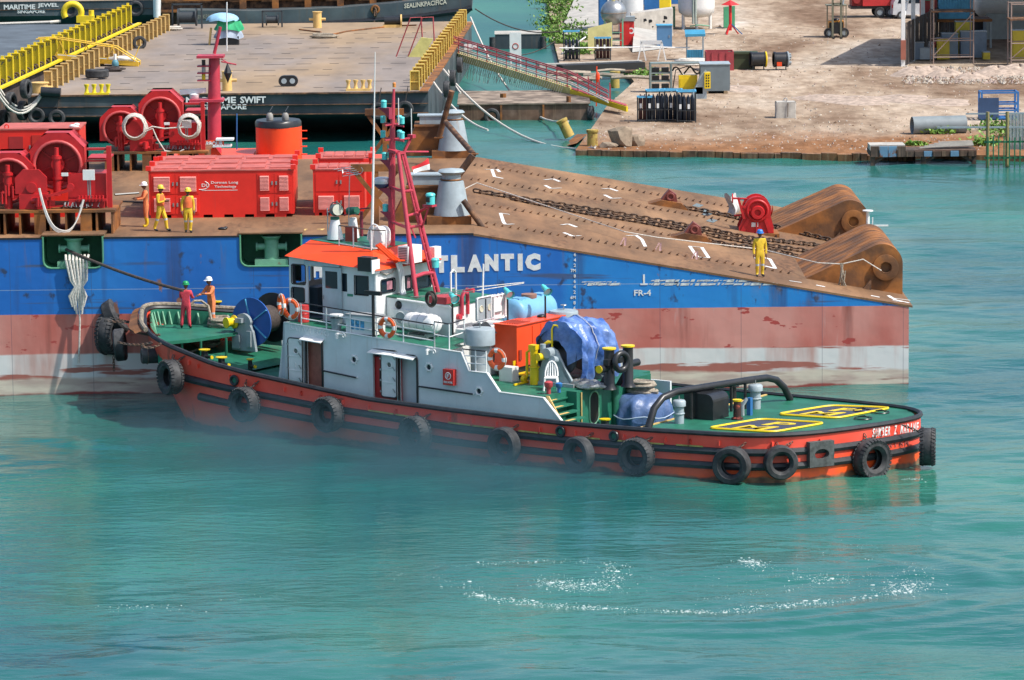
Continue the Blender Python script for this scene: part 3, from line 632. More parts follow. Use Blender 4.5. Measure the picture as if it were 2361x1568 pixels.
# small red winch on the ramp
c = GR(1742, 535); t = E('ramp_winch', 'small red winch with drum cover standing on the ramp', 'winch', c)
MB().box(-.95, .95, -.7, .9, -.35, 0).build('bed_frame', RUSTP, t)
for i in range(5): MB().box(-.9+.42*i, -.84+.42*i, -.76, -.7, -.4, -.04).build('bed_rib', RUSTD, t)
pr = [(-.72, 0), (.72, 0), (.72, .25)]+circ(.05, .95, .58, 12, R_(-20), R_(200), True)+[(-.72, .25)]
MB().ext(pr, 'y', -.5, -.42).build('side_plate', RED, t); MB().ext([(x, z) for x, z in pr], 'y', .62, .7).build('side_plate', RED, t)
MB().lathe([(.5, -.42), (.5, .62)], (.05, 0, .95), (0, 1, 0), 24).build('drum', RED, t)
MB().lathe([(.6, -.4), (.6, .2)], (.1, 0, 1.0), (0, 1, 0), 22, arc=(R_(-10), R_(180))).build('drum_cover', RED, t)
MB().torus((.05, -.55, .95), (0, 1, 0), .42, .06, 24, 8).lathe([(.26, 0), (.3, .12), (.26, .2), (.14, .2), (.12, .08), (0, .08)], (.05, -.5, .88), (0, -1, 0), 20).build('brake_band', RED, t)
MB().bar((-.5, -.52, .62), (-.75, -.52, 1.5), .14, .1).bar((-.6, -.5, 1.15), (0, -.5, .85), .08).cyl((-.9, -.4, .75), (-.2, -.4, .8), .04, 8).build('brake_lever', RED, t)
MB().cyl((-.95, -.3, 1.45), (-.35, -.3, 1.42), .04, 8).lathe([(.2, 0), (.2, .04), (.16, .04), (.16, 0)], (-.95, -.3, 1.45), (-1, 0, 0), 16).build('handwheel', RED, t)
MB().ext([(-.72, .02), (-.5, .02), (-.25, .62), (-.38, .62)], 'y', -.56, -.5).ext([(.72, .02), (.5, .02), (.3, .62), (.42, .62)], 'y', -.56, -.5).box(-.02, .04, -.56, -.5, 0, .5).build('stiffener', RED, t)
MB().box(-.2, .08, -.53, -.51, .28, .46).build('plate_sign', WHITE, t)
p0 = GR(1695, 500); t = E('canvas_cover', 'grey and white canvas bundle left of the small red winch', 'canvas', p0)
MB().grid(lambda u_, v_: (-.35+.5*u_+.1*math.sin(5*v_), .3*math.cos(6.28*u_), .1+.85*v_+.06*math.sin(9*u_)), 10, 6).build('sheet', mat('canvas_white', (.55,.56,.55), .85, var=.3, vs=4), t)
# white mast at the far ramp end, navigation post
p0 = GY(1974, 540, 170.); t = E('navigation_post', 'white T-topped post at the far end of the ramp', 'post', (XR-.1, p0[1], ZR))
zt = p0[2]-ZR; MB().cyl((0, 0, 0), (0, 0, zt+.95), .075, 10).build('pole', WHITE, t); MB().cyl((0, 0, zt+.95), (0, 0, zt+1.0), .22, 12).build('cap', WHITE, t); MB().bar((0, 0, zt+.35), (.85, 0, zt+.35), .07, .06).bar((.2, 0, zt+.35), (.2, 0, zt+.7), .04).build('side_arm', WHITE, t)
# ---------------- red power enclosures ----------------
def louvre(t, x0, x1, z0, z1, y, nl):
    MB().box(x0, x1, y-.015, y, z0, z1).build('louvre_frame', REDB, t)
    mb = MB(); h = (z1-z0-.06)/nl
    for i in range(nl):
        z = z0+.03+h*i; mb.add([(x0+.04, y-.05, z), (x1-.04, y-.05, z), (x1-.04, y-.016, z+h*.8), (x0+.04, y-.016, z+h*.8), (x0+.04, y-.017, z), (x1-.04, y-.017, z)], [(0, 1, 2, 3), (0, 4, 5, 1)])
    mb.build('louvre', mat('louvre_lit_pink', (.8,.3,.26), .5), t)  # slats coloured lighter than the doors, painting in the light they catch
def enclosure(x0, x1, y0, y1, label, doors, logo=False, h=1.82, group=None):
    t = E('power_enclosure', label, 'enclosure', ((x0+x1)/2, (y0+y1)/2, DZ), 0, group); w_, d = (x1-x0)/2, (y1-y0)/2
    MB().box(-w_, w_, -d, d, .12, h).build('shell', REDB, t)
    MB().box(-w_-.03, w_+.03, -d-.03, d+.03, h, h+.05).build('roof', REDT, t)
    mb = MB()
    for i in range(5): mb.box(-w_+.2+i*(2*w_/5), -w_+.2+i*(2*w_/5)+.55*w_*.6, -d+.3, d-.3, h+.05, h+.1)
    mb.build('roof_panel', REDT, t)
    for sx in (-1, 1):
        for sy in (-1, 1): MB().box(sx*w_-.1, sx*w_+.1, sy*d-.08, sy*d+.08, h+.04, h+.22).build('lifting_lug', REDB, t)
    mb = MB()
    for i in range(7): mb.box(-w_+.05+i*2*w_/7, -w_+.05+i*2*w_/7+w_*.16, -d, d, 0, .12)
    mb.build('skid', REDB, t)
    DRK = mat('door_gap', (.2,.01,.01), .8)
    for a, c, cfg in doors:
        for zi, (z0, z1) in enumerate(((.95, h-.1), (.16, .88))):
            mid = (a+c)/2
            MB().box(a, mid-.01, -d-.02, -d, z0, z1).build('door', REDB, t); MB().box(mid+.01, c, -d-.02, -d, z0, z1).build('door', REDB, t)
            if cfg[zi] == 'l':
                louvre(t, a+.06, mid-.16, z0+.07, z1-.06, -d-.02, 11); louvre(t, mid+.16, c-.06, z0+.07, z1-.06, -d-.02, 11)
            for s_ in (-.08, .08): MB().box(mid+s_-.03, mid+s_+.03, -d-.05, -d-.02, (z0+z1)/2-.07, (z0+z1)/2+.07).build('latch', STEEL, t)
    if logo:
        text('Dorman Long', 1.05, .13, (-w_+2.95, -d-.004, 1.36), FR, UPV, WP, 'logo', t, False, .01); text('Technology', .85, .12, (-w_+2.98, -d-.004, 1.2), FR, UPV, WP, 'logo', t, False, .01)
        text('DL', .28, .13, (-w_+2.2, -d-.004, 1.27), FR, UPV, WP, 'logo', t, False, .01); mb = MB(); mb.tube([(-w_+2.03+.62*math.sin(a)*.5, -d-.004, 1.27-.17*math.cos(a)) for a in np.linspace(-.6, 2.6, 9)], .014, 4).box(-w_+2.05, -w_+3.45, -d-.006, -d, 1.06, 1.08); mb.build('logo', WP, t)
    return t
xa, xb = G(345, 503, DZ)[0], G(678, 500, DZ)[0]; L_ = xb-xa; w_ = L_/2; gE = 'red power enclosures on the barge'
enclosure(xa, xb, 159.4, 161.1, 'front red power enclosure with louvred doors and white logo, behind three workers', [(-w_+.1, -w_+1.95, 'll'), (w_-1.4, w_-.1, 'll')], True, group=gE)
enclosure(xa, xb-.1, 161.3, 162.95, 'middle one of three long red enclosures, only its roof showing', [], group=gE)
enclosure(xa+.15, xb-.12, 163.2, 164.9, 'rearmost one of three long red enclosures', [], group=gE)
xa, xb = G(724, 495, DZ)[0], G(842, 495, DZ)[0]; w_ = (xb-xa)/2
enclosure(xa, xb, 159.7, 161.8, 'short red enclosure with two plain doors behind the tug aerial', [(-w_+.1, w_-.1, 'nl')], h=1.78, group=gE)
enclosure(xa+.1, xb+.18, 162.3, 164.6, 'short red enclosure right behind the plain-doored one', [], h=1.95, group=gE)
# ---------------- the two big twin-drum winches ----------------
def octo(cx, cz, hw, top, bot, ch): return [(cx-hw, bot), (cx+hw, bot), (cx+hw, top-ch), (cx+hw-ch, top), (cx-hw+ch, top), (cx-hw, top-ch)]
def big_winch(loc, label, coils):
    t = E('drum_winch', label, 'winch', loc, 0, 'big red twin-drum winches on the barge')
    MB().box(-2.7, 2.15, 0, 3.2, .82, .92).build('bed_plate', RUSTP, t)
    for i in range(9): MB().box(-2.65+.58*i, -2.58+.58*i+(.0 if i % 3 else .35), .02, 3.1, 0, .82).build('bed_rib', RUSTP, t)
    def drum(cx, cz, r, y0, y1, hw, top):
        n_ = 28; A = [R_(-35+250*i/n_) for i in range(n_+1)]
        hb = max(.93, cz-.75*r); oc = octo(cx, cz, hw, top, hb, hw*.55); inn = circ(cx, cz, r, 24)
        # outline resampled at the same angles as the hole
        out = []
        for x, z in inn:
            a = math.atan2(z-cz, x-cx); best = 1e9
            for (x1, z1), (x2, z2) in zip(oc, oc[1:]+oc[:1]):
                dx, dz, ex_, ez_ = math.cos(a), math.sin(a), x2-x1, z2-z1; den = dx*ez_-dz*ex_
                if abs(den) < 1e-9: continue
                s_ = ((x1-cx)*ez_-(z1-cz)*ex_)/den; q = ((x1-cx)*dz-(z1-cz)*dx)/den
                if s_ > 0 and -1e-6 <= q <= 1+1e-6: best = min(best, s_)
            out.append((cx+best*math.cos(a), cz+best*math.sin(a)))
        h_ = MB().ring(out, inn, 'y', y0, y0+.1).ext(octo(cx, cz, hw, top, hb, hw*.55), 'y', y0+.9, y1).build('drum_housing', RED, t)
        mb = MB()
        for a, c in zip(oc[1:], oc[2:]+oc[:1]): mb.add([(a[0], y0, a[1]), (c[0], y0, c[1]), (c[0], y1, c[1]), (a[0], y1, a[1])], [(0, 1, 2, 3)])
        mb.build('housing_shroud', RED, h_)
        MB().torus((cx, y0-.02, cz), (0, 1, 0), r+.03, .07, 28, 8, arc=(R_(0), R_(360))).build('arch_ring', mat('ring_pink_red', (.55,.08,.08), .5), h_)
        mb = MB().disc((cx, y0+.55, cz), (0, -1, 0), r*.98, 28).lathe([(.3*r, 0), (.3*r, .5), (0, .5)], (cx, y0+.6, cz), (0, -1, 0), 16)
        for k in range(6):
            a = k*math.pi/3+.4; mb.bar((cx+.3*r*math.cos(a), y0+.5, cz+.3*r*math.sin(a)), (cx+.95*r*math.cos(a), y0+.5, cz+.95*r*math.sin(a)), .06, .1, up=(0, 1, 0))
        mb.build('drum_flange', RED, t)
        MB().cyl((cx, y0-.25, hb-.5), (cx, y0-.25, cz+.45*r), .155, 14).cyl((cx, y0-.25, cz+.45*r), (cx, y0-.25, cz+.8*r), .09, 12).lathe([(.2, 0), (.2, .1)], (cx, y0-.25, cz+.3*r), n=14).lathe([(.2, 0), (.2, .1)], (cx, y0-.25, cz-.6*r), n=14).build('tension_cylinder', RED, t)
    drum(-.12, 2.5, .86, 1.3, 3.0, 1.02, 3.72)
    drum(-1.95, 1.95, .78, 1.0, 2.6, 1.0, 3.0)
    MB().ext(octo(-1.05, 1.6, .6, 2.42, 1.5, .3), 'y', .45, .6).lathe([(.2, 0), (.2, .1), (0, .1)], (-1.03, .45, 1.75), (0, -1, 0), 16).build('gear_cover', RED, t)
    MB().box(-1.5, -.45, .35, 1.6, .93, 1.5).cyl((-1.0, .3, 1.25), (-.65, .15, 1.3), .12, 12).cyl((-.75, .1, 1.05), (-.75, .1, 1.4), .1, 12).cyl((-.9, .2, 1.1), (-.55, .2, 1.1), .08, 10).build('gearbox', RED, t)
    MB().box(.3, 1.75, .9, 2.4, .93, 2.2).box(.35, 1.7, .55, .95, .93, 1.25).build('hydraulic_block', RED, t)
    mb = MB()
    for i in range(8):
        x = .75+.13*i; mb.cyl((x, .42, 1.18), (x, .42, 1.42), .045, 8).cyl((x, .3, 1.3), (x, .5, 1.3), .035, 8)
    mb.box(.65, 1.8, .38, .55, 1.2, 1.28); mb.build('valve_bank', RED, t)
    mb = MB(); rg = random.Random(9)
    for i in range(14):
        x = .2+rg.random()*1.5; mb.tube([(x, .5, 1.15), (x+rg.uniform(-.05, .05), .35, .98+rg.random()*.1), (x+rg.uniform(-.2, .2), .6, .93)], .022, 5)
    mb.build('hose', mat('steel_hose', (.25,.25,.26), .5, .3), t, kind='stuff')
    mb = MB()
    for i in range(9):
        x = -2.3+rg.random()*3.2; z = 1.0+rg.random()*.9; mb.cb((x, .55+rg.random()*.3, z), (rg.uniform(.1, .35), .2, rg.uniform(.08, .2)), rz=.2).cyl((x, .5, z-.2), (x, .5, z+.25), .05, 8)
    mb.bar((-.5, .4, 1.4), (.5, .4, 1.65), .14, .1).bar((-.6, .5, .98), (.6, .5, 1.05), .08, .06).cyl((.45, .5, 1.75), (.45, .35, 1.75), .14, 12); mb.build('pipework', RED, t, kind='stuff')
    MB().box(1.8, 1.98, .7, .85, .9, 3.25).box(1.05, 1.95, .75, 1.0, 3.1, 3.18).box(1.0, 1.9, .9, 1.0, 2.65, 2.72).box(1.05, 1.9, 1.1, 2.6, 2.72, 2.78).build('upright_frame', RED, t)
    MB().box(.92, 1.36, .45, .6, 2.0, 2.38).build('control_box', WHITE, t); MB().box(.1, .35, .55, .65, 2.15, 2.27).build('junction_box', WHITE, t)
    MB().cyl((1.1, .52, 1.3), (1.1, .52, 2.0), .03, 6).cyl((1.18, .52, 1.3), (1.18, .52, 2.0), .03, 6).build('conduit', STEEL, t)
    if not coils:
        mb = MB()
        for k in range(3): mb.tube([(-.72+1.66*f+.02*k, .1-.5*math.sin(math.pi*f), 1.75-.45*f-(1.42-.05*k)*(1-abs(2*f-1)**2.6)) for f in np.linspace(0, 1, 18)], .026, 6)
        mb.build('hose_loop', mat('white_hose', (.6,.58,.54), .6, var=.15), t)
    return t
wl = G(135, 541, DZ); big_winch((wl[0], wl[1]+.05, DZ), 'big red twin-drum winch at left with white control box and drooping hose', False)
w2 = GY(378, 391, 178.); big_winch((w2[0], 177., DZ), 'big red twin-drum winch farther back hung with two coils of cable', True).scale = (.93, .93, .9)
for px, py, rr, lab in ((311, 292, .53, 'left coil of pale cable hung on the far winch'), (436, 291, .5, 'right coil of pale cable hung around a white box')):
    c = GY(px, py, 177.3); t = E('cable_coil', lab, 'cable coil', c, 0, 'cable coils on the far winch'); rg = random.Random(px)
    for k in range(6):
        MB().tube([((rr-.02*k+rg.uniform(-.03, .03))*math.cos(a), -.04*k, (rr-.02*k)*1.08*math.sin(a)) for a in np.linspace(0, 6.28, 24, endpoint=False)], .03, 6, closed=True).build('cable_turn', ROPEW, t)
a, c = GY(335, 300, 177.2), GY(424, 293, 177.2); q = GY(424, 345, 177.2)
MB().tube([a, a+[.3, 0, .15], (a+c)/2, c], .035, 6).tube([GY(330, 306, 177.2), GY(352, 296, 177.2), GY(362, 320, 177.2), GY(380, 348, 177.2), GY(410, 352, 177.2), q], .035, 6).build('cable_run', ROPEW, None, True, 'pale cables looping between the two coils on the far winch', 'cable', loc=tuple(a))
# red cabinet behind the left winch
c = GY(92, 360, 160.); t = E('machinery_cabinet', 'tall red machinery cabinet behind the left winch', 'cabinet', (c[0], 161.3, DZ))
h = GY(92, 300, 160.)[2]-DZ; MB().box(-1.6, 1.55, -1.2, 1.2, 0, h).build('shell', REDB, t); MB().box(-1.63, 1.58, -1.23, 1.23, h, h+.06).build('roof', REDT, t)
MB().box(-1.2, -.65, -1.22, -1.2, h-1.1, h-.25).build('grille', mat('grille_red', (.35,.02,.02), .6), t); MB().box(-.3, .35, -1.23, -1.2, h-1.5, h-.2).build('door', mat('shade_red', (.5,.03,.02), .5), t); MB().box(-.42, -.36, -1.24, -1.2, h-.75, h-.6).build('latch', STEEL, t)
MB().torus((-1.3, -1.0, h+.12), (0, 1, 0), .08, .025, 12, 6).torus((1.3, -1.0, h+.12), (0, 1, 0), .08, .025, 12, 6).build('lifting_eye', REDB, t)
c = GY(171, 289, 160.3); MB().ell((0, 0, .05), (.2, .15, .09)).ell((.1, 0, .12), (.12, .12, .06)).build('rag_bundle', WHITE, label='crumpled pale rag lying on the red cabinet roof', cat='rag', loc=tuple((c[0], c[1], DZ+h+.06)))
# hanging white rope under the left bollard and the tow line
c = GY(178, 600, NB-.12); t = E('mooring_rope', 'thick white mooring ropes hanging from the left recess', 'rope', c); rg = random.Random(3)
for k in range(7):
    x = -.42+.13*k; MB().tube([(x*1.1, .3, .15), (x, -.03, -.0), (x*.6+.02*k, -.06-.03*(k % 2), -.75), (x*.35+.05, -.1, -1.0), (x*.8+.02, -.08, -1.35), (x*.55+.08*rg.random(), -.07, -1.75-.14*(k % 3))], [.05, .05, .05, .045, .055, .04], 7).build('strand', ROPEW, t)
MB().tube([(.02, -.08, -1.5), (.05, -.06, -2.3), (.0, -.05, -3.3), (-.05, -.04, -3.9)], .035, 6).build('tail', ROPEW, t)
p, q = GY(152, 575, NB+.4), GY(422, 670, 150.6)
MB().tube(arcpts(p, q, .12, 16), .06, 8).build('tow_rope', ROPED, None, True, 'taut dark tow rope from the barge bollard to the tug bow', 'rope', loc=tuple(p))
c = G(513, 530, DZ); MB().ell((0, 0, .05), (.18, .1, .06)).ell((.12, .02, .08), (.08, .08, .05)).build('glove_heap', BLACK, label='small black heap of cloth on the deck by the workers', cat='cloth', loc=tuple(c))
mb = MB(); p = G(445, 470, DZ); mb.tube([G(320, 462, DZ)+[0, 0, .3], G(265, 466, DZ)+[0, 0, .3]], .05, 6); mb.build('hose_lance', BLACK, None, True, 'dark hose pipe held by the worker in white helmet', 'hose', loc=tuple(G(300, 464, DZ)))
mb = MB(); mb.tube([GY(880, 466, 172.), GY(1060, 467, 172.)], .06, 6).tube([G(265, 466, DZ)+[0, 0, .05], G(330, 470, DZ)+[0, 0, .05]], .03, 5); mb.build('deck_pipe', BLACK, None, True, 'black pipe lying across the deck behind the enclosures', 'pipe', loc=tuple(G(900, 466, DZ)))
# ---------------- the tug ----------------
from mathutils.geometry import tessellate_polygon
TH = R_(35); T0 = np.array([12.09, 134.43, 0]); TXV = np.array([math.cos(TH), -math.sin(TH), 0]); TYV = np.array([math.sin(TH), math.cos(TH), 0])
def tl(P): d = np.array(P)-T0; return np.array([d @ TXV, d @ TYV, P[2]])
def TW(x, y, z): return T0+TXV*x+TYV*y+np.array([0, 0, z])
def TY(px, py, y): return tl(hit(px, py, T0+TYV*y, TYV))
def TX(px, py, x): return tl(hit(px, py, T0+TXV*x, TXV))
def TZ(px, py, z): return tl(G(px, py, z))
def plate(mb, outer, holes, fn, w0, w1, m=0, mh=None):
    pol = [[Vector((u_, v_, 0)) for u_, v_ in outer]]+[[Vector((u_, v_, 0)) for u_, v_ in h] for h in holes]
    flat = [q for pl in pol for q in pl]; tri = tessellate_polygon(pol)
    for w_ in (w0, w1): mb.add([fn(q.x, q.y, w_) for q in flat], [tuple(t_) for t_ in tri], m)
    for i, pl in enumerate(pol):
        k = len(pl); mb.add([fn(q.x, q.y, w0) for q in pl]+[fn(q.x, q.y, w1) for q in pl], [(j, (j+1) % k, k+(j+1) % k, k+j) for j in range(k)], m if i == 0 or mh is None else mh)
    return mb
fY = lambda u_, v_, w_: (u_, w_, v_)
fX = lambda u_, v_, w_: (w_, u_, v_)
tug = E('tug_boat', 'red-hulled tug boat with orange wheelhouse roof and green decks', 'tug boat', T0, -TH)
OUT = [(-31.35,.15),(-31.05,-.5),(-30,-1.8),(-29,-2.9),(-27.5,-4.0),(-25.8,-4.35),(-23.3,-4.45),(-19.9,-4.35),(-14.4,-4.3),(-9.8,-4.35),(-7.3,-4.2),(-5.4,-3.9),(-3,-3.3),(-1.54,-1.95),(-.5,.5),(-.1,2.2),(-.25,3.3),(-1.1,4.05),(-2.6,4.3),(-5.2,4.35),(-10,4.4),(-14,4.4),(-20,4.4),(-25,4.0),(-27.6,3.1),(-29.5,1.8),(-30.5,1.25),(-31.15,.7)]
def catmull(P, k=5):
    P = [np.array(p, float) for p in P]; n_ = len(P); out = []
    for i in range(n_):
        a, b_, c, d = P[(i-1) % n_], P[i], P[(i+1) % n_], P[(i+2) % n_]
        for j in range(k):
            t = j/k; out.append(.5*((2*b_)+(-a+c)*t+(2*a-5*b_+4*c-d)*t*t+(-a+3*b_-3*c+d)*t**3))
    return out
OL = catmull(OUT); NO = len(OL)
ZRX = [-31.4,-29,-27.4,-26,-24.7,-23.3,-19.9,-17.7,-14.4,-9.8,-5,0]; ZRZ = [3.36,3.16,2.98,2.7,2.42,2.23,1.88,1.69,1.61,1.57,1.6,1.6]
def zr(x): return float(np.interp(x, ZRX, ZRZ))
def hullp(i, f):       # f: 0 at the rail, 1 at the keel side
    p = OL[i % NO]; x, y = p; z = zr(x)*(1-f)-.7*f
    ins = np.clip((-24-x)/7, 0, 1)*1.6*f**1.3
    return (x+ins*1.6*(1 if x < -24 else 0), y*(1-.16*ins)+.0, z)
HT = bpy.data.materials.new('tug_hull_paint'); HT.use_nodes = True; N = HT.node_tree; n = N.nodes; L = N.links; b = n['Principled BSDF']; b.inputs['Roughness'].default_value = .42
geo = n.new('ShaderNodeNewGeometry'); sp = n.new('ShaderNodeSeparateXYZ'); L.new(geo.outputs['Position'], sp.inputs[0]); zz = sp.outputs[2]
c = nmix(mrange(wnoise(.8, 8), .35, .65), (.78,.07,.04), (.92,.11,.07))
lo = nmix(mrange(wnoise(1.5, 7), .4, .6), (.95,.11,.015), (.8,.09,.03))
c = nmix(mrange(nmath('ADD', zz, nmath('MULTIPLY', wnoise(.8, 4), .5)), 1.05, .8), c, lo)
c = nmix(mrange(wnoise(1.6, 9, (1, 1, .2)), .66, .74), c, (.18,.06,.04))
c = nmix(mrange(nmath('ADD', zz, nmath('MULTIPLY', wnoise(1.3, 7), .5)), .44, .36), c, nmix(mrange(wnoise(3, 7), .4, .6), (.1,.05,.03), (.24,.13,.07)))
L.new(c, b.inputs['Base Color']); bp = n.new('ShaderNodeBump'); bp.inputs['Strength'].default_value = .4; bp.inputs['Distance'].default_value = .06; L.new(wnoise(.8, 3), bp.inputs['Height']); L.new(bp.outputs[0], b.inputs['Normal'])
mb = MB(); K = 8
mb.add([hullp(i, j/K) for j in range(K+1) for i in range(NO)], [(j*NO+i, j*NO+(i+1) % NO, (j+1)*NO+(i+1) % NO, (j+1)*NO+i) for j in range(K) for i in range(NO)], 0, True)
hull = mb.build('hull', HT, tug)
INN = [(p[0]+(.16 if p[0] < -28 else -.16 if p[0] > -1 else 0), p[1]*(1-.16/max(abs(p[1]), .8)*.9)) for p in OL]
mb = MB(); rail = [(p[0], p[1], zr(p[0])) for p in OL]
mb.tube(rail, .085, 6, closed=True); mb.build('rubbing_rail', RUBR, tug)
GRI = mat('bulwark_green', (.03,.22,.14), .5, var=.25, vs=1.5, rust=.12)
mb = MB()   # inside of the bulwark
mb.add([(*INN[i], zr(INN[i][0])-.01) for i in range(NO)]+[(INN[i][0], INN[i][1], zr(INN[i][0])-.98) for i in range(NO)], [(i, (i+1) % NO, NO+(i+1) % NO, NO+i) for i in range(NO)]); mb.build('bulwark_lining', GRI, tug)
def deckpoly(name, x0, x1, z, m, parent=tug, inset=0.):
    P = [p for p in INN if x0 < p[0] < x1]; near = sorted([p for p in P if p[1] < 0 or p[0] > -1.5 and p[1] < .6], key=lambda p: p[0])
    pts = []
    for i in range(NO):
        p = INN[i]
        if x0 <= p[0] <= x1: pts.append((p[0], p[1]))
    # cut ends square
    def yat(x, s_):
        best = None
        for i in range(NO):
            a, c = INN[i], INN[(i+1) % NO]
            if (a[0]-x)*(c[0]-x) <= 0 and abs(a[0]-c[0]) > 1e-6:
                y = a[1]+(c[1]-a[1])*(x-a[0])/(c[0]-a[0])
                if s_*y > 0 and (best is None or s_*y > s_*best): best = y
        return best
    for x in (x0, x1):
        for s_ in (-1, 1):
            y = yat(x, s_)
            if y is not None: pts.append((x, y))
    cx = sum(p[0] for p in pts)/len(pts); pts.sort(key=lambda p: math.atan2(p[1]*.9, (p[0]-cx)*(.25 if x1-x0 > 8 else 1)))
    zf = z if callable(z) else (lambda x: z)
    return MB().add([(x, y, zf(x)) for x, y in pts], [tuple(range(len(pts)))]).build(name, m, parent)
deckpoly('main_deck', -25.5, -6.9, lambda x: float(np.interp(x, [-26, -20, -14], [1.75, 1.0, .75])), GREEN)
deckpoly('fore_deck', -31.5, -25.2, lambda x: float(np.interp(x, [-31, -25], [2.3, 1.72])), GREEN)
sd = deckpoly('stern_deck', -6.9, .2, 1.57, GREEN)
MB().box(-6.95, -6.88, -4.1, 4.2, .7, 1.56).bar((-6.9, -4.1, 1.58), (-6.9, 4.2, 1.58), .08, .05, m=1).build('deck_step', [GREEN, YELO], tug)
# bow working platform
pp = [(p[0]+.15, p[1]*.93) for p in INN if p[0] < -28.2]; pp = sorted(pp, key=lambda p: -p[1]); pp = pp+[(-27.6, -1.6), (-27.2, 1.2), (-27.6, 3.3)]
cx = sum(p[0] for p in pp)/len(pp); pp.sort(key=lambda p: math.atan2(p[1]-.5, p[0]-cx)); MB().ext(pp, 'z', 2.62, 2.74).build('bow_platform', GREEN, tug)
for x, y in ((-28.0,-2.1),(-27.6,-1.5),(-27.3,-.4),(-27.2,1.2)): MB().cyl((x, y, 1.9), (x, y, 2.62), .05, 8).build('platform_leg', GREEN, tug)
for i in range(NO):       # bulwark stays at the bow
    p = INN[i]
    if p[0] < -26.5 and i % 2 == 0: MB().bar((p[0]*.995, p[1]*.93, 2.3 if p[0] > -28 else 2.74), (p[0], p[1]*.985, zr(p[0])-.1), .05, .1).build('bulwark_stay', GREENM, tug)
# fender tubes along the hull
def strake(zo, r, i0, i1, name):
    pts = []
    for i in range(i0, i1):
        p = hullp(i, 0); c = np.array(p); cx = np.array([-14 if p[0] < -14 else p[0], 0, 0]); q = OL[i % NO]-OL[(i-1) % NO]; nn = nrm((q[1], -q[0], 0)); pts.append(c-nn*(-.04)*-1+np.array([0, 0, zo(p[0])-p[2]]))
    return MB().tube(pts, r, 8).build(name, RUBR, tug)
strake(lambda x: float(np.interp(x, [-31, -26, -20, -14, 0], [2.2, 1.75, 1.25, 1.0, 1.02])), .145, 22, 86, 'fender_tube')
strake(lambda x: float(np.interp(x, [-31, -26, -20, -14, 0], [1.6, 1.2, .75, .5, .55])), .145, 26, 84, 'fender_tube')
mb = MB()
for i in range(36, 58):
    a, c = hullp(i, 0), hullp(i+1, 0); f = lambda p: np.array([p[0], p[1]-.06, float(np.interp(p[0], [-31, -26, -20, -14, 0], [2.35, 1.9, 1.4, 1.16, 1.16]))])
    if i % 3: mb.bar(f(a), f(a)+(f(c)-f(a))*.92, .03, .05)
mb.build('yellow_trim', mat('trim_yellow', (.5,.45,.12), .6, var=.4, vs=4), tug, kind='stuff')
for px, py, y in ((540, 877, -4.5), (1292, 995, -4.42), (1415, 1006, -4.32)):       # mooring ports in the bulwark
    c = TY(px, py, y); MB().torus(c, (0, 1, 0), .15, .05, 20, 8).disc((c[0], c[1]+.01, c[2]), (0, -1, 0), .15, 16, 1).build('mooring_port', [BLACK, GREEN], tug)
rg = random.Random(8); px = 440
while px < 1960:           # little pad eyes under the rail
    i = min(range(NO//2+12), key=lambda j: abs(OL[j][0]-TY(px, 950, -4.2)[0]) if OL[j][1] < 1 else 99); p = OL[i]; q = OL[i+1]-OL[i-1]; nn = nrm((q[1], -q[0]))
    MB().cb((p[0]+nn[0]*.0, p[1]+nn[1]*-.0-.04, zr(p[0])-.3), (.05, .09, .16)).build('pad_eye', HT, tug); px += rg.choice((22, 38, 60, 75))
# stern name
def hname(s, px0, px1, py, h, m, name, skew=0):
    a, c = None, None
    for k in range(len(s)):
        if s[k] == ' ': continue
        f0 = k/len(s); pxm = px0+(px1-px0)*(f0+.5/len(s)); pym = py(pxm)
        # meet the hull side there
        best = None
        for i in range(55, 80):
            A, B = np.array([*OL[i], 0]), np.array([*OL[i+1], 0]); tn = nrm(B-A); nn = np.array([tn[1], -tn[0], 0])
            P = tl(hit(pxm, pym, TW(*A), TXV*nn[0]+TYV*nn[1])); u_ = (P-A) @ tn
            if -.02 <= u_ <= np.linalg.norm(B-A)+.02: best = (P, tn, nn); break
        if best is None: continue
        P, tn, nn = best; wd = (px1-px0)/len(s)/71.*.82/max(.35, abs(tn @ np.array([.82, .57, 0])))
        if s[k] == 'I': wd *= .35
        text(s[k], wd, h, P+nn*.012, tn, UPV, m, name, tug, False, .02, .01, skew)
hname('SUMBER Z MARINE', 2010, 2118, lambda x: 998-(x-2010)*.13, .3, WP, 'stern_lettering', .12)
hname('BATAM', 2032, 2096, lambda x: 1026-(x-2030)*.13, .26, mat('overpainted_red', (.42,.1,.09), .6), 'stern_lettering')
# ---------------- deckhouse ----------------
WY_ = -3.35
W = lambda px, py: tuple(TY(px, py, WY_)[[0, 2]])
outer = [W(640, 893), W(656, 743), W(1037, 808), W(1064, 812), W(1082, 855), W(1123, 860), W(1152, 904), W(1253, 917), W(1300, 977), (W(1300, 977)[0], .6), (W(640, 893)[0], .6)]
ca, cb_ = TY(656, 743, WY_), TY(1037, 808, WY_)
def bz(x): return ca[2]+(cb_[2]-ca[2])*(x-ca[0])/(cb_[0]-ca[0])      # boat deck height follows the sheer
def wr(px0, px1, py0, py1, r=.1):
    a, c = TY(px0, py1, WY_), TY(px1, py0, WY_); return rrect(a[0], c[0], a[2]-(c[2]*0), c[2], r)
def wrs(px0, px1, py0, py1, r=.1):   # opening that follows the slope of the wall in the picture
    a, c = TY(px0, py1, WY_), TY(px1, py0, WY_); return rrect(a[0], c[0], a[2], c[2], r)
d1 = wrs(708, 743, 784, 897, .12); d2 = wrs(861, 914, 808, 930, .03); d3 = wrs(922, 962, 822, 938, .14)
ports = [(817, 829, .1), (989.5, 846.5, .1), (1105, 902, .1)]
pc = [(TY(x, y, WY_), r) for x, y, r in ports]
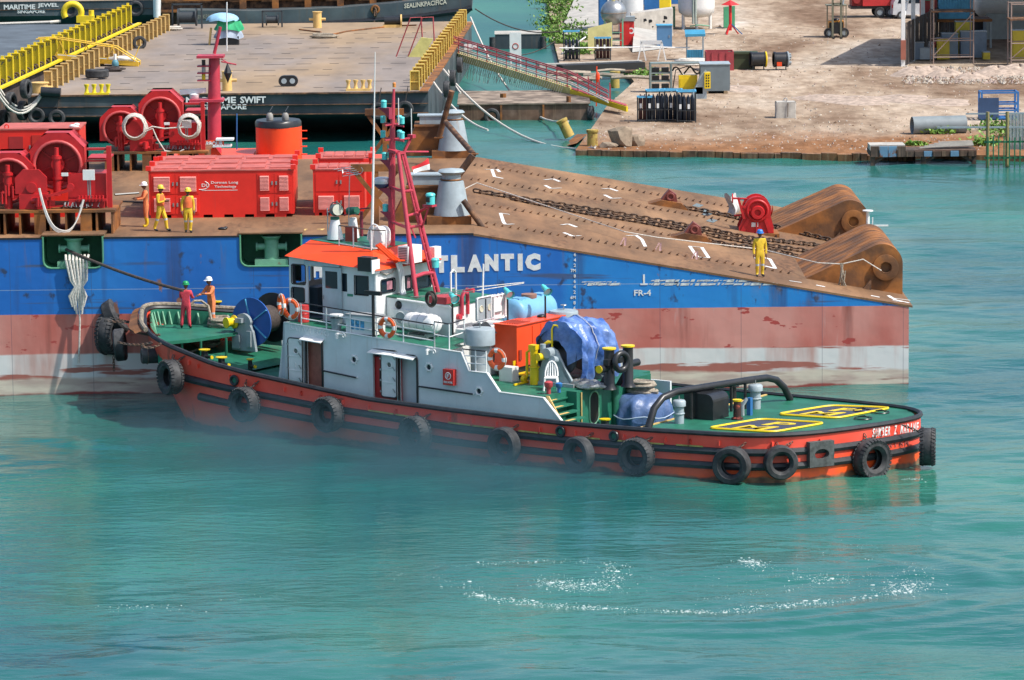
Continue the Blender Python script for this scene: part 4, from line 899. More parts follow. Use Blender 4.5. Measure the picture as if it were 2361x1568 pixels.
mb = plate(MB(), outer, [d1, d2, d3]+[circ(p[0], p[2], r, 14) for p, r in pc], fY, WY_, WY_+.1)
dh = mb.build('deckhouse_wall', WHITESH, tug)
x0, x1, x2 = W(656, 743)[0], W(1064, 812)[0], W(1300, 977)[0]
MB().add([(x0+.05, WY_+.1, .7), (x0+.05, 3.4, .7), (x0+.05, 3.4, bz(x0)), (x0+.05, WY_+.1, bz(x0))], [(0, 1, 2, 3)]).build('deckhouse_front', WHITESH, tug)
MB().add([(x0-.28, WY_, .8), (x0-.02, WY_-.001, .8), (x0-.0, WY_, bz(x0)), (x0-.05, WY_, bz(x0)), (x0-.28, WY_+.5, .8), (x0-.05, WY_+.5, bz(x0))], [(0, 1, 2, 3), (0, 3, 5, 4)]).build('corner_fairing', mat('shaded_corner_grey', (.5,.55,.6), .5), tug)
MB().box(x0, x2, 3.3, 3.4, .7, 1.9).add([(x0, 3.4, 1.9), (x1-.9, 3.4, 1.9), (x1-.9, 3.4, bz(x1)), (x0, 3.4, bz(x0))], [(0, 1, 2, 3)]).build('deckhouse_far_wall', WHITESH, tug)
def bdz(x, y): return bz(x)+.045*(y-WY_)
xe = W(1037, 808)[0]-.42
MB().grid(lambda u_, v_: (x0+(xe-x0)*u_, WY_+.02+(3.4-WY_)*v_, bdz(x0+(xe-x0)*u_, WY_+6.7*v_*.999)-.01), 6, 4).add([(xe, WY_+.02, bz(xe)-.01), (xe+.45, WY_+.02, bz(xe)-.01), (xe+.45, -2.4, bz(xe)+.03), (xe, -2.4, bz(xe)+.03)], [(0, 1, 2, 3)]).build('boat_deck', GREEN, tug)
ad = W(1152, 904)[1]; xa_ = W(1064, 812)[0]
MB().box(xa_-1.2, -10.72, -1.95, 2.7, .7, ad).box(xa_-1.2, W(1253, 917)[0], WY_+.1, 3.3, .72, ad-.004).build('raised_aft_deck', GREEN, tug)
MB().add([(xe-.02, WY_+.1, ad-.1), (xe-.02, 3.4, ad-.1), (xe-.02, 3.4, bdz(xe, 3.4)-.02), (xe-.02, WY_+.1, bz(xe)-.02)], [(0, 1, 2, 3)]).build('deckhouse_aft_wall', WHITE, tug)
MB().tube([(*W(656, 743)[:1], WY_-.01, W(656, 743)[1])]+[(q[0], WY_-.01, q[1]) for q in outer[2:9]], .03, 6).build('wall_capping', WHITE, tug)
# interior behind the openings
MB().box(d1[7][0]-.3, d1[0][0]+.3, WY_+.2, WY_+.25, .8, 3.4).build('inner_bulkhead', mat('varnished_ply', (.42,.15,.11), .5, var=.2, vs=3), dh)
MB().box(d2[7][0]-.1, d2[0][0]+.1, WY_+.14, WY_+.18, .7, 3.0).build('inner_door', mat('door_red', (.6,.04,.04), .45), dh)
mb = MB()
for i in range(6): mb.box(d2[7][0]+.2+.05*i, d2[7][0]+.22+.05*i, WY_+.11, WY_+.139, 1.95, 2.6)
mb.build('door_grille', BLACK, dh)
MB().box(d3[7][0]-.2, d3[0][0]+.3, WY_+.3, WY_+.35, .7, 3.0).build('inner_bulkhead', WHITESH, dh)
MB().lathe([(.14, 0), (.16, .5), (.13, .5)], ((d3[0][0]+d3[7][0])/2, WY_+.14, .72), n=16).build('basin', BLACK, dh)
def seal(h, r=.045, m=BLACK): MB().tube([(u_, WY_-.015, v_) for u_, v_ in h], r, 6, closed=True).build('door_seal', m, dh)
seal(d1); seal(d3)
def leaf(px0, px1, py0, py1, win):
    a, c = TY(px0, py1, WY_-.1), TY(px1, py0, WY_-.1); P = rrect(a[0], c[0], a[2], c[2], .1)
    o = plate(MB(), P, [circ(*(TY(*win, WY_-.1)[[0, 2]]), .1, 14)], fY, WY_-.14, WY_-.08).build('door_leaf', WHITE, dh)
    MB().tube([(u_, WY_-.14, v_) for u_, v_ in P], .022, 6, closed=True).build('leaf_gasket', BLACK, o)
    w_ = TY(*win, WY_-.1); MB().torus((w_[0], WY_-.15, w_[2]), (0, 1, 0), .11, .025, 16, 6).build('window_rim', WHITE, o); MB().disc((w_[0], WY_-.1, w_[2]), (0, -1, 0), .1, 14).build('window_glass', mat('dull_glass', (.2,.22,.2), .2), o)
    zs = [a[2]+(c[2]-a[2])*f for f in (.12, .38, .62, .87)]; mb = MB()
    for z in zs: mb.bar((c[0]-.05, WY_-.16, z), (c[0]-.14, WY_-.18, z+.14), .03).bar((a[0]+.03, WY_-.16, z), (a[0]-.02, WY_-.16, z+.02), .06)
    mb.build('dog_clip', STEEL, o)
    for f in (.33, .62): MB().box(a[0]+.03, c[0]-.03, WY_-.155, WY_-.14, a[2]+(c[2]-a[2])*f, a[2]+(c[2]-a[2])*f+.025).build('leaf_rib', WHITE, o)
    MB().box((a[0]+c[0])/2-.02, (a[0]+c[0])/2+.02, WY_-.16, WY_-.14, a[2]+(c[2]-a[2])*.38, a[2]+(c[2]-a[2])*.5).build('grab_bar', WHITE, o)
leaf(667, 698, 781, 890, (684, 809)); leaf(881, 915, 817, 914, (899, 841))
def canopy(px0, px1, py):
    a, c = TY(px0, py-4, WY_), TY(px1, py+4, WY_); MB().add([(a[0], WY_, a[2]), (c[0], WY_, c[2]), (c[0]+.03, WY_-.28, c[2]-.09), (a[0]-.03, WY_-.28, a[2]-.09), (a[0], WY_, a[2]-.03), (c[0], WY_, c[2]-.03), (c[0]+.03, WY_-.28, c[2]-.12), (a[0]-.03, WY_-.28, a[2]-.12)], [(0, 1, 2, 3), (3, 2, 6, 7), (0, 3, 7, 4), (1, 5, 6, 2)]).build('door_canopy', WHITE, dh)
canopy(702, 748, 778); canopy(858, 916, 808); canopy(918, 960, 817)
for p, r in pc:
    o = MB().torus((p[0], WY_-.02, p[2]), (0, 1, 0), .125, .035, 20, 6).build('porthole', WHITE, dh); MB().disc((p[0], WY_+.03, p[2]), (0, -1, 0), .11, 14).build('porthole_glass', GLASS, o)
    mb = MB()
    for k in range(6):
        a = k*math.pi/3; mb.cb((p[0]+.17*math.cos(a), WY_-.03, p[2]+.17*math.sin(a)), (.035, .04, .035))
    mb.build('clamp', WHITE, o)
for (xa, ya), (xb, yb) in (((746, 855), (821, 871)), ((966, 891), (1090, 909))):
    a, c = TY(xa, ya, WY_-.08), TY(xb, yb, WY_-.08); o = MB().cyl(a, c, .03, 8).build('hand_rail', BLACK, dh); mb = MB()
    for q in (a, c): mb.bar(q, (q[0], WY_, q[2]), .04)
    mb.build('rail_bracket', WHITE, o)
a, c = TY(1022, 887, WY_-.16), TY(1046, 853, WY_-.16); fb = MB().box(a[0], c[0], WY_-.18, WY_, a[2], c[2]).build('fire_hose_box', mat('fire_red', (.62,.04,.03), .4), dh)
m_ = (a+c)/2; text('F', .1, .14, (m_[0], WY_-.19, m_[2]+.05), FR, UPV, WP, 'fire_symbol', fb, False, .02); MB().torus((m_[0], WY_-.185, m_[2]+.05), (0, 1, 0), .115, .016, 20, 5).build('symbol_ring', WP, fb); text('FIRE HOSE', .36, .07, (m_[0], WY_-.19, m_[2]-.17), FR, UPV, WP, 'fire_lettering', fb, False, .02)
a, c = TY(668, 754, WY_), TY(762, 770, WY_); text('BATAM PORT', c[0]-a[0], .2, ((a[0]+c[0])/2, WY_-.006, (a[2]+c[2])/2), c-a, UPV, mat('embossed_grey', (.74,.77,.78), .4, var=.05), 'house_lettering', dh, False, .0, .02)
for px, py in ((785, 773), (993, 810)):     # wall lamps
    p = TY(px, py, WY_-.1); o = MB().cyl((p[0]-.12, WY_, p[2]+.02), (p[0]-.12, WY_-.2, p[2]+.02), .06, 10).cyl((p[0]-.12, WY_-.17, p[2]-.12), (p[0]-.12, WY_-.17, p[2]+.04), .06, 10).torus((p[0]+.16, WY_-.12, p[2]), (.3, 1, 0), .07, .02, 12, 6).bar((p[0]-.1, WY_-.12, p[2]+.04), (p[0]+.12, WY_-.12, p[2]+.03), .04).build('wall_lamp', WHITE, dh)
# stairs with ochre treads
for i in range(4):
    f = i/3.; p = TY(1262+f*42, 922+f*46, WY_+.45); MB().box(p[0]-.08, p[0]+.22, WY_+.15, -1.98, p[2]-.05, p[2]).build('stair_tread', GREEN, tug); MB().box(p[0]+.1, p[0]+.225, WY_+.15, WY_+.75, p[2]-.001, p[2]+.006).build('tread_edge', YELO, tug)
mb = MB(); plate(mb, [(TY(1253, 917, WY_)[0], ad), (TY(1253, 917, WY_)[0]+.12, ad), (x2+.14, .9), (x2, .9)], [], fY, WY_+.14, WY_+.18); mb.build('stair_stringer', YELO, tug)
# freeing ports in the aft face of the raised deck
for y in (-.9, 1.9):
    h = rrect(y-.28, y+.28, .95, ad-.12, .27, 5); MB().ext(h, 'x', -10.74, -10.71).tube([(-10.71, u_, v_) for u_, v_ in h], .03, 6, closed=True, m=1).build('oval_opening', [mat('opening_black', (.008,.012,.012), .8), GREENM], tug)
MB().cyl((-10.68, .35, .75), (-10.68, .35, ad), .14, 12).build('pillar', GREEN, tug); MB().cyl((-10.68, -1.72, .8), (-10.68, -1.72, ad-.05), .03, 6).build('rust_pipe', YELO, tug)
# ---------------- wheelhouse ----------------
PY, = (-2.15,); PX = TY(866, 630, PY)[0]; PF = TY(666, 600, PY)[0]; FY = 1.35
def pr(px0, px1, py0, py1, r=.05, y=PY): a, c = TY(px0, py1, y), TY(px1, py0, y); return rrect(a[0], c[0], a[2], c[2], r)
w1, w2, dr, nw, mw = pr(673, 704, 611, 654, .07), pr(673, 702, 664, 695, .07), pr(711, 743, 616, 734, .03), pr(787, 800, 631, 672, .01), pr(818, 849, 638, 679, .01)
tl_, tr_ = TY(664, 596, PY), TY(867, 630, PY); zb = lambda x: bdz(x, PY)-.02
mb = plate(MB(), [(PF, zb(PF)), (PX, zb(PX)), (PX, tr_[2]+.1), (PF, tl_[2]+.1)], [w1, w2, dr, nw, mw], fY, PY, PY+.07)
wh = mb.build('wheelhouse_wall', WHITESH, tug)
def gl_(h, y, dark=GLASS): MB().ext(h, 'y', y, y+.02).build('pane', dark, wh)
gl_(nw, PY+.045); gl_(mw, PY+.045); gl_(w2, PY+.045)
CLEAR = bpy.data.materials.new('clear_glass'); CLEAR.use_nodes = True; bb = CLEAR.node_tree.nodes['Principled BSDF']; bb.inputs['Transmission Weight'].default_value = 1; bb.inputs['Roughness'].default_value = .02; bb.inputs['IOR'].default_value = 1.1; bb.inputs['Base Color'].default_value = (.75,.85,.85,1)
gl_(w1, PY+.045, CLEAR)
for h in (w1, w2, mw): MB().tube([(u_, PY-.01, v_) for u_, v_ in h], .02, 5, closed=True).build('window_gasket', BLACK, wh)
MB().grid(lambda u_, v_: (w1[7][0]+.02+.28*u_, PY+.16+.05*math.sin(u_*16), w1[-1][1]+.02+(w1[0][1]-w1[-1][1])*v_), 12, 1).build('curtain', mat('grey_curtain', (.4,.46,.45), .9), wh)
sd_ = pr(745, 786, 618, 739, .02, PY-.09); a_, c_ = TY(750, 664, PY-.09), TY(778, 627, PY-.09)
sdo = plate(MB(), sd_, [rrect(a_[0], c_[0], a_[2], c_[2], .02)], fY, PY-.1, PY-.04).build('sliding_door', mat('door_blue_grey', (.42,.52,.57), .45), wh); MB().ext(rrect(a_[0], c_[0], a_[2], c_[2], .02), 'y', PY-.07, PY-.05).build('door_pane', GLASS, sdo); MB().box(sd_[7][0]+.03, sd_[7][0]+.06, PY-.13, PY-.1, (sd_[0][1]+sd_[-1][1])/2-.2, (sd_[0][1]+sd_[-1][1])/2-.05).build('door_handle', STEEL, sdo)
MB().box(dr[7][0]-.05, TY(787, 618, PY)[0], PY-.14, PY, TY(760, 612, PY)[2]-.02, TY(760, 604, PY)[2]).build('door_track', mat('door_blue_grey', (.42,.52,.57)), wh)
MB().box(TY(801, 680, PY)[0], TY(814, 680, PY)[0], PY-.012, PY, TY(801, 683, PY)[2], TY(801, 677, PY)[2]).build('muster_sign', mat('sign_green', (.05,.3,.2), .5), wh)
# far, front and aft walls
def ywr(y0, y1, z0, z1, r=.06): return rrect(y0, y1, z0, z1, r)
zt_ = tr_[2]+.1; zl = tl_[2]+.1
fh = [rrect(PF+.35+1.15*i, PF+1.25+1.15*i, zb(PX)+.95, zt_-.32, .06) for i in range(3)]
plate(MB(), [(PF, zb(PF)), (PX, zb(PX)), (PX, zt_), (PF, zl)], fh, fY, FY-.07, FY).build('wheelhouse_far_wall', WHITESH, tug)
plate(MB(), [(PY+.1, zb(PF)), (FY-.1, zb(PF)), (FY-.1, zl-.02), (PY+.1, zl-.02)], [ywr(PY+.3+1.05*i, PY+1.2+1.05*i, zb(PF)+1.1, zl-.35) for i in range(3)], fX, PF, PF+.07).build('wheelhouse_front', WHITESH, tug)
aw = []
for (px0, px1, py0, py1) in ((878, 910, 640, 677), (931, 950, 634, 672), (958, 993, 632, 668)):
    p, q = TX(px0, py1, PX), TX(px1, py0, PX); aw.append(ywr(p[1], q[1], p[2], q[2], .08))
am = plate(MB(), [(PY, zb(PX)-.2), (FY, zb(PX)-.2), (FY, zt_-.01), (PY, zt_-.01)], aw, fX, PX, PX-.08).build('wheelhouse_aft_wall', WHITE, tug)
for h in aw:
    MB().ext(h, 'x', PX-.06, PX-.04).build('pane', GLASS, am); MB().tube([(PX+.01, u_, v_) for u_, v_ in h], .025, 5, closed=True).build('window_gasket', BLACK, am)
for h in aw[:2]: MB().grid(lambda u_, v_, h=h: (PX-.035+.0*u_, h[7][0]+(h[0][0]-h[7][0])*(.5+.4*u_), h[-1][1]+(h[0][1]-h[-1][1])*v_), 4, 1).build('curtain', PINKW, am)
MB().cyl((PX, PY, zb(PX)-.2), (PX, PY, zt_-.01), .07, 10).build('corner_post', WHITE, am)
MB().box(PF+.1, PX-.1, PY+.08, FY-.08, zb(PF)-.05, zb(PF)).box(PF+.3, PF+.8, PY+.6, FY-.5, zb(PF), zb(PF)+.95).box(PF+1.6, PF+2.1, -.6, 0, zb(PF), zb(PF)+1.0).build('console', mat('console_dark', (.06,.1,.13), .5), wh)
# roof: hipped orange skirt with green top
e = [TY(656, 590, PY-.22), TY(867, 625, PY-.22)]; eF = np.array([e[1][0], FY+.22, e[1][2]-.03]); eL = np.array([e[0][0], FY+.22, e[0][2]-.03])
t_ = [TY(716, 553, PY+.85), TY(859, 577, PY+.72)]; tF = np.array([t_[1][0], FY-.55, t_[1][2]]); tL = np.array([t_[0][0], FY-.6, t_[0][2]])
mb = MB(); V = [e[0], e[1], eF, eL, t_[0], t_[1], tF, tL]
mb.add(V, [(0, 1, 5, 4), (1, 2, 6, 5), (2, 3, 7, 6), (3, 0, 4, 7), (0, 3, 2, 1)]); rf = mb.build('roof', ORANGE, tug)
MB().add([t_[0]+[0, 0, .02], t_[1]+[0, 0, .02], tF+[0, 0, .02], tL+[0, 0, .02], t_[0]-[0, 0, .06], t_[1]-[0, 0, .06], tF-[0, 0, .06], tL-[0, 0, .06]], [(0, 1, 2, 3), (0, 4, 5, 1), (1, 5, 6, 2), (2, 6, 7, 3), (3, 7, 4, 0)]).build('roof_top', GREEN, rf)
RT = (t_[0]+t_[1]+tF+tL)/4
def rtz(x): return t_[0][2]+(t_[1][2]-t_[0][2])*(x-t_[0][0])/(t_[1][0]-t_[0][0])
# floodlight on the roof edge
p = TY(841, 612, PY-.35); MB().box(p[0]-.32, p[0]+.28, p[1], p[1]+.4, p[2]-.22, p[2]+.28).build('speaker_housing', BLACK, rf); MB().box(p[0]+.29, p[0]+.33, p[1]-.02, p[1]+.44, p[2]-.28, p[2]+.2).build('speaker_face', WHITE, rf)
p = TX(1007, 588, PX+.1); MB().box(p[0]-.2, p[0]+.05, p[1]-.2, p[1]+.2, p[2]-.3, p[2]+.3).build('roof_light', WHITE, rf)
# ---------------- mast, roof gear ----------------
def lantern(o, p, m=TEAL, r=.1, h=.26): MB().cyl((p[0], p[1], p[2]-h/2), (p[0], p[1], p[2]+h*.35), r, 10).lathe([(r*1.15, 0), (r*.9, h*.18), (.01, h*.25)], (p[0], p[1], p[2]+h*.35), n=10).build('lantern', m, o)
mx_, my_ = -19.85, -.15
mb_ = np.array([mx_, my_, rtz(-19.9)-.05])
top = TX(907, 205, mx_)
mast = MB().tube([mb_, TX(903, 480, mx_), TX(904, 346, mx_), TX(905, 290, mx_), TX(908, 205, mx_)], [.13, .125, .12, .09, .045], 12).build('mast', MAROON, tug)
lantern(mast, TX(909, 196, mx_), mat('amber', (.7,.25,.05), .4), .06, .16)
l1a, l1b = TX(918, 352, mx_+.5), TZ(960, 686, 4.85); l2a, l2b = TX(930, 352, mx_+.5), TZ(1010, 674, 4.85)
MB().tube([l1a, l1a*.5+l1b*.5, l1b], [.075, .085, .085], 10).build('mast_leg', MAROON, mast); MB().tube([l2a, l2a*.5+l2b*.5, l2b], [.075, .085, .085], 10).build('mast_leg', MAROON, mast)
l3a, l3b = l2a+np.array([0, -.12, 0]), l2b*.86+l1b*.14+np.array([0, 0, .0])
MB().cyl(l3a, l3b, .04, 8).build('ladder_rail', MAROON, mast)
for i in range(16):
    f = (i+.6)/16.3; MB().cyl(l2a+(l2b-l2a)*f, l3a+(l3b-l3a)*f, .024, 6).build('ladder_rung', MAROON, mast)
for f in (.27, .52):
    a, c = l1a+(l1b-l1a)*f, l2a+(l2b-l2a)*f; zc = (a[2]+c[2])/2; MB().tube([(mx_, my_, zc+.1), a, c], .06, 8).build('mast_spreader', MAROON, mast)
MB().bar(l1a+[0, 0, .0], (mx_, my_, l1a[2]+.05), .22, .1).bar(l2a, l1a, .16, .1).build('mast_head', MAROON, mast)
a, c = l1a+(l1b-l1a)*.86, l2a+(l2b-l2a)*.86; MB().tube([a, (a+c)/2+[0, 0, .05], c], .07, 8).build('mast_spreader', MAROON, mast); lantern(mast, c+np.array([.05, .05, .35]), r=.14, h=.32)
a, c = l1a+(l1b-l1a)*.44, l2a+(l2b-l2a)*.44; q = TX(990, 474, c[0]+.6); MB().tube([a, c+[0, 0, .06], q], .05, 8).build('lamp_outrigger', MAROON, mast); MB().bar(q+[-.2, 0, 0], q+[.22, 0, 0], .3, .07).build('lamp_shelf', MAROON, mast); MB().bar(c+[.1, 0, -.55], q, .05).bar(a, a+[.1, .4, -.8], .04).build('outrigger_stay', MAROON, mast)
p = q+np.array([.05, 0, .24]); lantern(mast, p, r=.16, h=.38); MB().box(p[0]-.06, p[0]+.08, p[1]-.19, p[1]-.14, p[2]-.1, p[2]+.08).build('lamp_window', BLACK, mast)
for px, py, ln in ((886, 375, .42), (884, 255, .45), (884, 495, .42), (882, 441, .55)):       # shelves reaching forward
    p = TX(px, py, mx_-.2); MB().ext([(-ln, .1), (0.05, .1), (.05, -.3), (-ln*.3, -.1)], 'y', my_-.1, my_+.1).xf(Matrix.Translation((mx_, 0, p[2]))).build('lamp_bracket', mat('bracket_plum', (.3,.03,.06), .5), mast)
    if py != 441: lantern(mast, (mx_-.25, my_, p[2]+.22), r=.1, h=.26)
pr_ = TX(881, 419, mx_-.4); rdm = MB().lathe([(.18, -.14), (.3, -.1), (.32, .02), (.29, .12), (.2, .16), (.001, .17)], pr_, n=20).build('radar_dome', mat('radar_silver', (.62,.64,.66), .3, .3), mast)
MB().lathe([(.2, -.2), (.315, -.1), (.315, -.06)], pr_, n=20).build('radar_base', mat('radar_navy', (.03,.05,.12), .4), rdm)
for py, s_, w_ in ((287, .35, .5), (321, .5, .55)):
    p = TX(905, py, mx_); MB().bar((p[0]-.5, p[1]-.0, p[2]+.05), (p[0]+.5, p[1], p[2]-.05), .05).bar((p[0], p[1]-.45, p[2]), (p[0], p[1]+.45, p[2]), .05).build('yard', MAROON, mast)
    for dx, dy in ((-.42, 0), (.42, 0), (0, .42)): lantern(mast, (p[0]+dx, p[1]+dy, p[2]+.16), r=.09, h=.24)
p = TX(949, 318, mx_); q = TX(922, 290, mx_); MB().bar((p[0]-.1, my_+.3, p[2]), p, .06).bar(p, TX(932, 352, mx_), .05).box(p[0]-.12, p[0]+.12, p[1]-.1, p[1]+.1, p[2], p[2]+.12).build('side_yard', MAROON, mast); MB().cyl(p, p+[0, 0, 1.05], .018, 6).build('whip_aerial', WHITE, mast); p2 = TX(929, 230, mx_); MB().cyl((mx_+.1, my_+.4, p2[2]-.9), (mx_+.1, my_+.4, p2[2]+.1), .02, 6).build('whip_aerial', WHITE, mast)
fb0, fb1 = TX(934, 350, mx_), TX(987, 350, mx_); MB().cyl(fb0, fb1, .035, 8).build('flag_boom', MAROON, mast)
FL = [TX(987, 364, mx_), TX(989, 391, mx_), TX(950, 400, mx_), TX(948, 389, mx_)]
def flg(u_, v_): p = (FL[0]*(1-u_)+FL[3]*u_)*(1-v_)+(FL[1]*(1-u_)+FL[2]*u_)*v_; return p+np.array([.05*math.sin(6*u_+2*v_), .07*math.sin(7*u_), .03*math.sin(8*u_)*(1-v_)])-FL[0]
fo = E('ship_flag', 'red over white flag hanging from the tug mast boom', 'flag', TW(*FL[0]), -TH)
MB().grid(lambda u_, v_: flg(u_, v_*.5), 10, 3).build('red_half', mat('flag_red', (.75,.03,.04), .7), fo); MB().grid(lambda u_, v_: flg(u_, .5+v_*.5), 10, 3).build('white_half', mat('flag_white', (.85,.86,.86), .7), fo)
# roof furniture
def ont(px, py, dz=0): p = TZ(px, py, 6.45); q = TZ(px, py, rtz(p[0])); return q+np.array([0, 0, dz])
p = ont(857, 573); MB().tube([p, TX(860, 430, p[0]), TX(865, 120, p[0])], [.06, .045, .012], 8).build('whip_aerial', WHITE, tug)
p = ont(773, 551); MB().tube([p, p+[0, 0, .72]], [.3, .15], 12).build('searchlight_stand', WHITESH, rf); MB().cyl(p+[0, 0, .7], p+[0, 0, .8], .16, 10).build('stand_collar', GREEN, rf)
sl_ = p+np.array([.06, 0, 1.05]); s1 = MB().lathe([(.001, -.22), (.17, -.2), (.22, -.12), (.22, .18)], sl_, (.75, -.45, .1), 18).torus(sl_, (0, 1, .0), .28, .02, 16, 5, arc=(R_(180), R_(360))).build('searchlight', mat('searchlight_grey_green', (.12,.17,.15), .4), rf); MB().disc(sl_+np.array([.14, -.08, .02]), (.75, -.45, .1), .2, 18).build('searchlight_lens', mat('lens_cream', (.6,.62,.52), .15), rf)
p = ont(815, 548); MB().tube([p, p+[0, 0, .72]], [.22, .12], 12).build('searchlight_stand', WHITE, rf); MB().cyl(p+[-.2, 0, .95], p+[.25, -.1, 1.0], .14, 12).build('searchlight', GREEN, rf)
p = ont(812, 559); MB().bar(p+[-.3, 0, .3], p+[.22, 0, .3], .03, .56).build('notice_board', mat('board_red', (.4,.045,.03), .5), rf)
p = ont(834, 545); MB().tube([p, p+[0, 0, .9]], .06, 8).tube([p+[-.75, -.05, .72], p+[0, 0, 1.0], p+[.4, 0, 1.05]], .03, 6).build('fire_monitor', mat('monitor_plum', (.2,.02,.04), .5), rf)
p = ont(803, 553); MB().tube([p, TX(806, 404, p[0])], .018, 6).build('aerial_pole', STEEL, rf); q = TX(806, 395, p[0]); mb = MB()
for k in range(5): mb.tube([q+[(-.3+.14*k), -.55+.06*k, .1-.05*k], q+[(-.3+.14*k), .55-.06*k, .1-.05*k]], .012, 5)
mb.tube([q+[-.35, 0, .12], q+[.35, 0, -.12]], .016, 5).tube([q+[.1, -.55, .1], q+[.15, -.6, .0], q+[.1, -.55, -.12], q+[.1, .55, -.12], q+[.15, .6, 0], q+[.1, .55, .1]], .012, 5); mb.build('yagi_aerial', STEEL, rf)
p = ont(876, 572); h = rrect(-.3, .3, 0, .78, .25, 5); MB().ext(h, 'y', -.25, .25).xf(Matrix.Translation(Vector(p))).build('ventilation_hood', WHITE, rf); MB().tube([p+np.array([.32*math.cos(a)*.98, -.3, .3+.58*math.sin(a)]) for a in np.linspace(0, math.pi, 9)], .03, 6).build('hood_guard', WHITE, rf)
def posts(P, hgt, rails, m=WHITE, top=BLACK, par=tug, r=.022):
    for a in P: MB().cyl(a, a+np.array([0, 0, hgt]), r*1.2, 6).build('stanchion', m, par)
    for i, f in enumerate(rails): MB().tube([a+np.array([0, 0, hgt*f]) for a in P], r if i else r*1.15, 6).build('guard_rail', top if i == 0 else m, par)
posts([ont(*q) for q in ((782, 566), (815, 571), (856, 577), (890, 578))], .72, (1., .1), WHITE, mat('dark_rail', (.08,.07,.06), .5))
p = ont(756, 547); MB().cyl(p, p+[0, 0, 1.05], .02, 6).tube([p+[0, 0, .2], p+[0, 0, .9], p+[.3, 0, 1.0]], .02, 6).build('grab_pole', WHITE, rf)
# air conditioner and ducts behind the wheelhouse
p = TX(945, 583, PX+.35); ac = E('air_conditioner', 'white air conditioner unit behind the orange roof on the tug', 'air conditioner', TW(*(p-[0, 0, .35])), -TH)
MB().box(-.22, .22, -.42, .42, 0, .62).build('casing', WHITE, ac); mb = MB()
for k in range(9): mb.box(-.18, .18, -.435, -.42, .06+.06*k, .09+.06*k)
mb.build('grille', mat('grille_dark', (.12,.12,.13), .6), ac)
MB().bar(TX(905, 600, PX+.2), TX(1005, 596, PX+.3), .5, .05).build('aircon_shelf', ORANGE, tug)
mb = MB(); d = [TX(868, 566, PX+.15), TX(897, 592, PX+.2), TX(914, 605, PX+.22), TX(921, 628, PX+.2), TX(923, 670, PX+.2)]
for k in range(3): MB().tube([q+np.array([0, .1*k, .02*k]) for q in d[:3]], .05, 8).build('duct', ORANGE, tug); MB().tube([q+np.array([0, .1*k, .02*k]) for q in d[2:]]+[d[-1]+np.array([.1, .1*k, -.25])], .05, 8).build('duct', mat('duct_silver', (.75,.76,.78), .3, .2), tug)
MB().tube([TX(877, 628, PX+.05), TX(890, 633, PX+.06), TX(905, 628, PX+.06), TX(915, 618, PX+.08)], .03, 6).build('cable_loop', mat('grey_cable', (.35,.34,.3), .7), tug)
# engine casing abaft the wheelhouse
cy = -1.55; k1, k2 = TY(903, 684, cy), TY(1042, 705, cy); CX0, CX1 = PX+.02, k2[0]; cz0 = lambda x: k1[2]+(k2[2]-k1[2])*(x-k1[0])/(k2[0]-k1[0])
mb = MB(); V = [(CX0, cy, bdz(CX0, cy)-.05), (CX1, cy, bdz(CX1, cy)-.05), (CX1, cy, cz0(CX1)), (CX0, cy, cz0(CX0))]; V2 = [(x, 1.3, z) for x, y, z in V]
mb.add(V+V2, [(0, 1, 2, 3), (5, 4, 7, 6)], 0).add(V+V2, [(1, 5, 6, 2)], 1); cas = mb.build('engine_casing', [WHITESH, WHITE], tug)  # shade-toned white on the sides, plain white on the sunlit aft face
MB().add([(CX0, cy-.03, cz0(CX0)+.012), (CX1+.03, cy-.03, cz0(CX1)+.012), (CX1+.03, 1.33, cz0(CX1)+.012), (CX0, 1.33, cz0(CX0)+.012), (CX0, cy-.03, cz0(CX0)-.04), (CX1+.03, cy-.03, cz0(CX1)-.04), (CX1+.03, 1.33, cz0(CX1)-.04)], [(0, 1, 2, 3), (0, 4, 5, 1), (1, 5, 6, 2)]).build('casing_top', GREEN, cas)
MB().tube([(CX0+.5, cy-.05, cz0(-18)-.02), (CX1-.05, cy-.08, cz0(CX1)-.02), (CX1+.02, cy-.08, cz0(CX1)-.12), (CX1+.02, cy-.08, bdz(CX1, cy))], .045, 8).tube([TX(945, 690, PX+.9), TX(948, 700, PX+.95), TX(949, 726, PX+.95)], .05, 8).build('vent_pipe', WHITE, cas)
mb = MB(); q0 = TY(970, 728, cy-.015)
for k in range(20):
    a = k*math.pi/10; mb.cb((q0[0]+.3*math.cos(a), cy-.02, q0[2]+.34*math.sin(a)), (.025, .03, .025))
mb.build('bolt_ring', WHITE, cas); MB().ext(circ(q0[0], q0[2], .27, 20), 'y', cy-.012, cy).build('access_plate', WHITESH, cas)
def onc(px, py): p = TZ(px, py, 4.8); return TZ(px, py, cz0(p[0])+.015)
p = onc(1025, 697); MB().cb(p+[0, 0, .12], (.7, .9, .24)).build('casing_locker', mat('locker_red', (.45,.05,.06), .5), cas)
p = onc(1065, 702); MB().tube([p-[0, 0, .4], p+[0, 0, .25], p+[0, .12, .42], p+[0, .35, .35]], .07, 8).build('gooseneck_vent', MAROON, cas)
p = onc(1078, 698); MB().cyl(p-[0, 0, .4], p+[0, 0, .5], .07, 8).cyl(p+[-.05, 0, .45], p+[.28, 0, .45], .075, 8).build('vent_pipe', mat('pipe_red', (.6,.04,.06), .5), cas)
p = onc(1040, 688); MB().tube([p, p+[0, 0, .9], p+[.0, .15, 1.0], p+[0, .3, .9], p+[0, .3, 0]], .035, 8).build('guard_hoop', WHITE, cas)
p = onc(1111, 690); MB().tube([p-[0, 0, .6], p+[.05, .05, 1.25]], .035, 8).build('white_staff', WHITE, tug)
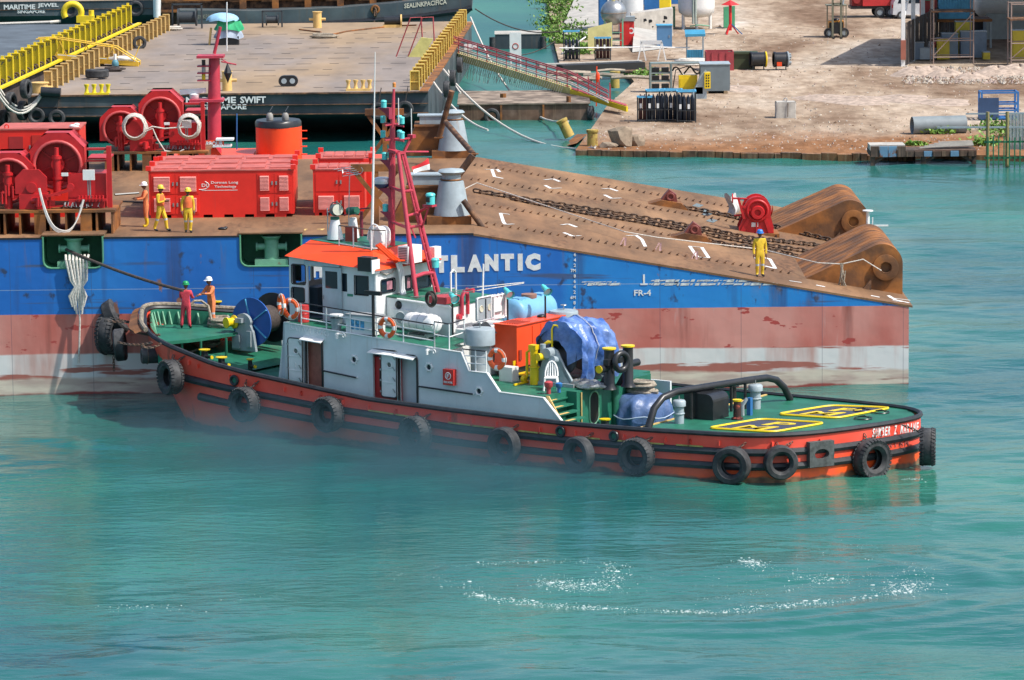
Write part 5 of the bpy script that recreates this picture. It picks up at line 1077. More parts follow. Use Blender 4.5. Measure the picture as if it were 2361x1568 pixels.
p = TX(1055, 730, CX1); MB().cyl(p, p+[.15, 0, 0], .1, 12).build('valve_wheel', mat('pipe_red', (.6,.04,.06), .5), cas)
a, q = TZ(1028, 668, 5.6), TW(*TX(1100, 650, CX1+.5))
MB().tube([tl(GY(946, 690, TW(*l1b)[1])), TX(1100, 662, -14.5), TX(1208, 651, -14.5)], .014, 5).tube([tl(GY(946, 685, TW(*l1b)[1])), TX(1100, 670, -14.5), TX(1208, 653, -14.5)], .014, 5).build('wire_stay', ROPEW, tug)
p = TY(993, 690, -2.4); hb = E('hose_bundle', 'dark coil of hose hung on a post above the life raft', 'hose', TW(*p), -TH)
for k in range(6): MB().torus((.03*math.sin(k*2), .03*k-.08, .02*math.cos(k*3)), (.25, 1, .1*math.sin(k)), .2+.012*k, .03, 18, 6, rz=.03).build('hose_turn', mat('dark_hose', (.04,.03,.025), .6), hb)
# ---------------- boat deck furniture ----------------
def onb(px, py):
    z = 3.5
    for _ in range(6): q = TZ(px, py, z); z = bdz(q[0], q[1])
    return TZ(px, py, z)
er = [TY(695, 752, WY_+.06), TY(753, 761, WY_+.06), TY(808, 771, WY_+.06), TY(868, 781, WY_+.06), TY(930, 791, WY_+.06), TY(1002, 803, WY_+.06), TY(1036, 808, WY_+.06)]
er = [np.array([q[0], WY_+.06, bz(q[0])]) for q in er]
posts(er[:6], .78, (1., .66, .3), WHITE, BLACK)
posts(er[5:]+[er[6]+np.array([.0, .9, .05])], .9, (1., .5), WHITE, BLACK)
p = TY(861, 745, WY_+.02); MB().cyl((p[0], p[1], bz(p[0])), (p[0], p[1], TY(861, 673, WY_)[2]), .055, 8).bar((p[0]-.35, p[1], TY(861, 676, WY_)[2]), (p[0]+.35, p[1], TY(861, 676, WY_)[2]), .12, .14).build('loudhailer_post', BLACK, tug)
def buoy(p, label, ry=0.):
    t = E('lifebuoy', label, 'lifebuoy', TW(*p), -TH, 'orange lifebuoys on the tug')
    for k in range(4):
        for j, (m_, nm, a0, a1) in enumerate(((ORANGEB, 'ring_section', 12, 78), (WHITE, 'white_band', -12, 12))):
            MB().torus((0, 0, 0), (0, 1, 0), .3, .085 if j == 0 else .088, 8, 8, arc=(R_(90*k+a0), R_(90*k+a1))).build(nm, m_, t)
    MB().tube([((.395)*math.cos(a), -.03, .395*math.sin(a)) for a in np.linspace(0, 6.28, 24, endpoint=False)], .012, 5, closed=True).build('grab_line', ROPEW, t); return t
b1 = buoy(TY(671, 712, WY_-.0), 'orange lifebuoy on the rail below the wheelhouse windows'); buoy(TY(893, 755, WY_-.03), 'orange lifebuoy on the rail left of the white life raft'); buoy(TY(1146, 828, WY_+.5), 'orange lifebuoy hung on the low aft rail by the grey vent'); 
t = buoy(TX(649, 702, x0-.05), 'orange lifebuoy on the front rail, seen nearly edge-on'); t.rotation_euler.z = R_(-72)
er2 = [TY(1068, 862, WY_+.1), TY(1097, 864, WY_+.1), TY(1121, 867, WY_+.1)]; z2_ = W(1100, 857)[1]
posts([np.array([q[0], WY_+.1, z2_]) for q in er2], .72, (1., .7, .35))
p = onb(820, 765); t = E('cooler_box', 'white icebox with blue stickers on the boat deck', 'box', TW(*onb(843, 768)), -TH)
MB().box(-.62, .62, -.32, .32, 0, .62).build('body', mat('icebox_white', (.72,.73,.72), .5, var=.1, rust=.1), t); MB().box(-.64, .64, -.34, .34, .62, .68).build('lid', mat('lid_grey', (.3,.32,.34), .6), t)
for x_ in (-.42, -.2, .02): MB().box(x_, x_+.17, -.327, -.32, .15, .5).build('sticker', mat('sticker_blue', (.1,.4,.7), .5, var=.5, vs=9), t)
p = onb(776, 761); t = E('deck_stool', 'grey bucket with a round white seat on the boat deck', 'stool', TW(*p), -TH); MB().lathe([(.16, 0), (.22, .42), (.24, .44)], n=16).build('bucket', GREY, t); MB().lathe([(.25, .52), (.25, .56), (.001, .57)], n=16).cyl((0, 0, .44), (0, 0, .52), .05, 8).build('seat', WHITE, t)
p = onb(700, 742); t = E('red_drum', 'red drum by the wheelhouse door', 'drum', TW(*p), -TH); MB().cyl((0, 0, 0), (0, 0, .6), .2, 14).build('barrel', mat('drum_red', (.6,.05,.05), .4), t); MB().torus((0, 0, .3), (0, 0, 1), .2, .015, 14, 5).build('hoop', RED, t)
p = onb(975, 777); t = E('life_raft', 'white life raft canister lying on a cradle', 'life raft', TW(*p)+np.array([0, 0, .0]), -TH-R_(8))
MB().lathe([(.001, -.75), (.2, -.74), (.3, -.66), (.33, -.55), (.33, .55), (.3, .66), (.2, .74), (.001, .75)], (0, 0, .5), (1, 0, 0), 20).build('canister', WHITE, t)
for x_ in (-.35, .0, .35): MB().torus((x_, 0, .5), (1, 0, 0), .335, .02, 20, 5).build('strap', mat('strap_grey', (.5,.52,.53), .6), t)
MB().lathe([(.345, -.03), (.365, 0), (.345, .03)], (0, 0, .5), (0, 0, 1), 4).box(-.73, .73, -.34, .34, .485, .515).build('seam', WHITE, t); MB().bar((-.5, -.25, .06), (.5, -.25, .06), .08).bar((-.5, .25, .06), (.5, .25, .06), .08).bar((-.4, -.3, .1), (-.4, .3, .1), .07, .12).bar((.4, -.3, .1), (.4, .3, .1), .07, .12).build('cradle', STEEL, t)
p = onb(928, 757); t = E('outdoor_fan_unit', 'small white fan unit with a black ball on top beside the casing', 'fan unit', TW(*p), -TH); MB().box(-.4, .4, -.2, .2, .1, .68).build('casing', WHITE, t); MB().lathe([(.001, 0), (.21, 0)], (.08, -.205, .4), (0, -1, 0), 18).build('fan_opening', GREY, t); MB().torus((.08, -.21, .4), (0, 1, 0), .22, .015, 20, 5).build('fan_ring', WHITE, t); MB().ell((-.12, 0, .83), (.16, .16, .16)).build('round_float', BLACK, t)
p = onb(1015, 768); t = E('fire_pump', 'red and yellow pump between life raft and casing', 'pump', TW(*p), -TH); MB().cyl((-.3, 0, .45), (.1, 0, .45), .12, 12).box(-.2, .1, -.1, .1, 0, .35).build('body', mat('drum_red', (.6,.05,.05), .4), t); MB().cyl((.1, 0, .5), (.35, 0, .5), .14, 12).build('motor', YEL, t); MB().lathe([(.1, 0), (.06, .1), (.06, .4), (.1, .45)], (.35, -.1, 0), n=10).build('standpipe', WHITE, t)
# ---------------- aft of the deckhouse ----------------
p = TZ(1108, 858, 2.62); t = E('mushroom_vent', 'big grey round ventilator on a column aft of the life raft', 'ventilator', TW(p[0], p[1], ad), -TH, 'grey round engine room ventilators'); zt = TX(1107, 757, p[0])[2]-ad
MB().lathe([(.38, 0), (.34, .05), (.34, zt-.55)], n=20).build('trunk', GREY, t); MB().lathe([(.36, zt-.56), (.52, zt-.56), (.52, zt-.04), (.5, zt), (.001, zt+.03)], n=24).build('hood', GREYL, t); MB().cyl((0, 0, zt), (0, 0, zt+.2), .02, 6).lathe([(.001, .2), (.12, .2)], (0, 0, zt), n=12).torus((0, 0, zt+.2), (0, 0, 1), .11, .012, 14, 5).build('handwheel', STEEL, t)
q = TX(1300, 750, p[0]); dup(t, TW(p[0], q[1], ad), -TH, 'far grey round ventilator partly behind the orange generator')
for y_, px, py, m_, nm in ((-.9, 1117, 710, GREY, 'inside'), (-.1, 1148, 706, WHITE, 'outside')):
    q = TX(px, py, CX1+.75); t = E('skylight_hatch', 'open hatch lid showing its dark inner face' if nm == 'inside' else 'open white hatch lid with clips', 'hatch', TW(q[0], q[1], q[2]-.42), -TH, 'open hatch lids abaft the casing')
    MB().ext(rrect(-.5, .5, 0, .82, .07), 'x', -.04, .04).build('lid', m_, t); MB().tube([(.05, u_, v_) for u_, v_ in rrect(-.5, .5, 0, .82, .07)], .03, 6, closed=True).build('lid_rim', WHITE, t)
    if nm == 'inside':
        for yy in (-.25, .25): MB().disc((.045, yy, .42), (1, 0, 0), .11, 16).torus((.05, yy, .42), (1, 0, 0), .11, .015, 16, 5).build('port_light', mat('port_cream', (.6,.58,.45), .3), t)
        MB().bar((.06, 0, .05), (.06, 0, .75), .03).build('centre_bar', BLACK, t)
    else:
        for k in range(5): MB().box(.03, .08, -.52+.22*k, -.46+.22*k, .78, .88).build('clip', WHITE, t)
        MB().bar((.07, .2, .1), (.07, .25, .7), .05).box(.04, .09, -.3, .1, .2, .25).build('hinge_arm', STEEL, t)
q = TX(1120, 760, CX1+.9); MB().box(CX1+.1, CX1+.85, -1.5, 1.2, ad-.05, q[2]+.05).build('skylight_coaming', WHITE, tug)
MB().add([(CX1+1.22, -1.5, q[2]-.1), (CX1+1.22, -.6, q[2]-.1), (CX1+.8, -.6, q[2]+.25), (CX1+.8, -1.5, q[2]+.25), (CX1+1.26, -1.5, q[2]-.12), (CX1+1.26, -.6, q[2]-.12), (CX1+.84, -.6, q[2]+.23), (CX1+.84, -1.5, q[2]+.23)], [(0, 1, 2, 3), (4, 7, 6, 5), (0, 4, 5, 1), (1, 5, 6, 2), (2, 6, 7, 3)]).build('grating_flap', BLACK, tug)
p = TX(1215, 738, CX1+.6); t = E('water_tank', 'ribbed light blue plastic water tank behind the generator', 'tank', TW(CX1+.7, p[1], p[2]-.15), -TH); TB = mat('tank_blue', (.16,.4,.62), .45, var=.08)
prof = [(-1.05+.15*i, .5+.035*(i % 2)) for i in range(15)]; MB().lathe([(.001, -1.15), (.35, -1.13)]+[(r, z) for z, r in prof]+[(.35, 1.13), (.001, 1.15)], (0, 0, .5), (0, 1, 0), 20).build('shell', TB, t)
MB().lathe([(.26, .92), (.28, .98), (.28, 1.1), (.001, 1.12)], n=16).build('lid', mat('lid_brown', (.3,.16,.12), .6), t); MB().box(-.2, .2, -.9, -.5, .95, 1.05).box(-.2, .2, .5, .9, .95, 1.05).build('top_rib', TB, t)
def gooselamp(px, py, x, base, label):
    p = TX(px, py, x); t = E('deck_floodlight', label, 'floodlight', TW(p[0], p[1], base), -TH, 'turquoise floodlights on black poles'); h = p[2]-base
    MB().cyl((0, 0, 0), (0, 0, h), .035, 8).build('pole', BLACK, t); MB().lathe([(.06, -.24), (.09, -.12), (.09, 0), (.17, .2)], (.02, 0, h+.08), (.8, -.35, -.45), 14).build('lamp_hood', TEAL, t); MB().disc((.12, -.06, h-.0), (.8, -.35, -.45), .14, 14).build('lamp_glass', mat('lamp_lens', (.7,.75,.7), .15), t)
gooselamp(1257, 672, CX1+1.8, ad, 'turquoise floodlight on a tall black pole over the generator'); gooselamp(1170, 679, CX1+.9, ad+.8, 'turquoise floodlight beside the white hatch lid'); gooselamp(1043, 689, CX1+.1, bdz(CX1, 0), 'turquoise floodlight at the corner of the engine casing')
# generator
c = TZ(1192, 838, 2.72); t = E('generator_set', 'orange-red boxy generator set on the aft deck of the tug', 'generator', TW(c[0]-.45, c[1]+1.5, ad), -TH); gz = TX(1192, 752, c[0])[2]-ad; b0 = 2.72-ad; OR2 = ORANGE
MB().box(-.5, .45, -1.5, 1.45, b0, gz).build('canopy', OR2, t); MB().box(-.52, .47, -1.52, 1.47, b0-.14, b0).build('fuel_base', OR2, t); MB().box(-.54, .5, -1.54, 1.5, gz, gz+.03).build('roof', OR2, t)
MB().box(.45, .47, -.55, -.1, b0+.05, gz-.1).build('side_door', OR2, t); MB().box(.45, .47, -.02, 1.3, b0+.05, gz-.1).build('side_door', OR2, t); MB().box(.465, .48, .0, .28, b0+.65, b0+.85).build('dark_window', GLASS, t)
mb = MB()
for k in range(8): mb.box(-.4+.1*k, -.36+.1*k, -1.3, -.5, gz+.03, gz+.05)
mb.build('roof_grille', mat('generator_dark_red', (.3,.04,.02), .7), t); MB().ell((.0, .7, gz+.06), (.16, .2, .07)).build('exhaust_flap', BLACK, t); MB().box(.455, .49, -1.4, -1.25, b0+.1, b0+.45).build('control_recess', mat('generator_dark_red', (.3,.04,.02), .7), t); MB().box(-.45, .4, -1.4, 1.35, 0, b0-.14).build('skid_base', BLACK, t)  # darker red on the roof slats and the control recess
# tow winch under the tarpaulin
c = TZ(1290, 884, ad); t = E('tow_winch', 'grey towing winch half covered by blue tarpaulin', 'winch', TW(c[0]+.1, c[1]+.7, ad), -TH)
for yy in (-1.2, .9): MB().ext([(-.85, 0), (.75, 0), (.75, .1), (.12, 1.25), (-.3, 1.3), (-.55, .6)], 'y', yy, yy+.1).build('side_frame', GREYL, t); MB().ext([(-.95, 0), (.9, 0), (.9, .12), (-.95, .12)], 'y', yy-.12, yy+.2).build('foot', GREYL, t); MB().bar((.75, yy+.05, .1), (.2, yy+.05, .9), .1, .14).build('frame_stay', GREYL, t)
MB().lathe([(.85, -1.05), (.85, -.95), (.4, -.95), (.4, .75), (.85, .75), (.85, .85)], (0, 0, 1.1), (0, 1, 0), 26).build('drum', mat('dark_steel', (.08,.09,.1), .5), t); MB().cyl((-.1, -1.5, 1.15), (-.1, -1.1, 1.15), .18, 14).cyl((.1, -1.45, .95), (.1, -1.2, .9), .13, 12).cyl((-.3, -1.4, 1.1), (-.3, -1.4, 1.45), .1, 10).build('hydraulic_motor', GREYL, t); MB().cyl((-.35, -1.65, 1.02), (-.3, -1.4, 1.02), .13, 12).build('motor_cap', YEL, t)
TARP = mat('blue_tarpaulin', (.06,.15,.46), .3, var=.3, vs=2.2, bump=2.2, bs=4, col2=(.16,.27,.6), c2s=1.5)
def tarp(u_, v_):
    a = R_(-25+215*u_); rr = 1.02+.045*math.sin(9*v_+5*u_)+.05*math.sin(23*v_+3*u_)+.03*math.sin(31*u_+7*v_)+.025*math.sin(47*v_-19*u_)+.02*math.sin(61*u_+37*v_)
    y = -.95+2.35*v_; x = rr*math.cos(a)*(1.02-.1*math.sin(v_*3))+.1*u_; z = 1.15+rr*math.sin(a)*(1+.08*math.sin(6*v_))
    if u_ < .12: z -= (.12-u_)*(3.5+2*math.sin(8*v_)); x += .05*math.sin(20*v_)
    return (x, y-.12*math.sin(4*u_), z)
to = MB().grid(tarp, 46, 34).build('blue_tarpaulin', TARP, None, label='crumpled blue tarpaulin thrown over the towing winch drum', cat='tarpaulin', loc=tuple(TW(c[0]+.1, c[1]+.7, ad)), rz=-TH)
MB().tube([np.array(tarp(f, .5))+np.array(tarp(f, .5))*.005+[.03, 0, .02] for f in np.linspace(.05, .95, 20)], .015, 5).build('lashing', ROPEW, to); MB().grid(lambda u_, v_: (np.array(tarp(u_*.7+.1, 0))*np.array([1-.55*v_, 1, 1-.3*v_])+np.array([0, -.06*v_, 0])), 20, 4).build('side_flap', TARP, to)
# yellow valve stand
c = TZ(1232, 886, ad); t = E('fuel_valve_stand', 'bright yellow pipe and valve stand beside the generator', 'valve stand', TW(c[0], c[1], ad), -TH)
MB().cyl((0, 0, 0), (0, 0, .6), .16, 14).torus((0, 0, .6), (0, 0, 1), .17, .03, 16, 6).cyl((0, 0, .6), (0, 0, 1.25), .14, 14).cb((0, 0, 1.3), (.3, .26, .16)).build('filter_body', YEL, t); MB().tube([(-.12, 0, 1.2), (-.3, 0, 1.1), (-.3, 0, .25), (-.42, 0, .15)], .05, 8).tube([(.1, 0, 1.0), (.3, .1, 1.05), (.35, .12, 1.4), (.5, .15, 1.5), (.62, .2, 1.5)], .06, 8).build('bent_pipe', YEL, t); MB().tube([(.62, .2, .1), (.62, .2, 1.95), (.68, .22, 2.08), (.82, .25, 2.08), (.88, .27, 1.95)], .035, 8).build('vent_pipe', YEL, t)
MB().cyl((-.5, 0, .15), (-.36, 0, .15), .12, 10).build('flange', YEL, t)
c = TZ(1180, 875, ad); MB().bar(TZ(1185, 890, ad)+[0, 0, .04], TZ(1220, 882, ad)+[0, 0, .04], .06, .06).build('deck_pipe', YEL, tug); c = TZ(1172, 858, ad+.3); MB().box(c[0]-.25, c[0]+.3, c[1]-.2, c[1]+.2, ad, ad+.5).build('white_locker', WHITE, tug); c = TZ(1186, 858, ad+.2); MB().box(c[0], c[0]+.03, c[1]-.1, c[1]+.9, ad+.15, ad+.6).box(c[0], c[0]+.5, c[1]-.1, c[1]+.6, ad+.12, ad+.15).build('yellow_step', YEL, tug)
# plastic chair
c = TZ(1267, 900, ad); t = E('plastic_chair', 'white plastic garden chair on the aft deck of the tug', 'chair', TW(c[0], c[1]+.1, ad), -TH+R_(30)); CH = mat('white_plastic', (.85,.85,.84), .35, var=.03)
MB().box(-.22, .22, -.22, .22, .42, .45).build('seat', CH, t)
for sx in (-1, 1):
    for sy in (-1, 1): MB().bar((sx*.24, sy*.24, 0), (sx*.2, sy*.2, .42), .05).build('leg', CH, t)
bk = [(.22*math.cos(a), .2+.12*max(0, math.sin(a)), .45+.5*math.sin(a)) for a in np.linspace(0, math.pi, 11)]; bo = MB().tube(bk, .03, 6).build('backrest', CH, t)
for k in range(4): MB().bar((-.13+.087*k, .21, .45), (-.11+.073*k, .31, .9), .04, .02).build('back_slat', CH, bo)
def mush(px, py, m_, label, sz):
    c = TZ(px, py, ad); t = E('deck_vent', label, 'vent', TW(*c), -TH, 'small mushroom vents by the chair'); MB().cyl((0, 0, 0), (0, 0, .22*sz), .08*sz, 10).build('stem', m_, t); MB().lathe([(.08*sz, .2*sz), (.15*sz, .26*sz), (.16*sz, .42*sz), (.1*sz, .46*sz), (.001, .47*sz)], n=12).build('cap', m_, t)
mush(1265, 908, mat('vent_red', (.45,.06,.07), .5), 'red mushroom vent in front of the white chair', .95); mush(1289, 905, BLUEP, 'small blue mushroom vent right of the white chair', .75)
# towing bitts
for px, py in ((1405, 897), (1448, 891)):
    c = TZ(px, py, ad); t = E('towing_bitt', 'left black towing bitt with yellow cap and side horn' if px < 1420 else 'right black towing bitt with yellow cap', 'bitt', TW(*c), -TH, 'tall black towing bitts'); h = TX(px, py-92, c[0])[2]-ad
    MB().lathe([(.26, 0), (.19, .12), (.18, h)], n=18).build('post', BLACK, t); MB().lathe([(.24, h), (.24, h+.05), (.001, h+.055)], n=18).build('cap', YEL, t); s_ = -1 if px < 1420 else 1
    MB().cyl((0, s_*.1, h-.62), (0, s_*.62, h-.62), .13, 14).build('horn', BLACK, t)
    if s_ < 0: MB().cyl((0, -.62, h-.62), (0, -.65, h-.62), .135, 14).build('horn_cap', YEL, t)
    MB().ext([(-.5, 0), (-.15, 0), (-.15, .55)], 'y', -.04, .04).build('knee', BLACK, t)
c = (TZ(1405, 897, ad)+TZ(1448, 891, ad))/2; q = TX(1432, 834, c[0]+.3); MB().torus(q, (1, -.25, 0), .29, .11, 22, 10).bar(q+[-.3, -.5, 0], q+[-.3, .5, 0], .2).build('tow_ring', BLACK, tug)
def ropeheap(name, c, rad, label, m_, n_=7, r=.06, rz=-TH, flat=.5, world=True):
    t = E(name, label, 'rope', c, rz); rg = random.Random(len(label))
    for k in range(n_):
        o = (rg.uniform(-.1, .1)*rad, rg.uniform(-.1, .1)*rad); rr = rad*rg.uniform(.6, 1.05); ph = rg.random()*6; tl2 = rg.uniform(-.25, .25)
        MB().tube([(o[0]+rr*math.cos(a)*(1+.12*math.sin(3*a+ph)), o[1]+rr*flat*2*.5*math.sin(a)*(1+.1*math.sin(2*a+ph)), r+.065*k*.8+tl2*rr*.3*math.cos(a+ph)) for a in np.linspace(0, 6.28, 22, endpoint=False)], r, 6, closed=True).build('rope_turn', m_, t)
    return t
c = TZ(1355, 890, ad+.05); t = E('foil_bundle', 'crumpled silver and grey sheeting between winch and bitts', 'sheeting', TW(c[0], c[1]-.1, ad), -TH); SIL = mat('silver_sheet', (.42,.43,.42), .3, .4, var=.4, vs=5, bump=1., bs=9)
for k, (dx, dy, s_) in enumerate(((-.3, .1, .42), (.25, -.25, .4), (.1, .3, .35), (.55, .1, .3))): MB().grid(lambda u_, v_: (dx+s_*math.sin(math.pi*v_)*math.cos(6.283*u_)*(1+.25*math.sin(5*u_*6.28+k)), dy+s_*.9*math.sin(math.pi*v_)*math.sin(6.283*u_)*(1+.2*math.sin(9*v_)), s_*.6*(1-math.cos(math.pi*v_))*(1+.12*math.sin(4*u_*6.28))*.55), 18, 8).build('fold', SIL, t)
# blue bag and rope in the well
c = TZ(1463, 978, .78); t = E('tarp_bundle', 'blue tarpaulin bundle in the well deck with rope coiled on top', 'tarpaulin', TW(c[0]-.1, c[1]+.7, .75), -TH); TB2 = mat('faded_tarpaulin', (.09,.16,.34), .4, var=.3, vs=2, bump=2., bs=3)
MB().grid(lambda u_, v_: (1.0*math.sin(min(1, v_*1.02)*math.pi/2)**.6*math.cos(6.283*u_)*(1+.07*math.sin(7*6.283*u_)*v_+.05*math.sin(17*6.283*u_+6*v_)*v_), 1.15*math.sin(min(1, v_*1.02)*math.pi/2)**.6*math.sin(6.283*u_)*(1+.07*math.sin(9*6.283*u_)*v_), 1.02*math.cos(v_*math.pi/2)**.7+.07*math.sin(5*6.283*u_+2)*v_*(1-v_)*3+.04*math.sin(13*6.283*u_+9*v_)*v_), 90, 14).build('sheet', TB2, t)
MB().tube([(1.08*math.cos(a), 1.25*math.sin(a), .32+.05*math.sin(5*a)) for a in np.linspace(0, 6.28, 28, endpoint=False)], .02, 5, closed=True).build('lashing', mat('pale_lashing', (.4,.5,.65), .7), t)
ropeheap('rope_coil', TW(c[0]-.3, c[1]+.85, 1.66), .62, 'thick hemp rope coiled on the blue bundle in the well', ROPE, 9, .065, flat=.7)
for px, py, lab in ((1338, 985, 'yellow-capped bollard below the stairs'), (1395, 990, 'yellow-capped bollard left of the blue bundle')):
    c = TZ(px, py, .75); h = TX(px, py-24 if px < 1350 else py-22, c[0])[2]-.75; t = E('deck_bollard', lab, 'bollard', TW(c[0], c[1], .75), -TH, 'yellow-capped bollards along the tug rail'); MB().cyl((0, 0, 0), (0, 0, h), .15, 14).build('post', BLACK, t); MB().lathe([(.19, h), (.2, h+.04), (.001, h+.05)], n=16).build('cap', YEL, t)
# stern gear: tow hoop, vents, skylight box, bollard, logo mats
A, B = TZ(1495, 986, 1.58), TZ(1822, 922, 1.58); hp = [A, TX(1510, 945, A[0]+.1)]
def hoopx(f): return A[0]+(B[0]-A[0])*f
hp = [A]+[TX(px, py, hoopx(f)) for px, py, f in ((1508, 942, .03), (1528, 917, .1), (1560, 903, .2), (1640, 890, .42), (1730, 876, .7), (1768, 871, .82), (1790, 876, .88), (1808, 893, .95))]+[B]
MB().tube(hp, .125, 10).build('tow_hoop', BLACK, tug)
for px, py, pb, f in ((1594, 897, 970, .28), (1686, 883, 960, .55), (1718, 879, 945, .68)): q = TX(px, py, hoopx(f)); MB().cyl((q[0], q[1], 1.57), q, .055, 8).build('hoop_prop', BLACK, tug)
for px, py, py0, lab, s_ in ((1566, 976, 922, 'grey ribbed vent head beside the tow hoop foot', .9), (1742, 942, 886, 'grey vent head on the far side of the stern deck', 1.)):
    c = TZ(px, py, 1.57); h = TX(px, py0, c[0])[2]-1.57; t = E('stern_vent', lab, 'vent', TW(*c), -TH, 'grey vents on the stern deck'); MB().cyl((0, 0, 0), (0, 0, h*.8), .18*s_, 16).torus((0, 0, h*.42), (0, 0, 1), .19*s_, .025, 16, 6).build('trunk', GREYL, t); MB().lathe([(.18*s_, h*.72), (.25*s_, h*.74), (.25*s_, h*.94), (.2*s_, h), (.001, h+.01)], n=18).build('hood', GREYL, t); MB().cyl((0, 0, h), (0, 0, h+.14), .02, 6).build('spindle', STEEL, t)
c = TZ(1648, 971, 1.57); t = E('companion_box', 'black curved-top companion box on the stern deck', 'box', TW(c[0]-.1, c[1]+.05, 1.57), -TH)
pf = [(0, 0), (.62, 0)]+[(.37+.25*math.cos(a), .62+.25*math.sin(a)) for a in np.linspace(0, math.pi/2, 6)]+[(0, .87)]
MB().ext([(-.62+u_, v_) for u_, v_ in pf], 'y', 0, 1.0).build('cover', BLACK, t); MB().box(-1.15, -.62, 0, 1.0, 0, .9).build('rear_box', BLACK, t)
c = TZ(1700, 967, 1.57); t = E('capstan_post', 'black stern post with yellow cap and rusty foot', 'bollard', TW(*c), -TH); MB().lathe([(.2, 0), (.2, .06), (.14, .08), (.13, .62)], n=16).build('post', mat('worn_post', (.05,.02,.018), .5, rust=.5, rcol=(.3,.06,.04), rs=3), t); MB().lathe([(.15, .62), (.16, .68), (.001, .69)], n=16).build('cap', YEL, t)
c = TZ(1690, 925, 1.57); MB().lathe([(.25, 0), (.12, .1), (.12, .5), (.22, .52), (.22, .56), (.001, .56)], n=14).build('deck_bollard', [BLACK], label='black bollard with yellow cap behind the companion box', cat='bollard', loc=tuple(TW(*c)), rz=-TH)
c = TZ(1712, 958, 1.57); MB().tube([(0, 0, 0), (0, 0, .35), (.1, .1, .55), (.05, .2, .4)], .07, 8).box(.1, .25, .1, .25, 0, .6, 1).build('hydrant', [GREYL, BLUEP], label='small blue and grey hydrant behind the capped post', cat='hydrant', loc=tuple(TW(*c)), rz=-TH)
MATB = mat('mat_navy', (.04,.05,.085), .8, var=.15)
for q4, lab in ((((1630, 989), (1755, 968), (1905, 977), (1785, 998)), 'navy deck mat with yellow border and MP letters, nearer the rail'), (((1790, 957), (1915, 937), (2057, 942), (1930, 966)), 'navy deck mat with yellow border and MP letters, nearer the stern tip')):
    P = [TZ(x, y, 1.575)[:2] for x, y in q4]; C0 = sum(P)/4; t = E('deck_mat', lab, 'mat', TW(C0[0], C0[1], 1.575), -TH, 'lettered mats on the stern deck'); Q = []
    for i in range(4):
        a, b_, c_ = P[(i-1) % 4]-C0, P[i]-C0, P[(i+1) % 4]-C0; u1, u2 = nrm(a-b_), nrm(c_-b_); rr = .35; p1, p2 = b_+u1*rr, b_+u2*rr
        Q += [p1*(1-f)**2+b_*2*f*(1-f)+p2*f*f for f in np.linspace(0, 1, 5)]
    MB().add([(x, y, .012) for x, y in Q]+[(x, y, 0) for x, y in Q], [tuple(range(len(Q)))]).build('base_sheet', MATB, t); MB().tube([(x, y, .03) for x, y in Q], .045, 6, closed=True).build('rope_border', YEL, t)
    ux = nrm(np.append(P[2]-P[1]+P[3]-P[0], 0)); uy = nrm(np.append(P[1]-P[0]+P[2]-P[3], 0)); m0 = np.array([0, 0, .018])
    # letters read along the diagonal of the mat
    text('M', 1.05, .85, m0-uy*.5-ux*.05, ux, uy, YEL, 'letter', t, False, .008, .01, 0.); text('P', .8, .8, m0+uy*.5+ux*.1, ux, uy, YEL, 'letter', t, False, .008, .01, 0.)
for px, py in ((1988, 948), (1990, 966), (2030, 952)): c = TZ(px, py, 1.575); MB().torus(c+[0, 0, .03], (0, 0, 1), .3, .02, 18, 5).tube([c+[-.2, 0, .06], c+[0, .1, .1], c+[.2, 0, .06]], .02, 5).build('deck_ring', BLACK, tug)
# ---------------- bow gear ----------------
fz = lambda x: float(np.interp(x, [-31, -25, -20], [2.3, 1.72, 1.0]))
c = TZ(563, 802, 2.1); t = E('anchor_winch', 'bow winch with big blue drum flange and grey frame', 'winch', TW(c[0]+.3, c[1]+.4, fz(c[0])+.12), -TH); t.scale = (.84,)*3
MB().ext([(-.62, 0), (.7, 0), (.55, .85), (.4, 1.15)]+circ(0, 1.2, .45, 8, R_(10), R_(170), True)+[(-.4, .9)], 'y', -1.0, -.85).build('side_frame', GREY, t); MB().box(-.5, -.1, -1.15, -.95, .1, .7).box(.25, .5, -1.1, -1, .2, .9).build('gear_case', GREY, t); MB().ext([(-.55, .0), (.6, 0), (.5, 1.2), (-.3, 1.2)], 'y', 1.0, 1.15).build('side_frame', GREY, t)
fl = MB().lathe([(.001, .06), (1.08, .06), (1.08, 0), (.001, 0)], (.25, -.7, 1.25), (0, 1, 0), 36).build('drum_flange', mat('flange_blue', (.02,.1,.4), .4, var=.15), t)
for k in range(5): a = .6+k*math.pi/2.5; MB().bar((.25+.2*math.cos(a), -.73, 1.25+.2*math.sin(a)), (.25+1.05*math.cos(a), -.73, 1.25+1.05*math.sin(a)), .05, .06, up=(0, 1, 0)).build('flange_rib', SKYB, fl)
MB().lathe([(.6, -.62), (.6, .7)], (.25, 0, 1.25), (0, 1, 0), 30).build('rope_drum', ROPED, t); MB().lathe([(.001, .08), (1.1, .08), (1.1, 0), (.001, 0)], (.35, .7, 1.3), (0, 1, 0), 36).build('drum_flange', BLACK, t)
MB().lathe([(.3, 0), (.3, .05), (.2, .1), (.18, .3), (.24, .42), (.24, .46), (.001, .46)], (-.45, -1.0, 1.25), (-.3, -1, 0), 18).build('warping_head', YEL, t); MB().cyl((-.35, -1.0, 1.25), (.2, -.9, 1.25), .1, 10).cb((-.1, -1.1, 1.35), (.35, .2, .2)).build('shaft', GREY, t)
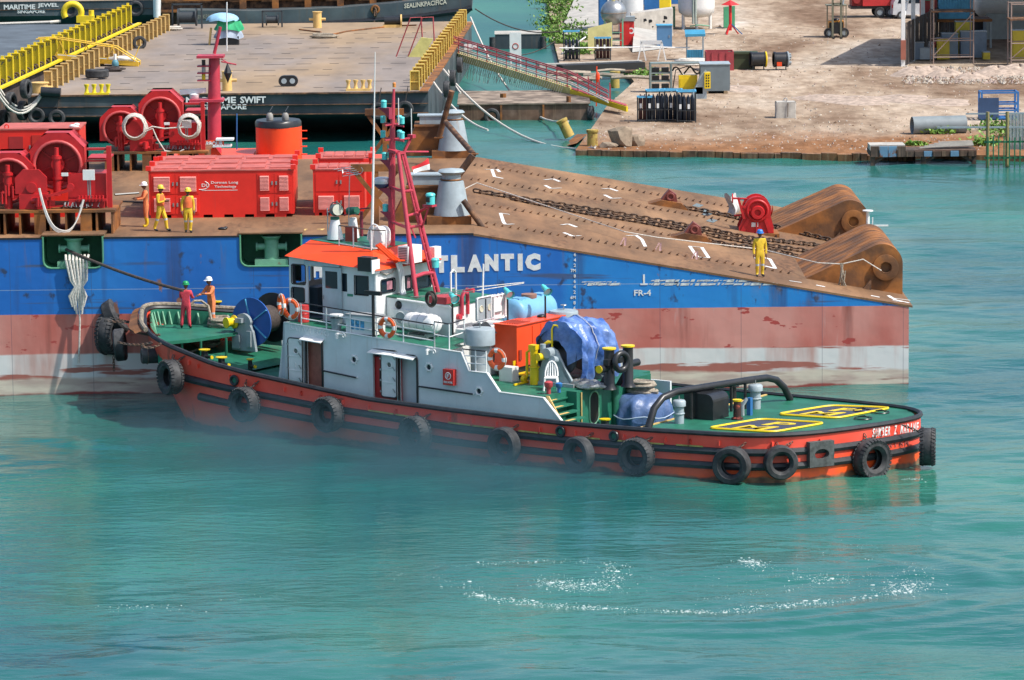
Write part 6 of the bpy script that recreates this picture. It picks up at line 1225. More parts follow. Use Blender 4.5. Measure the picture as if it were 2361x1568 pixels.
for px, py, pyc, lab, s_ in ((472, 830, 808, 'yellow-capped bollard nearest the bow rail', 1.), (511, 848, 825, 'yellow-capped bollard between the two others at the bow', 1.), (577, 852, 829, 'small yellow-capped cruciform bollard by the deckhouse corner', .65), (410, 812, 791, 'yellow-capped bollard under the bow platform', .7)):
    c = TZ(px, py, 2.1 if px < 520 else 1.75); t = E('bow_bollard', lab, 'bollard', TW(*c), -TH, 'yellow-capped bollards at the bow'); h = .36
    MB().lathe([(.14*s_, 0), (.12*s_, h)], n=14).build('post', BLACK, t); MB().lathe([(.2*s_, h), (.21*s_, h+.035), (.001, h+.05)], n=18).build('cap', YEL, t)
    if s_ != .7: MB().cyl((.0, 0, h-.22), (.3*s_+.1, -.1, h-.22), .06, 10).build('horn', BLACK, t); MB().cyl((.3*s_+.1, -.1, h-.22), (.3*s_+.14, -.11, h-.22), .065, 10).build('horn_cap', YEL, t)
tb = TZ(470, 745, 2.74); t = E('towing_bollard', 'double bow bitt with yellow caps wrapped in rope', 'bitt', TW(tb[0], tb[1]+1.3, 2.74), -TH)
for yy in (-.55, .75): MB().cyl((0, yy, 0), (0, yy, .72), .17, 14).build('post', BLACK, t); MB().lathe([(.24, .72), (.24, .77), (.001, .78)], (0, yy, 0), n=16).build('cap', YEL, t)
MB().cyl((0, -1.0, .38), (0, 1.2, .38), .12, 12).build('cross_bar', BLACK, t); MB().cyl((0, -1.0, .38), (0, -1.04, .38), .16, 12).build('bar_cap', YEL, t)
rg = random.Random(2)
for k in range(9): MB().torus((0, .1+.07*rg.uniform(-6, 9)*.3+.3*(k % 3), .35+.1*(k//3)), (rg.uniform(-.2, .2), 1, rg.uniform(-.3, .3)), .24+.02*k, .05, 16, 6).build('rope_turn', ROPE, t)
ropeheap('platform_rope', TW(*(TZ(505, 752, 2.76))), .5, 'heap of rope at the feet of the orange deckhand', ROPE, 6, .05, flat=.8); ropeheap('rail_rope', TW(*(TZ(350, 735, 2.8))), .4, 'pale rope heap inside the bow rail', ROPEW, 4, .05, flat=.8)
ropeheap('deck_rope', TW(*(TZ(475, 800, 2.05))), .55, 'tangle of pale rope on the green foredeck', ROPE, 7, .05, flat=.8)
MB().tube([TW(*TZ(400, 838-40, 2.25)), TW(*TZ(420, 815, 2.2))+[0, 0, .05], TW(*TZ(438, 812, 2.1)), TW(*TZ(470, 800, 2.1))], .06, 7).build('loose_rope', ROPE, None, True, 'pale loose rope trailing from the bow rail to the tangle', 'rope', loc=tuple(TW(*TZ(420, 815, 2.2))))
c = TZ(388, 795, 2.5); MB().torus((0, 0, .1), (.2, .3, 1), .1, .07, 14, 8).build('orange_float', ORANGEB, label='small orange float tucked inside the bow rail', cat='float', loc=tuple(TW(*c)), rz=-TH)
# rope draped on the bow rail and bow fender pipe
bp_ = [(p[0]-.12, p[1]*1.02, zr(p[0])+.12) for p in OL if p[0] < -27.5]; bp_.sort(key=lambda q: math.atan2(q[1]-.5, -(q[0]+29)))
MB().tube([TW(*q) for q in bp_[2:-2]], .09, 8).build('bow_rope', mat('matted_rope', (.3,.26,.2), .9, var=.4, vs=9, bump=1, bs=20), None, True, 'thick matted rope lying along the bow rail', 'rope', loc=tuple(TW(*bp_[5])))
MB().grid(lambda u_, v_: (lambda q: (q[0]-.15-.32*v_*(1 if q[0] < -29 else .6), q[1]*(1+.06*v_), q[2]-.05-.1*v_))(bp_[2+int(u_*(len(bp_)-5))]), len(bp_)-5, 2, sm=False).build('bow_shelf', RUSTP, tug)
# ---------------- tyre fenders ----------------
CLK = MB().tube([(.05*math.cos(a)+(.03 if math.cos(a) > 0 else -.03), .04*math.sin(a), 0) for a in np.linspace(0, 6.28, 8, endpoint=False)], .016, 4, closed=True).mesh('chain_link'); CLK.materials.append(CHAING)
def tyre_me(R, r, wd, tread, name='tyre'):
    mb = MB(); k = [(R-r*.95, -wd*.28), (R-r*.6, -wd*.5), (R-r*.15, -wd*.48), (R, -wd*.34), (R, wd*.34), (R-r*.15, wd*.48), (R-r*.6, wd*.5), (R-r*.95, wd*.28), (R-r*.85, wd*.2), (R-r*.35, wd*.32), (R-r*.2, 0), (R-r*.35, -wd*.32), (R-r*.85, -wd*.2), (R-r*.95, -wd*.28)]
    mb.lathe(k, (0, 0, 0), (0, 1, 0), 36)
    if tread:
        for i in range(30):
            a = i*math.pi/15
            for s_ in (-1, 1):
                p = np.array([(R-.02)*math.cos(a+.05*s_), s_*wd*.26, (R-.02)*math.sin(a+.05*s_)]); q = np.array([(R-.07)*math.cos(a+.05*s_), s_*wd*.53, (R-.07)*math.sin(a+.05*s_)]); mb.bar(p, q, .085, .1, up=(math.cos(a), 0, math.sin(a)))
    me = mb.mesh(name); me.materials.append(RUBBER)
    try: me.set_sharp_from_angle(angle=R_(38))
    except Exception: pass
    return me
TYM = {0: tyre_me(.6, .31, .42, False), 1: tyre_me(.62, .32, .46, True), 2: tyre_me(.52, .26, .4, False)}
def tyre(p, face, kind, label, group, chains=(), tilt=0., sc_=1.):
    """face: heading (deg, in the tug frame) that the open side looks at"""
    t = E('tyre_fender', label, 'tyre', TW(*p), 0, group); o = bpy.data.objects.new('tyre', TYM[kind]); COL.objects.link(o); o.parent = t; o.scale = (sc_,)*3
    o.rotation_euler = (tilt, 0, -TH+R_(face))
    for q in chains:
        a = TW(*p)+np.array([0, 0, .45*sc_])+(TW(*q)-TW(*p))*[.5, .5, 0]*.3; b_ = TW(*q); d = b_-a; k = max(2, int(np.linalg.norm(d)/.1))
        for i in range(k):
            l = bpy.data.objects.new('chain_link', CLK); COL.objects.link(l); l.parent = t; l.location = tuple(a+d*(i+.5)/k-TW(*p)); l.rotation_mode = 'QUATERNION'; l.rotation_quaternion = Vector(nrm(d)).to_track_quat('X', 'Z') @ Matrix.Rotation(R_(90*(i % 2)+20), 4, 'X').to_quaternion()
    return t
def hullside(px, py, off):
    for i in range(20, 92):
        A_, B_ = np.array([*OL[i], 0]), np.array([*OL[i+1], 0]); tn = nrm(B_-A_); nn = np.array([tn[1], -tn[0], 0])
        if (TXV*nn[0]+TYV*nn[1])[1] > 0: nn = -nn
        P = tl(hit(px, py, TW(*(A_+nn*off)), TXV*nn[0]+TYV*nn[1])); u_ = (P-A_) @ tn
        if -.05 <= u_ <= np.linalg.norm(B_-A_)+.05: return P, nn, tn
    return None
gT = 'tyre fenders along the tug side'
for px, py, kind, lab, s_, tw in ((393, 869, 1, 'treaded tyre fender at the bow shoulder, leftmost on the side', 1.0, 16), (563, 932, 1, 'treaded tyre fender below the front corner of the deckhouse', .98, 10), (755, 955, 1, 'treaded tyre fender left of the open red doorway', .98, 8), (957, 1002, 1, 'treaded tyre fender below the double doorway', 1.02, 14), (1162, 1027, 0, 'tyre fender lost in the thickest smoke', 1.05, 5), (1334, 1047, 0, 'scuffed tyre fender under the first mooring port', 1.0, 12), (1467, 1052, 1, 'treaded tyre fender under the tow hoop foot', .98, 6), (1687, 1073, 0, 'wide smooth tyre fender left of a pair near the stern', 1.05, 2), (1800, 1066, 2, 'smaller smooth tyre fender beside the square fender block', 1.08, 0), (2010, 1058, 1, 'chunky treaded tyre fender under the stern lettering', 1.08, 0)):
    h = hullside(px, py, .3)
    if not h: continue
    P, nn, tn = h; ang = math.degrees(math.atan2(nn[0]*1., -nn[1])); zc = zr(P[0])-.25
    ch = [P-nn*.28+tn*d_+np.array([0, 0, zc-P[2]]) for d_ in ((.45, -.1) if kind else (.4,))]
    tyre(P, ang-tw, kind, lab, gT, ch, 0, s_)
P, nn, tn = hullside(2123, 1030, .3) or (np.array([.3, 2.2, .6]), None, None)
tyre(TZ(2141, 1027, .62)*[1, 1, 1] if False else np.array([.66, 2.15, .74]), 118, 1, 'treaded tyre fender hanging edge-on at the very stern', gT, [np.array([.0, 1.6, 1.5])], 0, 1.02)
h = hullside(1892, 1046, .12); P, nn, tn = h
t = E('fender_block', 'square rubber block with an oval hole on the tug stern quarter', 'fender', TW(*P), -TH+math.atan2(nn[0], -nn[1])); sq = [(.46*max(-1, min(1, 1.5*math.cos(a))), .42*max(-1, min(1, 1.5*math.sin(a)))) for a in np.linspace(0, 6.283, 24, endpoint=False)]
MB().ring(sq, [(.27*math.cos(a), .17*math.sin(a)) for a in np.linspace(0, 6.283, 24, endpoint=False)], 'y', -.1, .22).build('pad', mat('weathered_rubber', (.09,.1,.1), .8, var=.35, vs=5, bump=.6), t); MB().box(-.3, .3, .15, .2, -.3, .3).build('hollow_back', BLACK, t)
# bow tyres and roller fenders
gB = 'fenders packed round the tug bow'
for P, fa, kind, lab, s_, ti in ((TZ(277, 795, 2.35), -55, 0, 'big tyre standing upright at the bow tip', 1.0, .1), (TZ(268, 728, 2.95), -70, 0, 'tyre lying against the barge at the bow, farther left', 1.2, .5), (TZ(305, 712, 2.95), -60, 0, 'tyre wedged between bow and barge', 1.15, .4), (TZ(255, 770, 2.3), -75, 1, 'treaded tyre squeezed against the barge side', 1.25, .0)): tyre(P, fa, kind, lab, gB, (), ti, s_)
p = TZ(345, 820, 2.3); t = E('roller_fender', 'black cylindrical roller fender slung under the bow rail', 'fender', TW(*p), -TH+R_(-40), gB); MB().lathe([(.001, -.9), (.26, -.9), (.29, -.85), (.29, .25), (.26, .3), (.08, .3), (.08, .26), (.001, .26)], (0, 0, 0), (0, -1, 0), 20).build('roller', RUBBER, t); MB().torus((0, -.1, 0), (0, 1, 0), .3, .02, 16, 5).build('sling', CHAING, t)
for k, (a, q) in enumerate((((245, 740), (345, 735)), ((270, 735), (350, 745)), ((300, 760), (368, 772)), ((275, 790), (352, 790)), ((330, 800), (372, 792)), ((262, 828), (262, 850)))):
    A_, B_ = TW(*TZ(*a, 3.0)), TW(*TZ(*q, 3.1))
    if k == 5: A_, B_ = TW(*TZ(262, 826, 1.9)), TW(*TZ(262, 826, 1.9))-np.array([0, 0, .45])
    chain(arcpts(A_, B_, .08, 6), ('short chain hanging below the upright bow tyre', 'rusty chain across the top of the bow tyres', 'second chain across the bow tyres', 'chain from bow rail to upright tyre', 'chain holding the upright bow tyre', 'chain at the roller fender')[(k+1) % 6], .1, 1., CLK, 'chains on the bow fenders', 'fender_chain')
# ---------------- moored barges behind ----------------
def yawed(x, y): return (x, y)
SWP = [(-29.2, 249.3), (-4.93, 249.5), (-2.8, 310.5), (-25.2, 310.5)]
sw = E('flat_barge', 'flat deck barge lettered MARITIME SWIFT with ochre stanchions along both sides', 'barge', (-16, 280, 0))
MB().add([(x, y, 3.0) for x, y in SWP], [(0, 1, 2, 3)]).build('deck', BROWND, sw, True)
mb = MB(); a, c = SWP[0], SWP[1]
mb.add([(a[0], a[1], 3), (c[0], c[1], 3), (c[0], c[1], 1.72), (a[0], a[1], 1.72), (c[0]+.2, 259, -.5), (a[0]+.3, 259, -.5)], [(0, 1, 2, 3), (3, 2, 4, 5)]).add([(c[0], c[1], 3), (SWP[2][0], SWP[2][1], 3), (SWP[2][0], SWP[2][1], -1), (c[0]+.3, 259, -1), (c[0], c[1], 1.72)], [(0, 1, 2, 3, 4)]).add([(SWP[0][0], SWP[0][1], 3), (SWP[3][0], SWP[3][1], 3), (SWP[3][0], SWP[3][1], -1), (SWP[0][0]+.3, 259, -1), (SWP[0][0], SWP[0][1], 1.72)], [(4, 3, 2, 1, 0)]).build('hull', HULLN, sw, True)
MB().box(a[0], c[0], 249.22, 249.5, 2.94, 3.03).box(a[0], c[0], 249.2, 249.45, 2.28, 2.31).box(a[0], c[0], 249.2, 249.45, 1.7, 1.75).build('belting', RUSTD, sw, True)
def ftext(s, x0, x1, y0, y1, Y, par, bold=.03):
    a, c = GY(x0, y1, Y), GY(x1, y0, Y); text(s, c[0]-a[0], c[2]-a[2], ((a[0]+c[0])/2, Y-.03, (a[2]+c[2])/2), FR, UPV, WP, 'lettering', par, True, bold)
ftext('MARITIME', 429, 544, 223, 239, 249.25, sw); ftext('SWIFT', 554, 613, 222, 238, 249.25, sw); ftext('SINGAPORE', 467, 568, 240, 253, 249.25, sw)
# ochre stanchions
def stan_me(h, w_, d, pin=False):
    mb = MB().box(-w_/2, w_/2, 0, .05, 0, h).box(w_/2-.06, w_/2, -d, 0, 0, h).box(-w_/2, -w_/2+.05, -d*.5, 0, 0, h).box(-w_/2, w_/2, -d, 0, h-.06, h)
    if not pin: mb.box(-w_/2+.05, w_/2-.06, -d*.8, 0, h*.38, h*.41)
    else: mb.box(-.09, .09, -.12, .05, h, h+.17)
    return mb
STM = stan_me(1.25, .5, .22).mesh('stanchion'); STM.materials.append(YELO)
STR = MB().box(-.3, .3, 0, .06, 0, 1.2).box(.24, .3, -.3, 0, 0, 1.2).box(-.3, .3, -.3, 0, 1.14, 1.2).box(-.3, -.24, -.3, 0, 0, 1.2).box(-.24, .24, -.28, 0, .5, .55).mesh('stanchion'); STR.materials.append(mat('stanchion_amber', (.8,.55,.12), .5, var=.15, rust=.08))
STY = stan_me(1.5, .52, .2, True).mesh('stanchion'); STY.materials.append(YELB)
def row(me_, A_, B_, n_, par, z, off, skip=()):
    O = PM[par.name].translation; out = []
    for i in range(n_):
        if i in skip: continue
        f = i/(n_-1); o = bpy.data.objects.new('stanchion', me_); COL.objects.link(o); o.parent = par; o.location = (A_[0]+(B_[0]-A_[0])*f-O.x, A_[1]+(B_[1]-A_[1])*f-O.y, z-O.z); out.append(o)
    return out
row(STM, (-28.3, 252.6), (-25.2, 303.5), 26, sw, 3.0, 0); row(STR, (-5.75, 250.6), (-3.4, 306), 22, sw, 3.0, 0)
MB().bar((-5.2, 249.8, 2.98), (-2.95, 309, 2.98), .5, .1).build('deck_edge', RUSTP, sw, True)
SLOT = mat('slot_black', (.02,.02,.022), .8); rg = random.Random(5); slm = MB().box(-.5, .5, -.06, .06, 0, .01).mesh('deck_slot'); slm.materials.append(SLOT)
for r_ in range(11):
    for k in range(10):
        if rg.random() < .25: continue
        o = bpy.data.objects.new('deck_slot', slm); COL.objects.link(o); o.parent = sw; o.location = (-24+2.0*k+rg.uniform(-.3, .3)+16+r_*.12, 253+4.6*r_-280+rg.uniform(-.2, .2), 3.004); o.scale.x = rg.choice((.6, 1, 1.4))
def bitt(px, py, z, label, hh=1.0, m_=YELO, r=.32):
    c = G(px, py, z); t = E('barge_bollard', label, 'bollard', c, 0, 'bollards on the moored barges'); MB().cyl((0, 0, 0), (0, 0, hh), r, 14).build('post', m_, t); MB().lathe([(r*1.15, hh), (r*1.15, hh+.05), (.001, hh+.06)], n=14).build('cap', m_, t); MB().cyl((-r-.3, 0, hh*.55), (r+.3, 0, hh*.55), .1, 10).build('horn', m_, t); return t
bitt(732, 64, 3.0, 'yellow bollard on the far end of the brown barge deck', 1.15); bitt(524, 209, 3.0, 'yellow bollard below the black diamond on the maroon mast', 1.15, YELO, .3)
def chock(px, py, label, m_=YELB):
    c = G(px, py, 3.0); t = E('roller_chock', label, 'chock', c, 0, 'yellow roller chocks on the barge edge'); MB().box(-.75, .75, -.2, .2, 0, .14).build('base', m_, t)
    for x in (-.6, -.15, .3, .7): MB().lathe([(.14, .14), (.1, .3), (.1, .45), (.16, .6), (.16, .66), (.001, .66)], (x, 0, 0), n=10).build('roller', m_, t)
chock(223, 219, 'yellow roller chock at the left of the brown barge front edge'); chock(826, 209, 'ochre roller chock at the right of the brown barge front edge', YELO)
c = G(665, 199, 3.0); t = E('double_ring_chock', 'black double-hole chock standing on the brown barge deck', 'chock', c); MB().ext(rrect(-.6, .6, 0, .68, .33, 5), 'y', -.2, .2).build('body', BLACK, t)
for x in (-.26, .26): MB().ext(circ(x, .34, .17, 12), 'y', -.22, -.2).build('hole', GREYL, t)
def btyre(c, label, fa=0, lie=False, s_=.85, rz=0.):
    t = E('tyre_fender', label, 'tyre', c, 0, 'tyre fenders on the moored barges'); o = bpy.data.objects.new('tyre', TYM[0]); COL.objects.link(o); o.parent = t; o.scale = (s_,)*3; o.rotation_euler = (R_(90) if lie else 0, 0, R_(fa)); return t
for px, py, lab in ((84, 267, 'left one of two tyres hung together on the brown barge front'), (131, 272, 'right one of two tyres hung together on the brown barge front'), (872, 256, 'tyre on the barge front left of the tug mast'), (934, 252, 'tyre on the barge front right of the tug mast')): c = GY(px, py, 249.); btyre(c, lab); MB().tube([c+[0, .1, .4], c+[.2, .15, 1.4]], .03, 5).build('tyre_sling', ROPED, None, True, 'dark sling holding the '+lab.replace('one of two tyres hung together on the brown barge front', 'tyre of the pair').replace('tyre on the barge front', 'tyre'), 'sling', 'slings of the barge tyres', loc=tuple(c))
for k, (px, py) in enumerate(((1030, 205), (1044, 180), (1008, 240), (1060, 150))): btyre(GY(px, py, 252+k*6.), ('tyre on the barge side below the gangway', 'second tyre along the barge side', 'tyre at the barge corner', 'tyre farthest along the barge side')[k], 85)
c = G(224, 182, 3.); btyre(c+[0, 0, .35], 'big worn tyre lying by the ochre stanchions', 20, True, 1.25); btyre(G(322, 112, 3.)+[0, 0, .4], 'tyre standing against the ochre stanchion row', 10, False, .8)
# rope bits and equipment on the deck
for k, (px, py, rr, lab) in enumerate(((748, 88, 1.0, 'tangle of rusty wire and white rope on the brown deck'), (262, 165, .7, 'dark hose coil beside the blue ball valve'), (395, 70, .8, 'pale rope heap at the end of the ochre stanchions'))): ropeheap('deck_rope_heap', G(px, py, 3.0), rr, lab, (ROPE, ROPED, ROPEW)[k], 5, .05, 0, .6)
MB().tube([G(690, 68, 3.05), G(740, 74, 3.05), G(745, 84, 3.1), G(800, 72, 3.05), G(905, 60, 3.05), G(960, 58, 3.2)], .06, 6).build('wire_rope', RUSTP, None, True, 'rusty wire rope lying along the far end of the brown deck', 'rope', loc=tuple(G(745, 84, 3)))
c = G(266, 158, 3.); t = E('ball_valve', 'small blue ball-shaped fitting on the brown deck', 'valve', c); MB().ell((0, 0, .3), (.24, .24, .3)).build('ball', mat('teal_blue', (.08,.25,.32), .5), t); MB().cyl((0, 0, .5), (0, 0, .95), .1, 8).build('stem', WHITE, t)
# machine wrapped in blue and green sheets
c = G(522, 103, 3.0); t = E('wrapped_machine', 'machine wrapped in light blue and green sheeting on the barge deck', 'machine', c); LB, LG = mat('sheet_light_blue', (.3,.55,.75), .6, var=.15), mat('sheet_green', (.03,.42,.18), .6, var=.2)
def drape(r, z0, z1, dx, w_): return lambda u_, v_: (dx+r*(1+.18*math.sin(5*6.28*u_+v_*3))*math.cos(6.283*u_)*(1-.25*v_), .7*r*(1+.15*math.sin(7*6.28*u_))*math.sin(6.283*u_)*(1-.25*v_), z0+(z1-z0)*v_+.1*math.sin(6.28*3*u_))
MB().grid(drape(.95, .45, 1.2, .15, 1), 40, 5).build('lower_sheet', mat('sheet_pale', (.42,.5,.62), .6, var=.2), t); MB().grid(drape(.95, 1.0, 1.75, .2, 1), 40, 5).build('green_sheet', LG, t); MB().grid(lambda u_, v_: (-.25+1.1*math.sin(v_*1.57)*math.cos(6.283*u_)*(1+.1*math.sin(6.28*5*u_)), .9*math.sin(v_*1.57)*math.sin(6.283*u_), 1.7+.55*math.cos(v_*1.57)+.05*math.sin(6.28*6*u_)*v_), 36, 6).build('top_sheet', LB, t); MB().box(-.7, .9, -.4, .4, 0, .6).build('skid', BLACK, t); MB().cyl((-1.2, .0, 0), (-1.05, 0, 1.2), .08, 8).build('ochre_post', YELO, t)
def wframe(px, py, label, s_=1.):
    c = G(px, py, 3.0); t = E('deck_winch', label, 'winch', c, 0, 'dark winches at the far barge end'); DS = mat('dark_steel_blue', (.04,.05,.06), .6)
    for x in (-.9, .9): MB().bar((x*s_, 0, 0), (x*s_, 0, 1.5*s_), .12).build('post', DS, t)
    MB().bar((-.95*s_, 0, 1.5*s_), (.95*s_, 0, 1.5*s_), .12).build('top_bar', DS, t); MB().lathe([(.55*s_, -.6*s_), (.55*s_, -.5*s_), (.35*s_, -.5*s_), (.35*s_, .5*s_), (.55*s_, .5*s_), (.55*s_, .6*s_)], (0, .2, .7*s_), (1, 0, 0), 18).build('drum', DS, t)
wframe(432, 66, 'dark cable winch behind the ochre stanchions', 1.2); wframe(628, 63, 'small dark winch frame on the far barge edge', .8)
# left barge
lb = E('dark_barge', 'dark-decked barge at far left with numbered yellow stanchions', 'barge', (-45, 275, 0))
LA, LB2 = (-31.3, 246.), (-27.5, 306.)
MB().add([(-80, 235, 3.4), (-32.1, 235, 3.4), (LB2[0], LB2[1], 3.4), (-80, 307, 3.4)], [(0, 1, 2, 3)]).build('deck', DARKD, lb, True)
MB().add([(-32.1, 235, 3.38), (LB2[0], LB2[1], 3.38), (LB2[0], LB2[1], -1), (-32.1, 235, -1)], [(0, 1, 2, 3)]).add([(-80, 307, 3.4), (LB2[0], LB2[1], 3.4), (LB2[0], LB2[1], -1), (-80, 307, -1)], [(0, 1, 2, 3)]).build('hull', mat('rusty_barge_side', (.1,.075,.065), .8, var=.4, vs=.6, rust=.4, rcol=(.17,.085,.05), rs=.5), lb, True)
MB().bar((-31.95, 235, 3.42), (LB2[0]+.1, LB2[1], 3.42), .3, .12).build('edge_beam', YELB, lb, True)
sts = row(STY, (-31.55, 249.6), (-28.0, 303.5), 25, lb, 3.42, 0)
for i, o in enumerate(sts):
    if i < 2: continue
    nt_ = text(str(3+2*i), .26, .2, (0, -.225, 1.22), FR, UPV, mat('number_black', (.05,.05,.04), .6), 'number', o, False, .02)
mb = MB()
for i in range(60): f = i/60; mb.torus((-31.7+3.9*f, 247+57*f, 3.52), (.1, 1, .2*(i % 2)), .16, .05, 8, 5)
mb.build('edge_chain', CHAIN, lb, True, kind='stuff')
c = G(168, 52, 3.4); t = E('yellow_fairlead', 'yellow rounded Panama fairlead on the far barge deck', 'fairlead', c); MB().tube([(.65*math.cos(a), 0, .75+.65*math.sin(a)) for a in np.linspace(-.6, math.pi+.6, 14)], .24, 10).build('arch', YELB, t); MB().box(.3, 1.6, -.3, .3, 0, .5).cyl((1.4, 0, .3), (1.4, 0, .9), .2, 10).build('base', YELB, t)
MB().tube([G(0, 55, 3.4), G(60, 53, 3.45), G(115, 51, 3.5), G(138, 49, 3.5)], .12, 6).build('white_hawser', ROPEW, None, True, 'white hawser along the far edge of the dark deck', 'rope', loc=tuple(G(60, 53, 3.4)))
for k in range(3): MB().tube(arcpts(G(0-k*5, 205+k*2, 3.5), GY(100, 208+k*2, 249.2), 1.1+.12*k, 12), .07, 6).build('breast_rope', ROPEW, None, True, ('upper white mooring rope drooping between the two barges', 'middle white mooring rope drooping between the two barges', 'lowest white mooring rope drooping between the two barges')[k], 'rope', 'ropes between the moored barges', loc=tuple(GY(60, 225, 249.)))
for k, (px, py) in enumerate(((60, 205), (25, 235), (52, 255), (10, 275))): btyre(GY(px, py, 248.5+k*.4), ('tyre jammed between the two barges, topmost', 'tyre jammed between the two barges at frame edge', 'tyre jammed between the two barges below the ropes', 'lowest tyre between the two barges')[k], 75, False, 1.)
bitt(92, 214, 3.0, 'ochre stub bollard with rope at the front corner of the barge', .6, YELO, .5); c = GY(117, 211, 249.); MB().cyl((-.6, 0, 0), (.6, 0, -.1), .3, 12).build('black_float', BLACK, label='black cylinder float at the front edge of the barge', cat='float', loc=tuple(c))
# yellow access gangway between barges
ga, gb = G(126, 132, 3.6), G(320, 148, 3.15); t = E('yellow_gangway', 'yellow gangway with handrails lying across the stanchions', 'gangway', ga); yg = mat('gangway_yellow', (.8,.5,.05), .5, rust=.08)
for oy in (0, 1.3): MB().bar(ga+[0, oy, 0], gb+[0, oy, 0], .12, .3).build('side_beam', yg, t, True); MB().tube([ga+[-1.2, oy, 1.2], ga+[0, oy, 1.25], gb+[-1.5, oy, 1.1], gb+[0, oy, .1]], .05, 6).build('hand_rail', yg, t, True)
for k in range(7): f = k/6.5; p = ga+(gb-ga)*f; MB().bar(p, p+[.5*(-1)**k, 0, 1.15], .06).build('rail_post', yg, t, True)
MB().add([ga+[0, 0, .1], gb+[0, 0, .1], gb+[0, 1.3, .1], ga+[0, 1.3, .1]], [(0, 1, 2, 3)]).build('tread', GREY, t, True); MB().ell(gb+np.array([-1.2, .5, .3]), (1.0, .4, .22)).build('net_heap', ROPEW, None, True, 'white net heaped on the yellow gangway end', 'net', loc=tuple(gb))
# jewel barge
JY = 330.; je = E('far_barge', 'far dark barge lettered MARITIME JEWEL', 'barge', (-40, JY, 0)); za, zb2, zc2 = GY(60, 4, JY)[2], GY(60, 37, JY)[2], GY(60, 20, JY)[2]
MB().box(-75, -17.5, JY, JY+.1, zb2, za).add([(-75, JY, zb2), (-17.5, JY, zb2), (-17.5, JY+6, -.4), (-75, JY+6, -.4)], [(0, 1, 2, 3)]).box(-75, -17.5, JY+6, JY+40, -1, za-.01).build('hull', HULLN, je, True); MB().box(-75, -17.5, JY-.05, JY+40, za, za+.03).box(-75, -17.5, JY-.06, JY, za-.55*1.2, za-.52*1.2, 1).build('deck', [BROWND, RUSTD], je, True)
ftext('MARITIME', 9, 81, 10, 22, JY, je); ftext('JEWEL', 87, 135, 7, 19, JY, je); ftext('SINGAPORE', 40, 104, 22, 31, JY, je)
for px, py, lab in ((162, 23, 'tyre hung beside the MARITIME JEWEL lettering'), (313, 20, 'tyre on the far barge above the yellow stanchions')): btyre(GY(px, py, JY-.2), lab, 0, False, 1.05)
MB().tube([GY(362, -5, JY-4), GY(362, 40, JY-4)], [.32, .28], 10).build('white_spar', WHITE, label='pale spar hanging over the far barge', cat='spar')
# hopper barge with name on the bow
SY = 326.; se = E('hopper_barge', 'dark hopper barge with rusty hold and SEALINKPACIFICA on its bow', 'barge', (-11, SY, 0))
tp = [(408, 24), (590, 25), (780, 18), (900, 8), (1000, -4), (1088, -18)]; bt = [(1088, 24), (1040, 66), (800, 68), (408, 68)]
P = [GY(x, y, SY) for x, y in tp+bt]; MB().ext([(p[0], p[2]) for p in P], 'y', SY, SY+9).build('hull', HULLN, se, True)
MB().tube([GY(x, y, SY-.15) for x, y in ((590, 61), (700, 58), (830, 50), (950, 40), (1070, 24), (1088, 18))], .22, 8).build('rubbing_strake', BLACK, se, True)
for k in range(6): p = GY(560+k*75, 24, SY+2); MB().box(p[0]-.25, p[0]+.25, SY+2, SY+2.4, p[2]-1, p[2]+6).build('hold_rib', RUSTP, se, True)
p = GY(600, 20, SY+3); MB().box(p[0]-8, p[0]+14, SY+3, SY+3.2, p[2]-2, p[2]+8).build('hold_wall', RUSTD, se, True); MB().box(p[0]-8, p[0]+14, SY+2.5, SY+2.9, p[2]-.2, p[2]+.0).box(p[0]-8, p[0]+14, SY+2.5, SY+2.9, p[2]+.7, p[2]+.9).build('hold_stringer', RUSTP, se, True)
a, c = GY(932, 14, SY-.03), GY(1030, 4, SY-.03); text('SEALINKPACIFICA', np.linalg.norm(c-a), .38, (a+c)/2, c-a, UPV, mat('lettering_cream', (.72,.68,.55), .5), 'lettering', se, True, .02); a, c = GY(456, 40, SY-.03), GY(524, 33, SY-.03); text('ENKPACIFICION', np.linalg.norm(c-a), .34, (a+c)/2, c-a, UPV, mat('lettering_dim', (.25,.24,.2), .6), 'lettering', se, True, .02)
p = GY(865, 22, SY-.05); MB().torus(p, (0, 1, 0), .28, .1, 14, 6).build('hawse_pipe', RUSTP, se, True); chain([p+[0, -.2, -.2], p+[.1, -.3, -2.2]], 'anchor chain hanging from the hopper barge hawse pipe', .5, 2., None, None, 'hawse_chain')
c = G(905, 63, 3.0); t = E('mooring_winch', 'ochre and black mooring winch on the far barge end', 'winch', c); MB().cyl((-.6, 0, .5), (.6, 0, .5), .3, 12).build('drum', BLACK, t); MB().lathe([(.45, 0), (.45, .1), (.001, .1)], (.6, 0, .5), (1, 0, 0), 12).box(-.7, .7, -.3, .3, 0, .2).build('frame', YELO, t)
# small pontoon in the channel
c = GY(1192, 70, 322.); t = E('work_pontoon', 'small dark pontoon afloat in the channel', 'pontoon', (c[0], 324, 0)); t.scale = (.82,)*3; MB().box(-2.1, 2.3, -2, 2, -.4, 1.35).build('hull', HULLN, t); MB().box(-2.15, 2.35, -2.05, 2.05, 1.35, 1.42).build('deck', CONC, t); MB().cyl((-2.35, -1.9, -.3), (-2.35, -1.9, 1.1), .3, 10).build('tyre_stack', RUBBER, t); MB().cyl((2.5, -1.9, -.3), (2.5, -1.9, 1.1), .3, 10).build('tyre_stack', RUBBER, t)
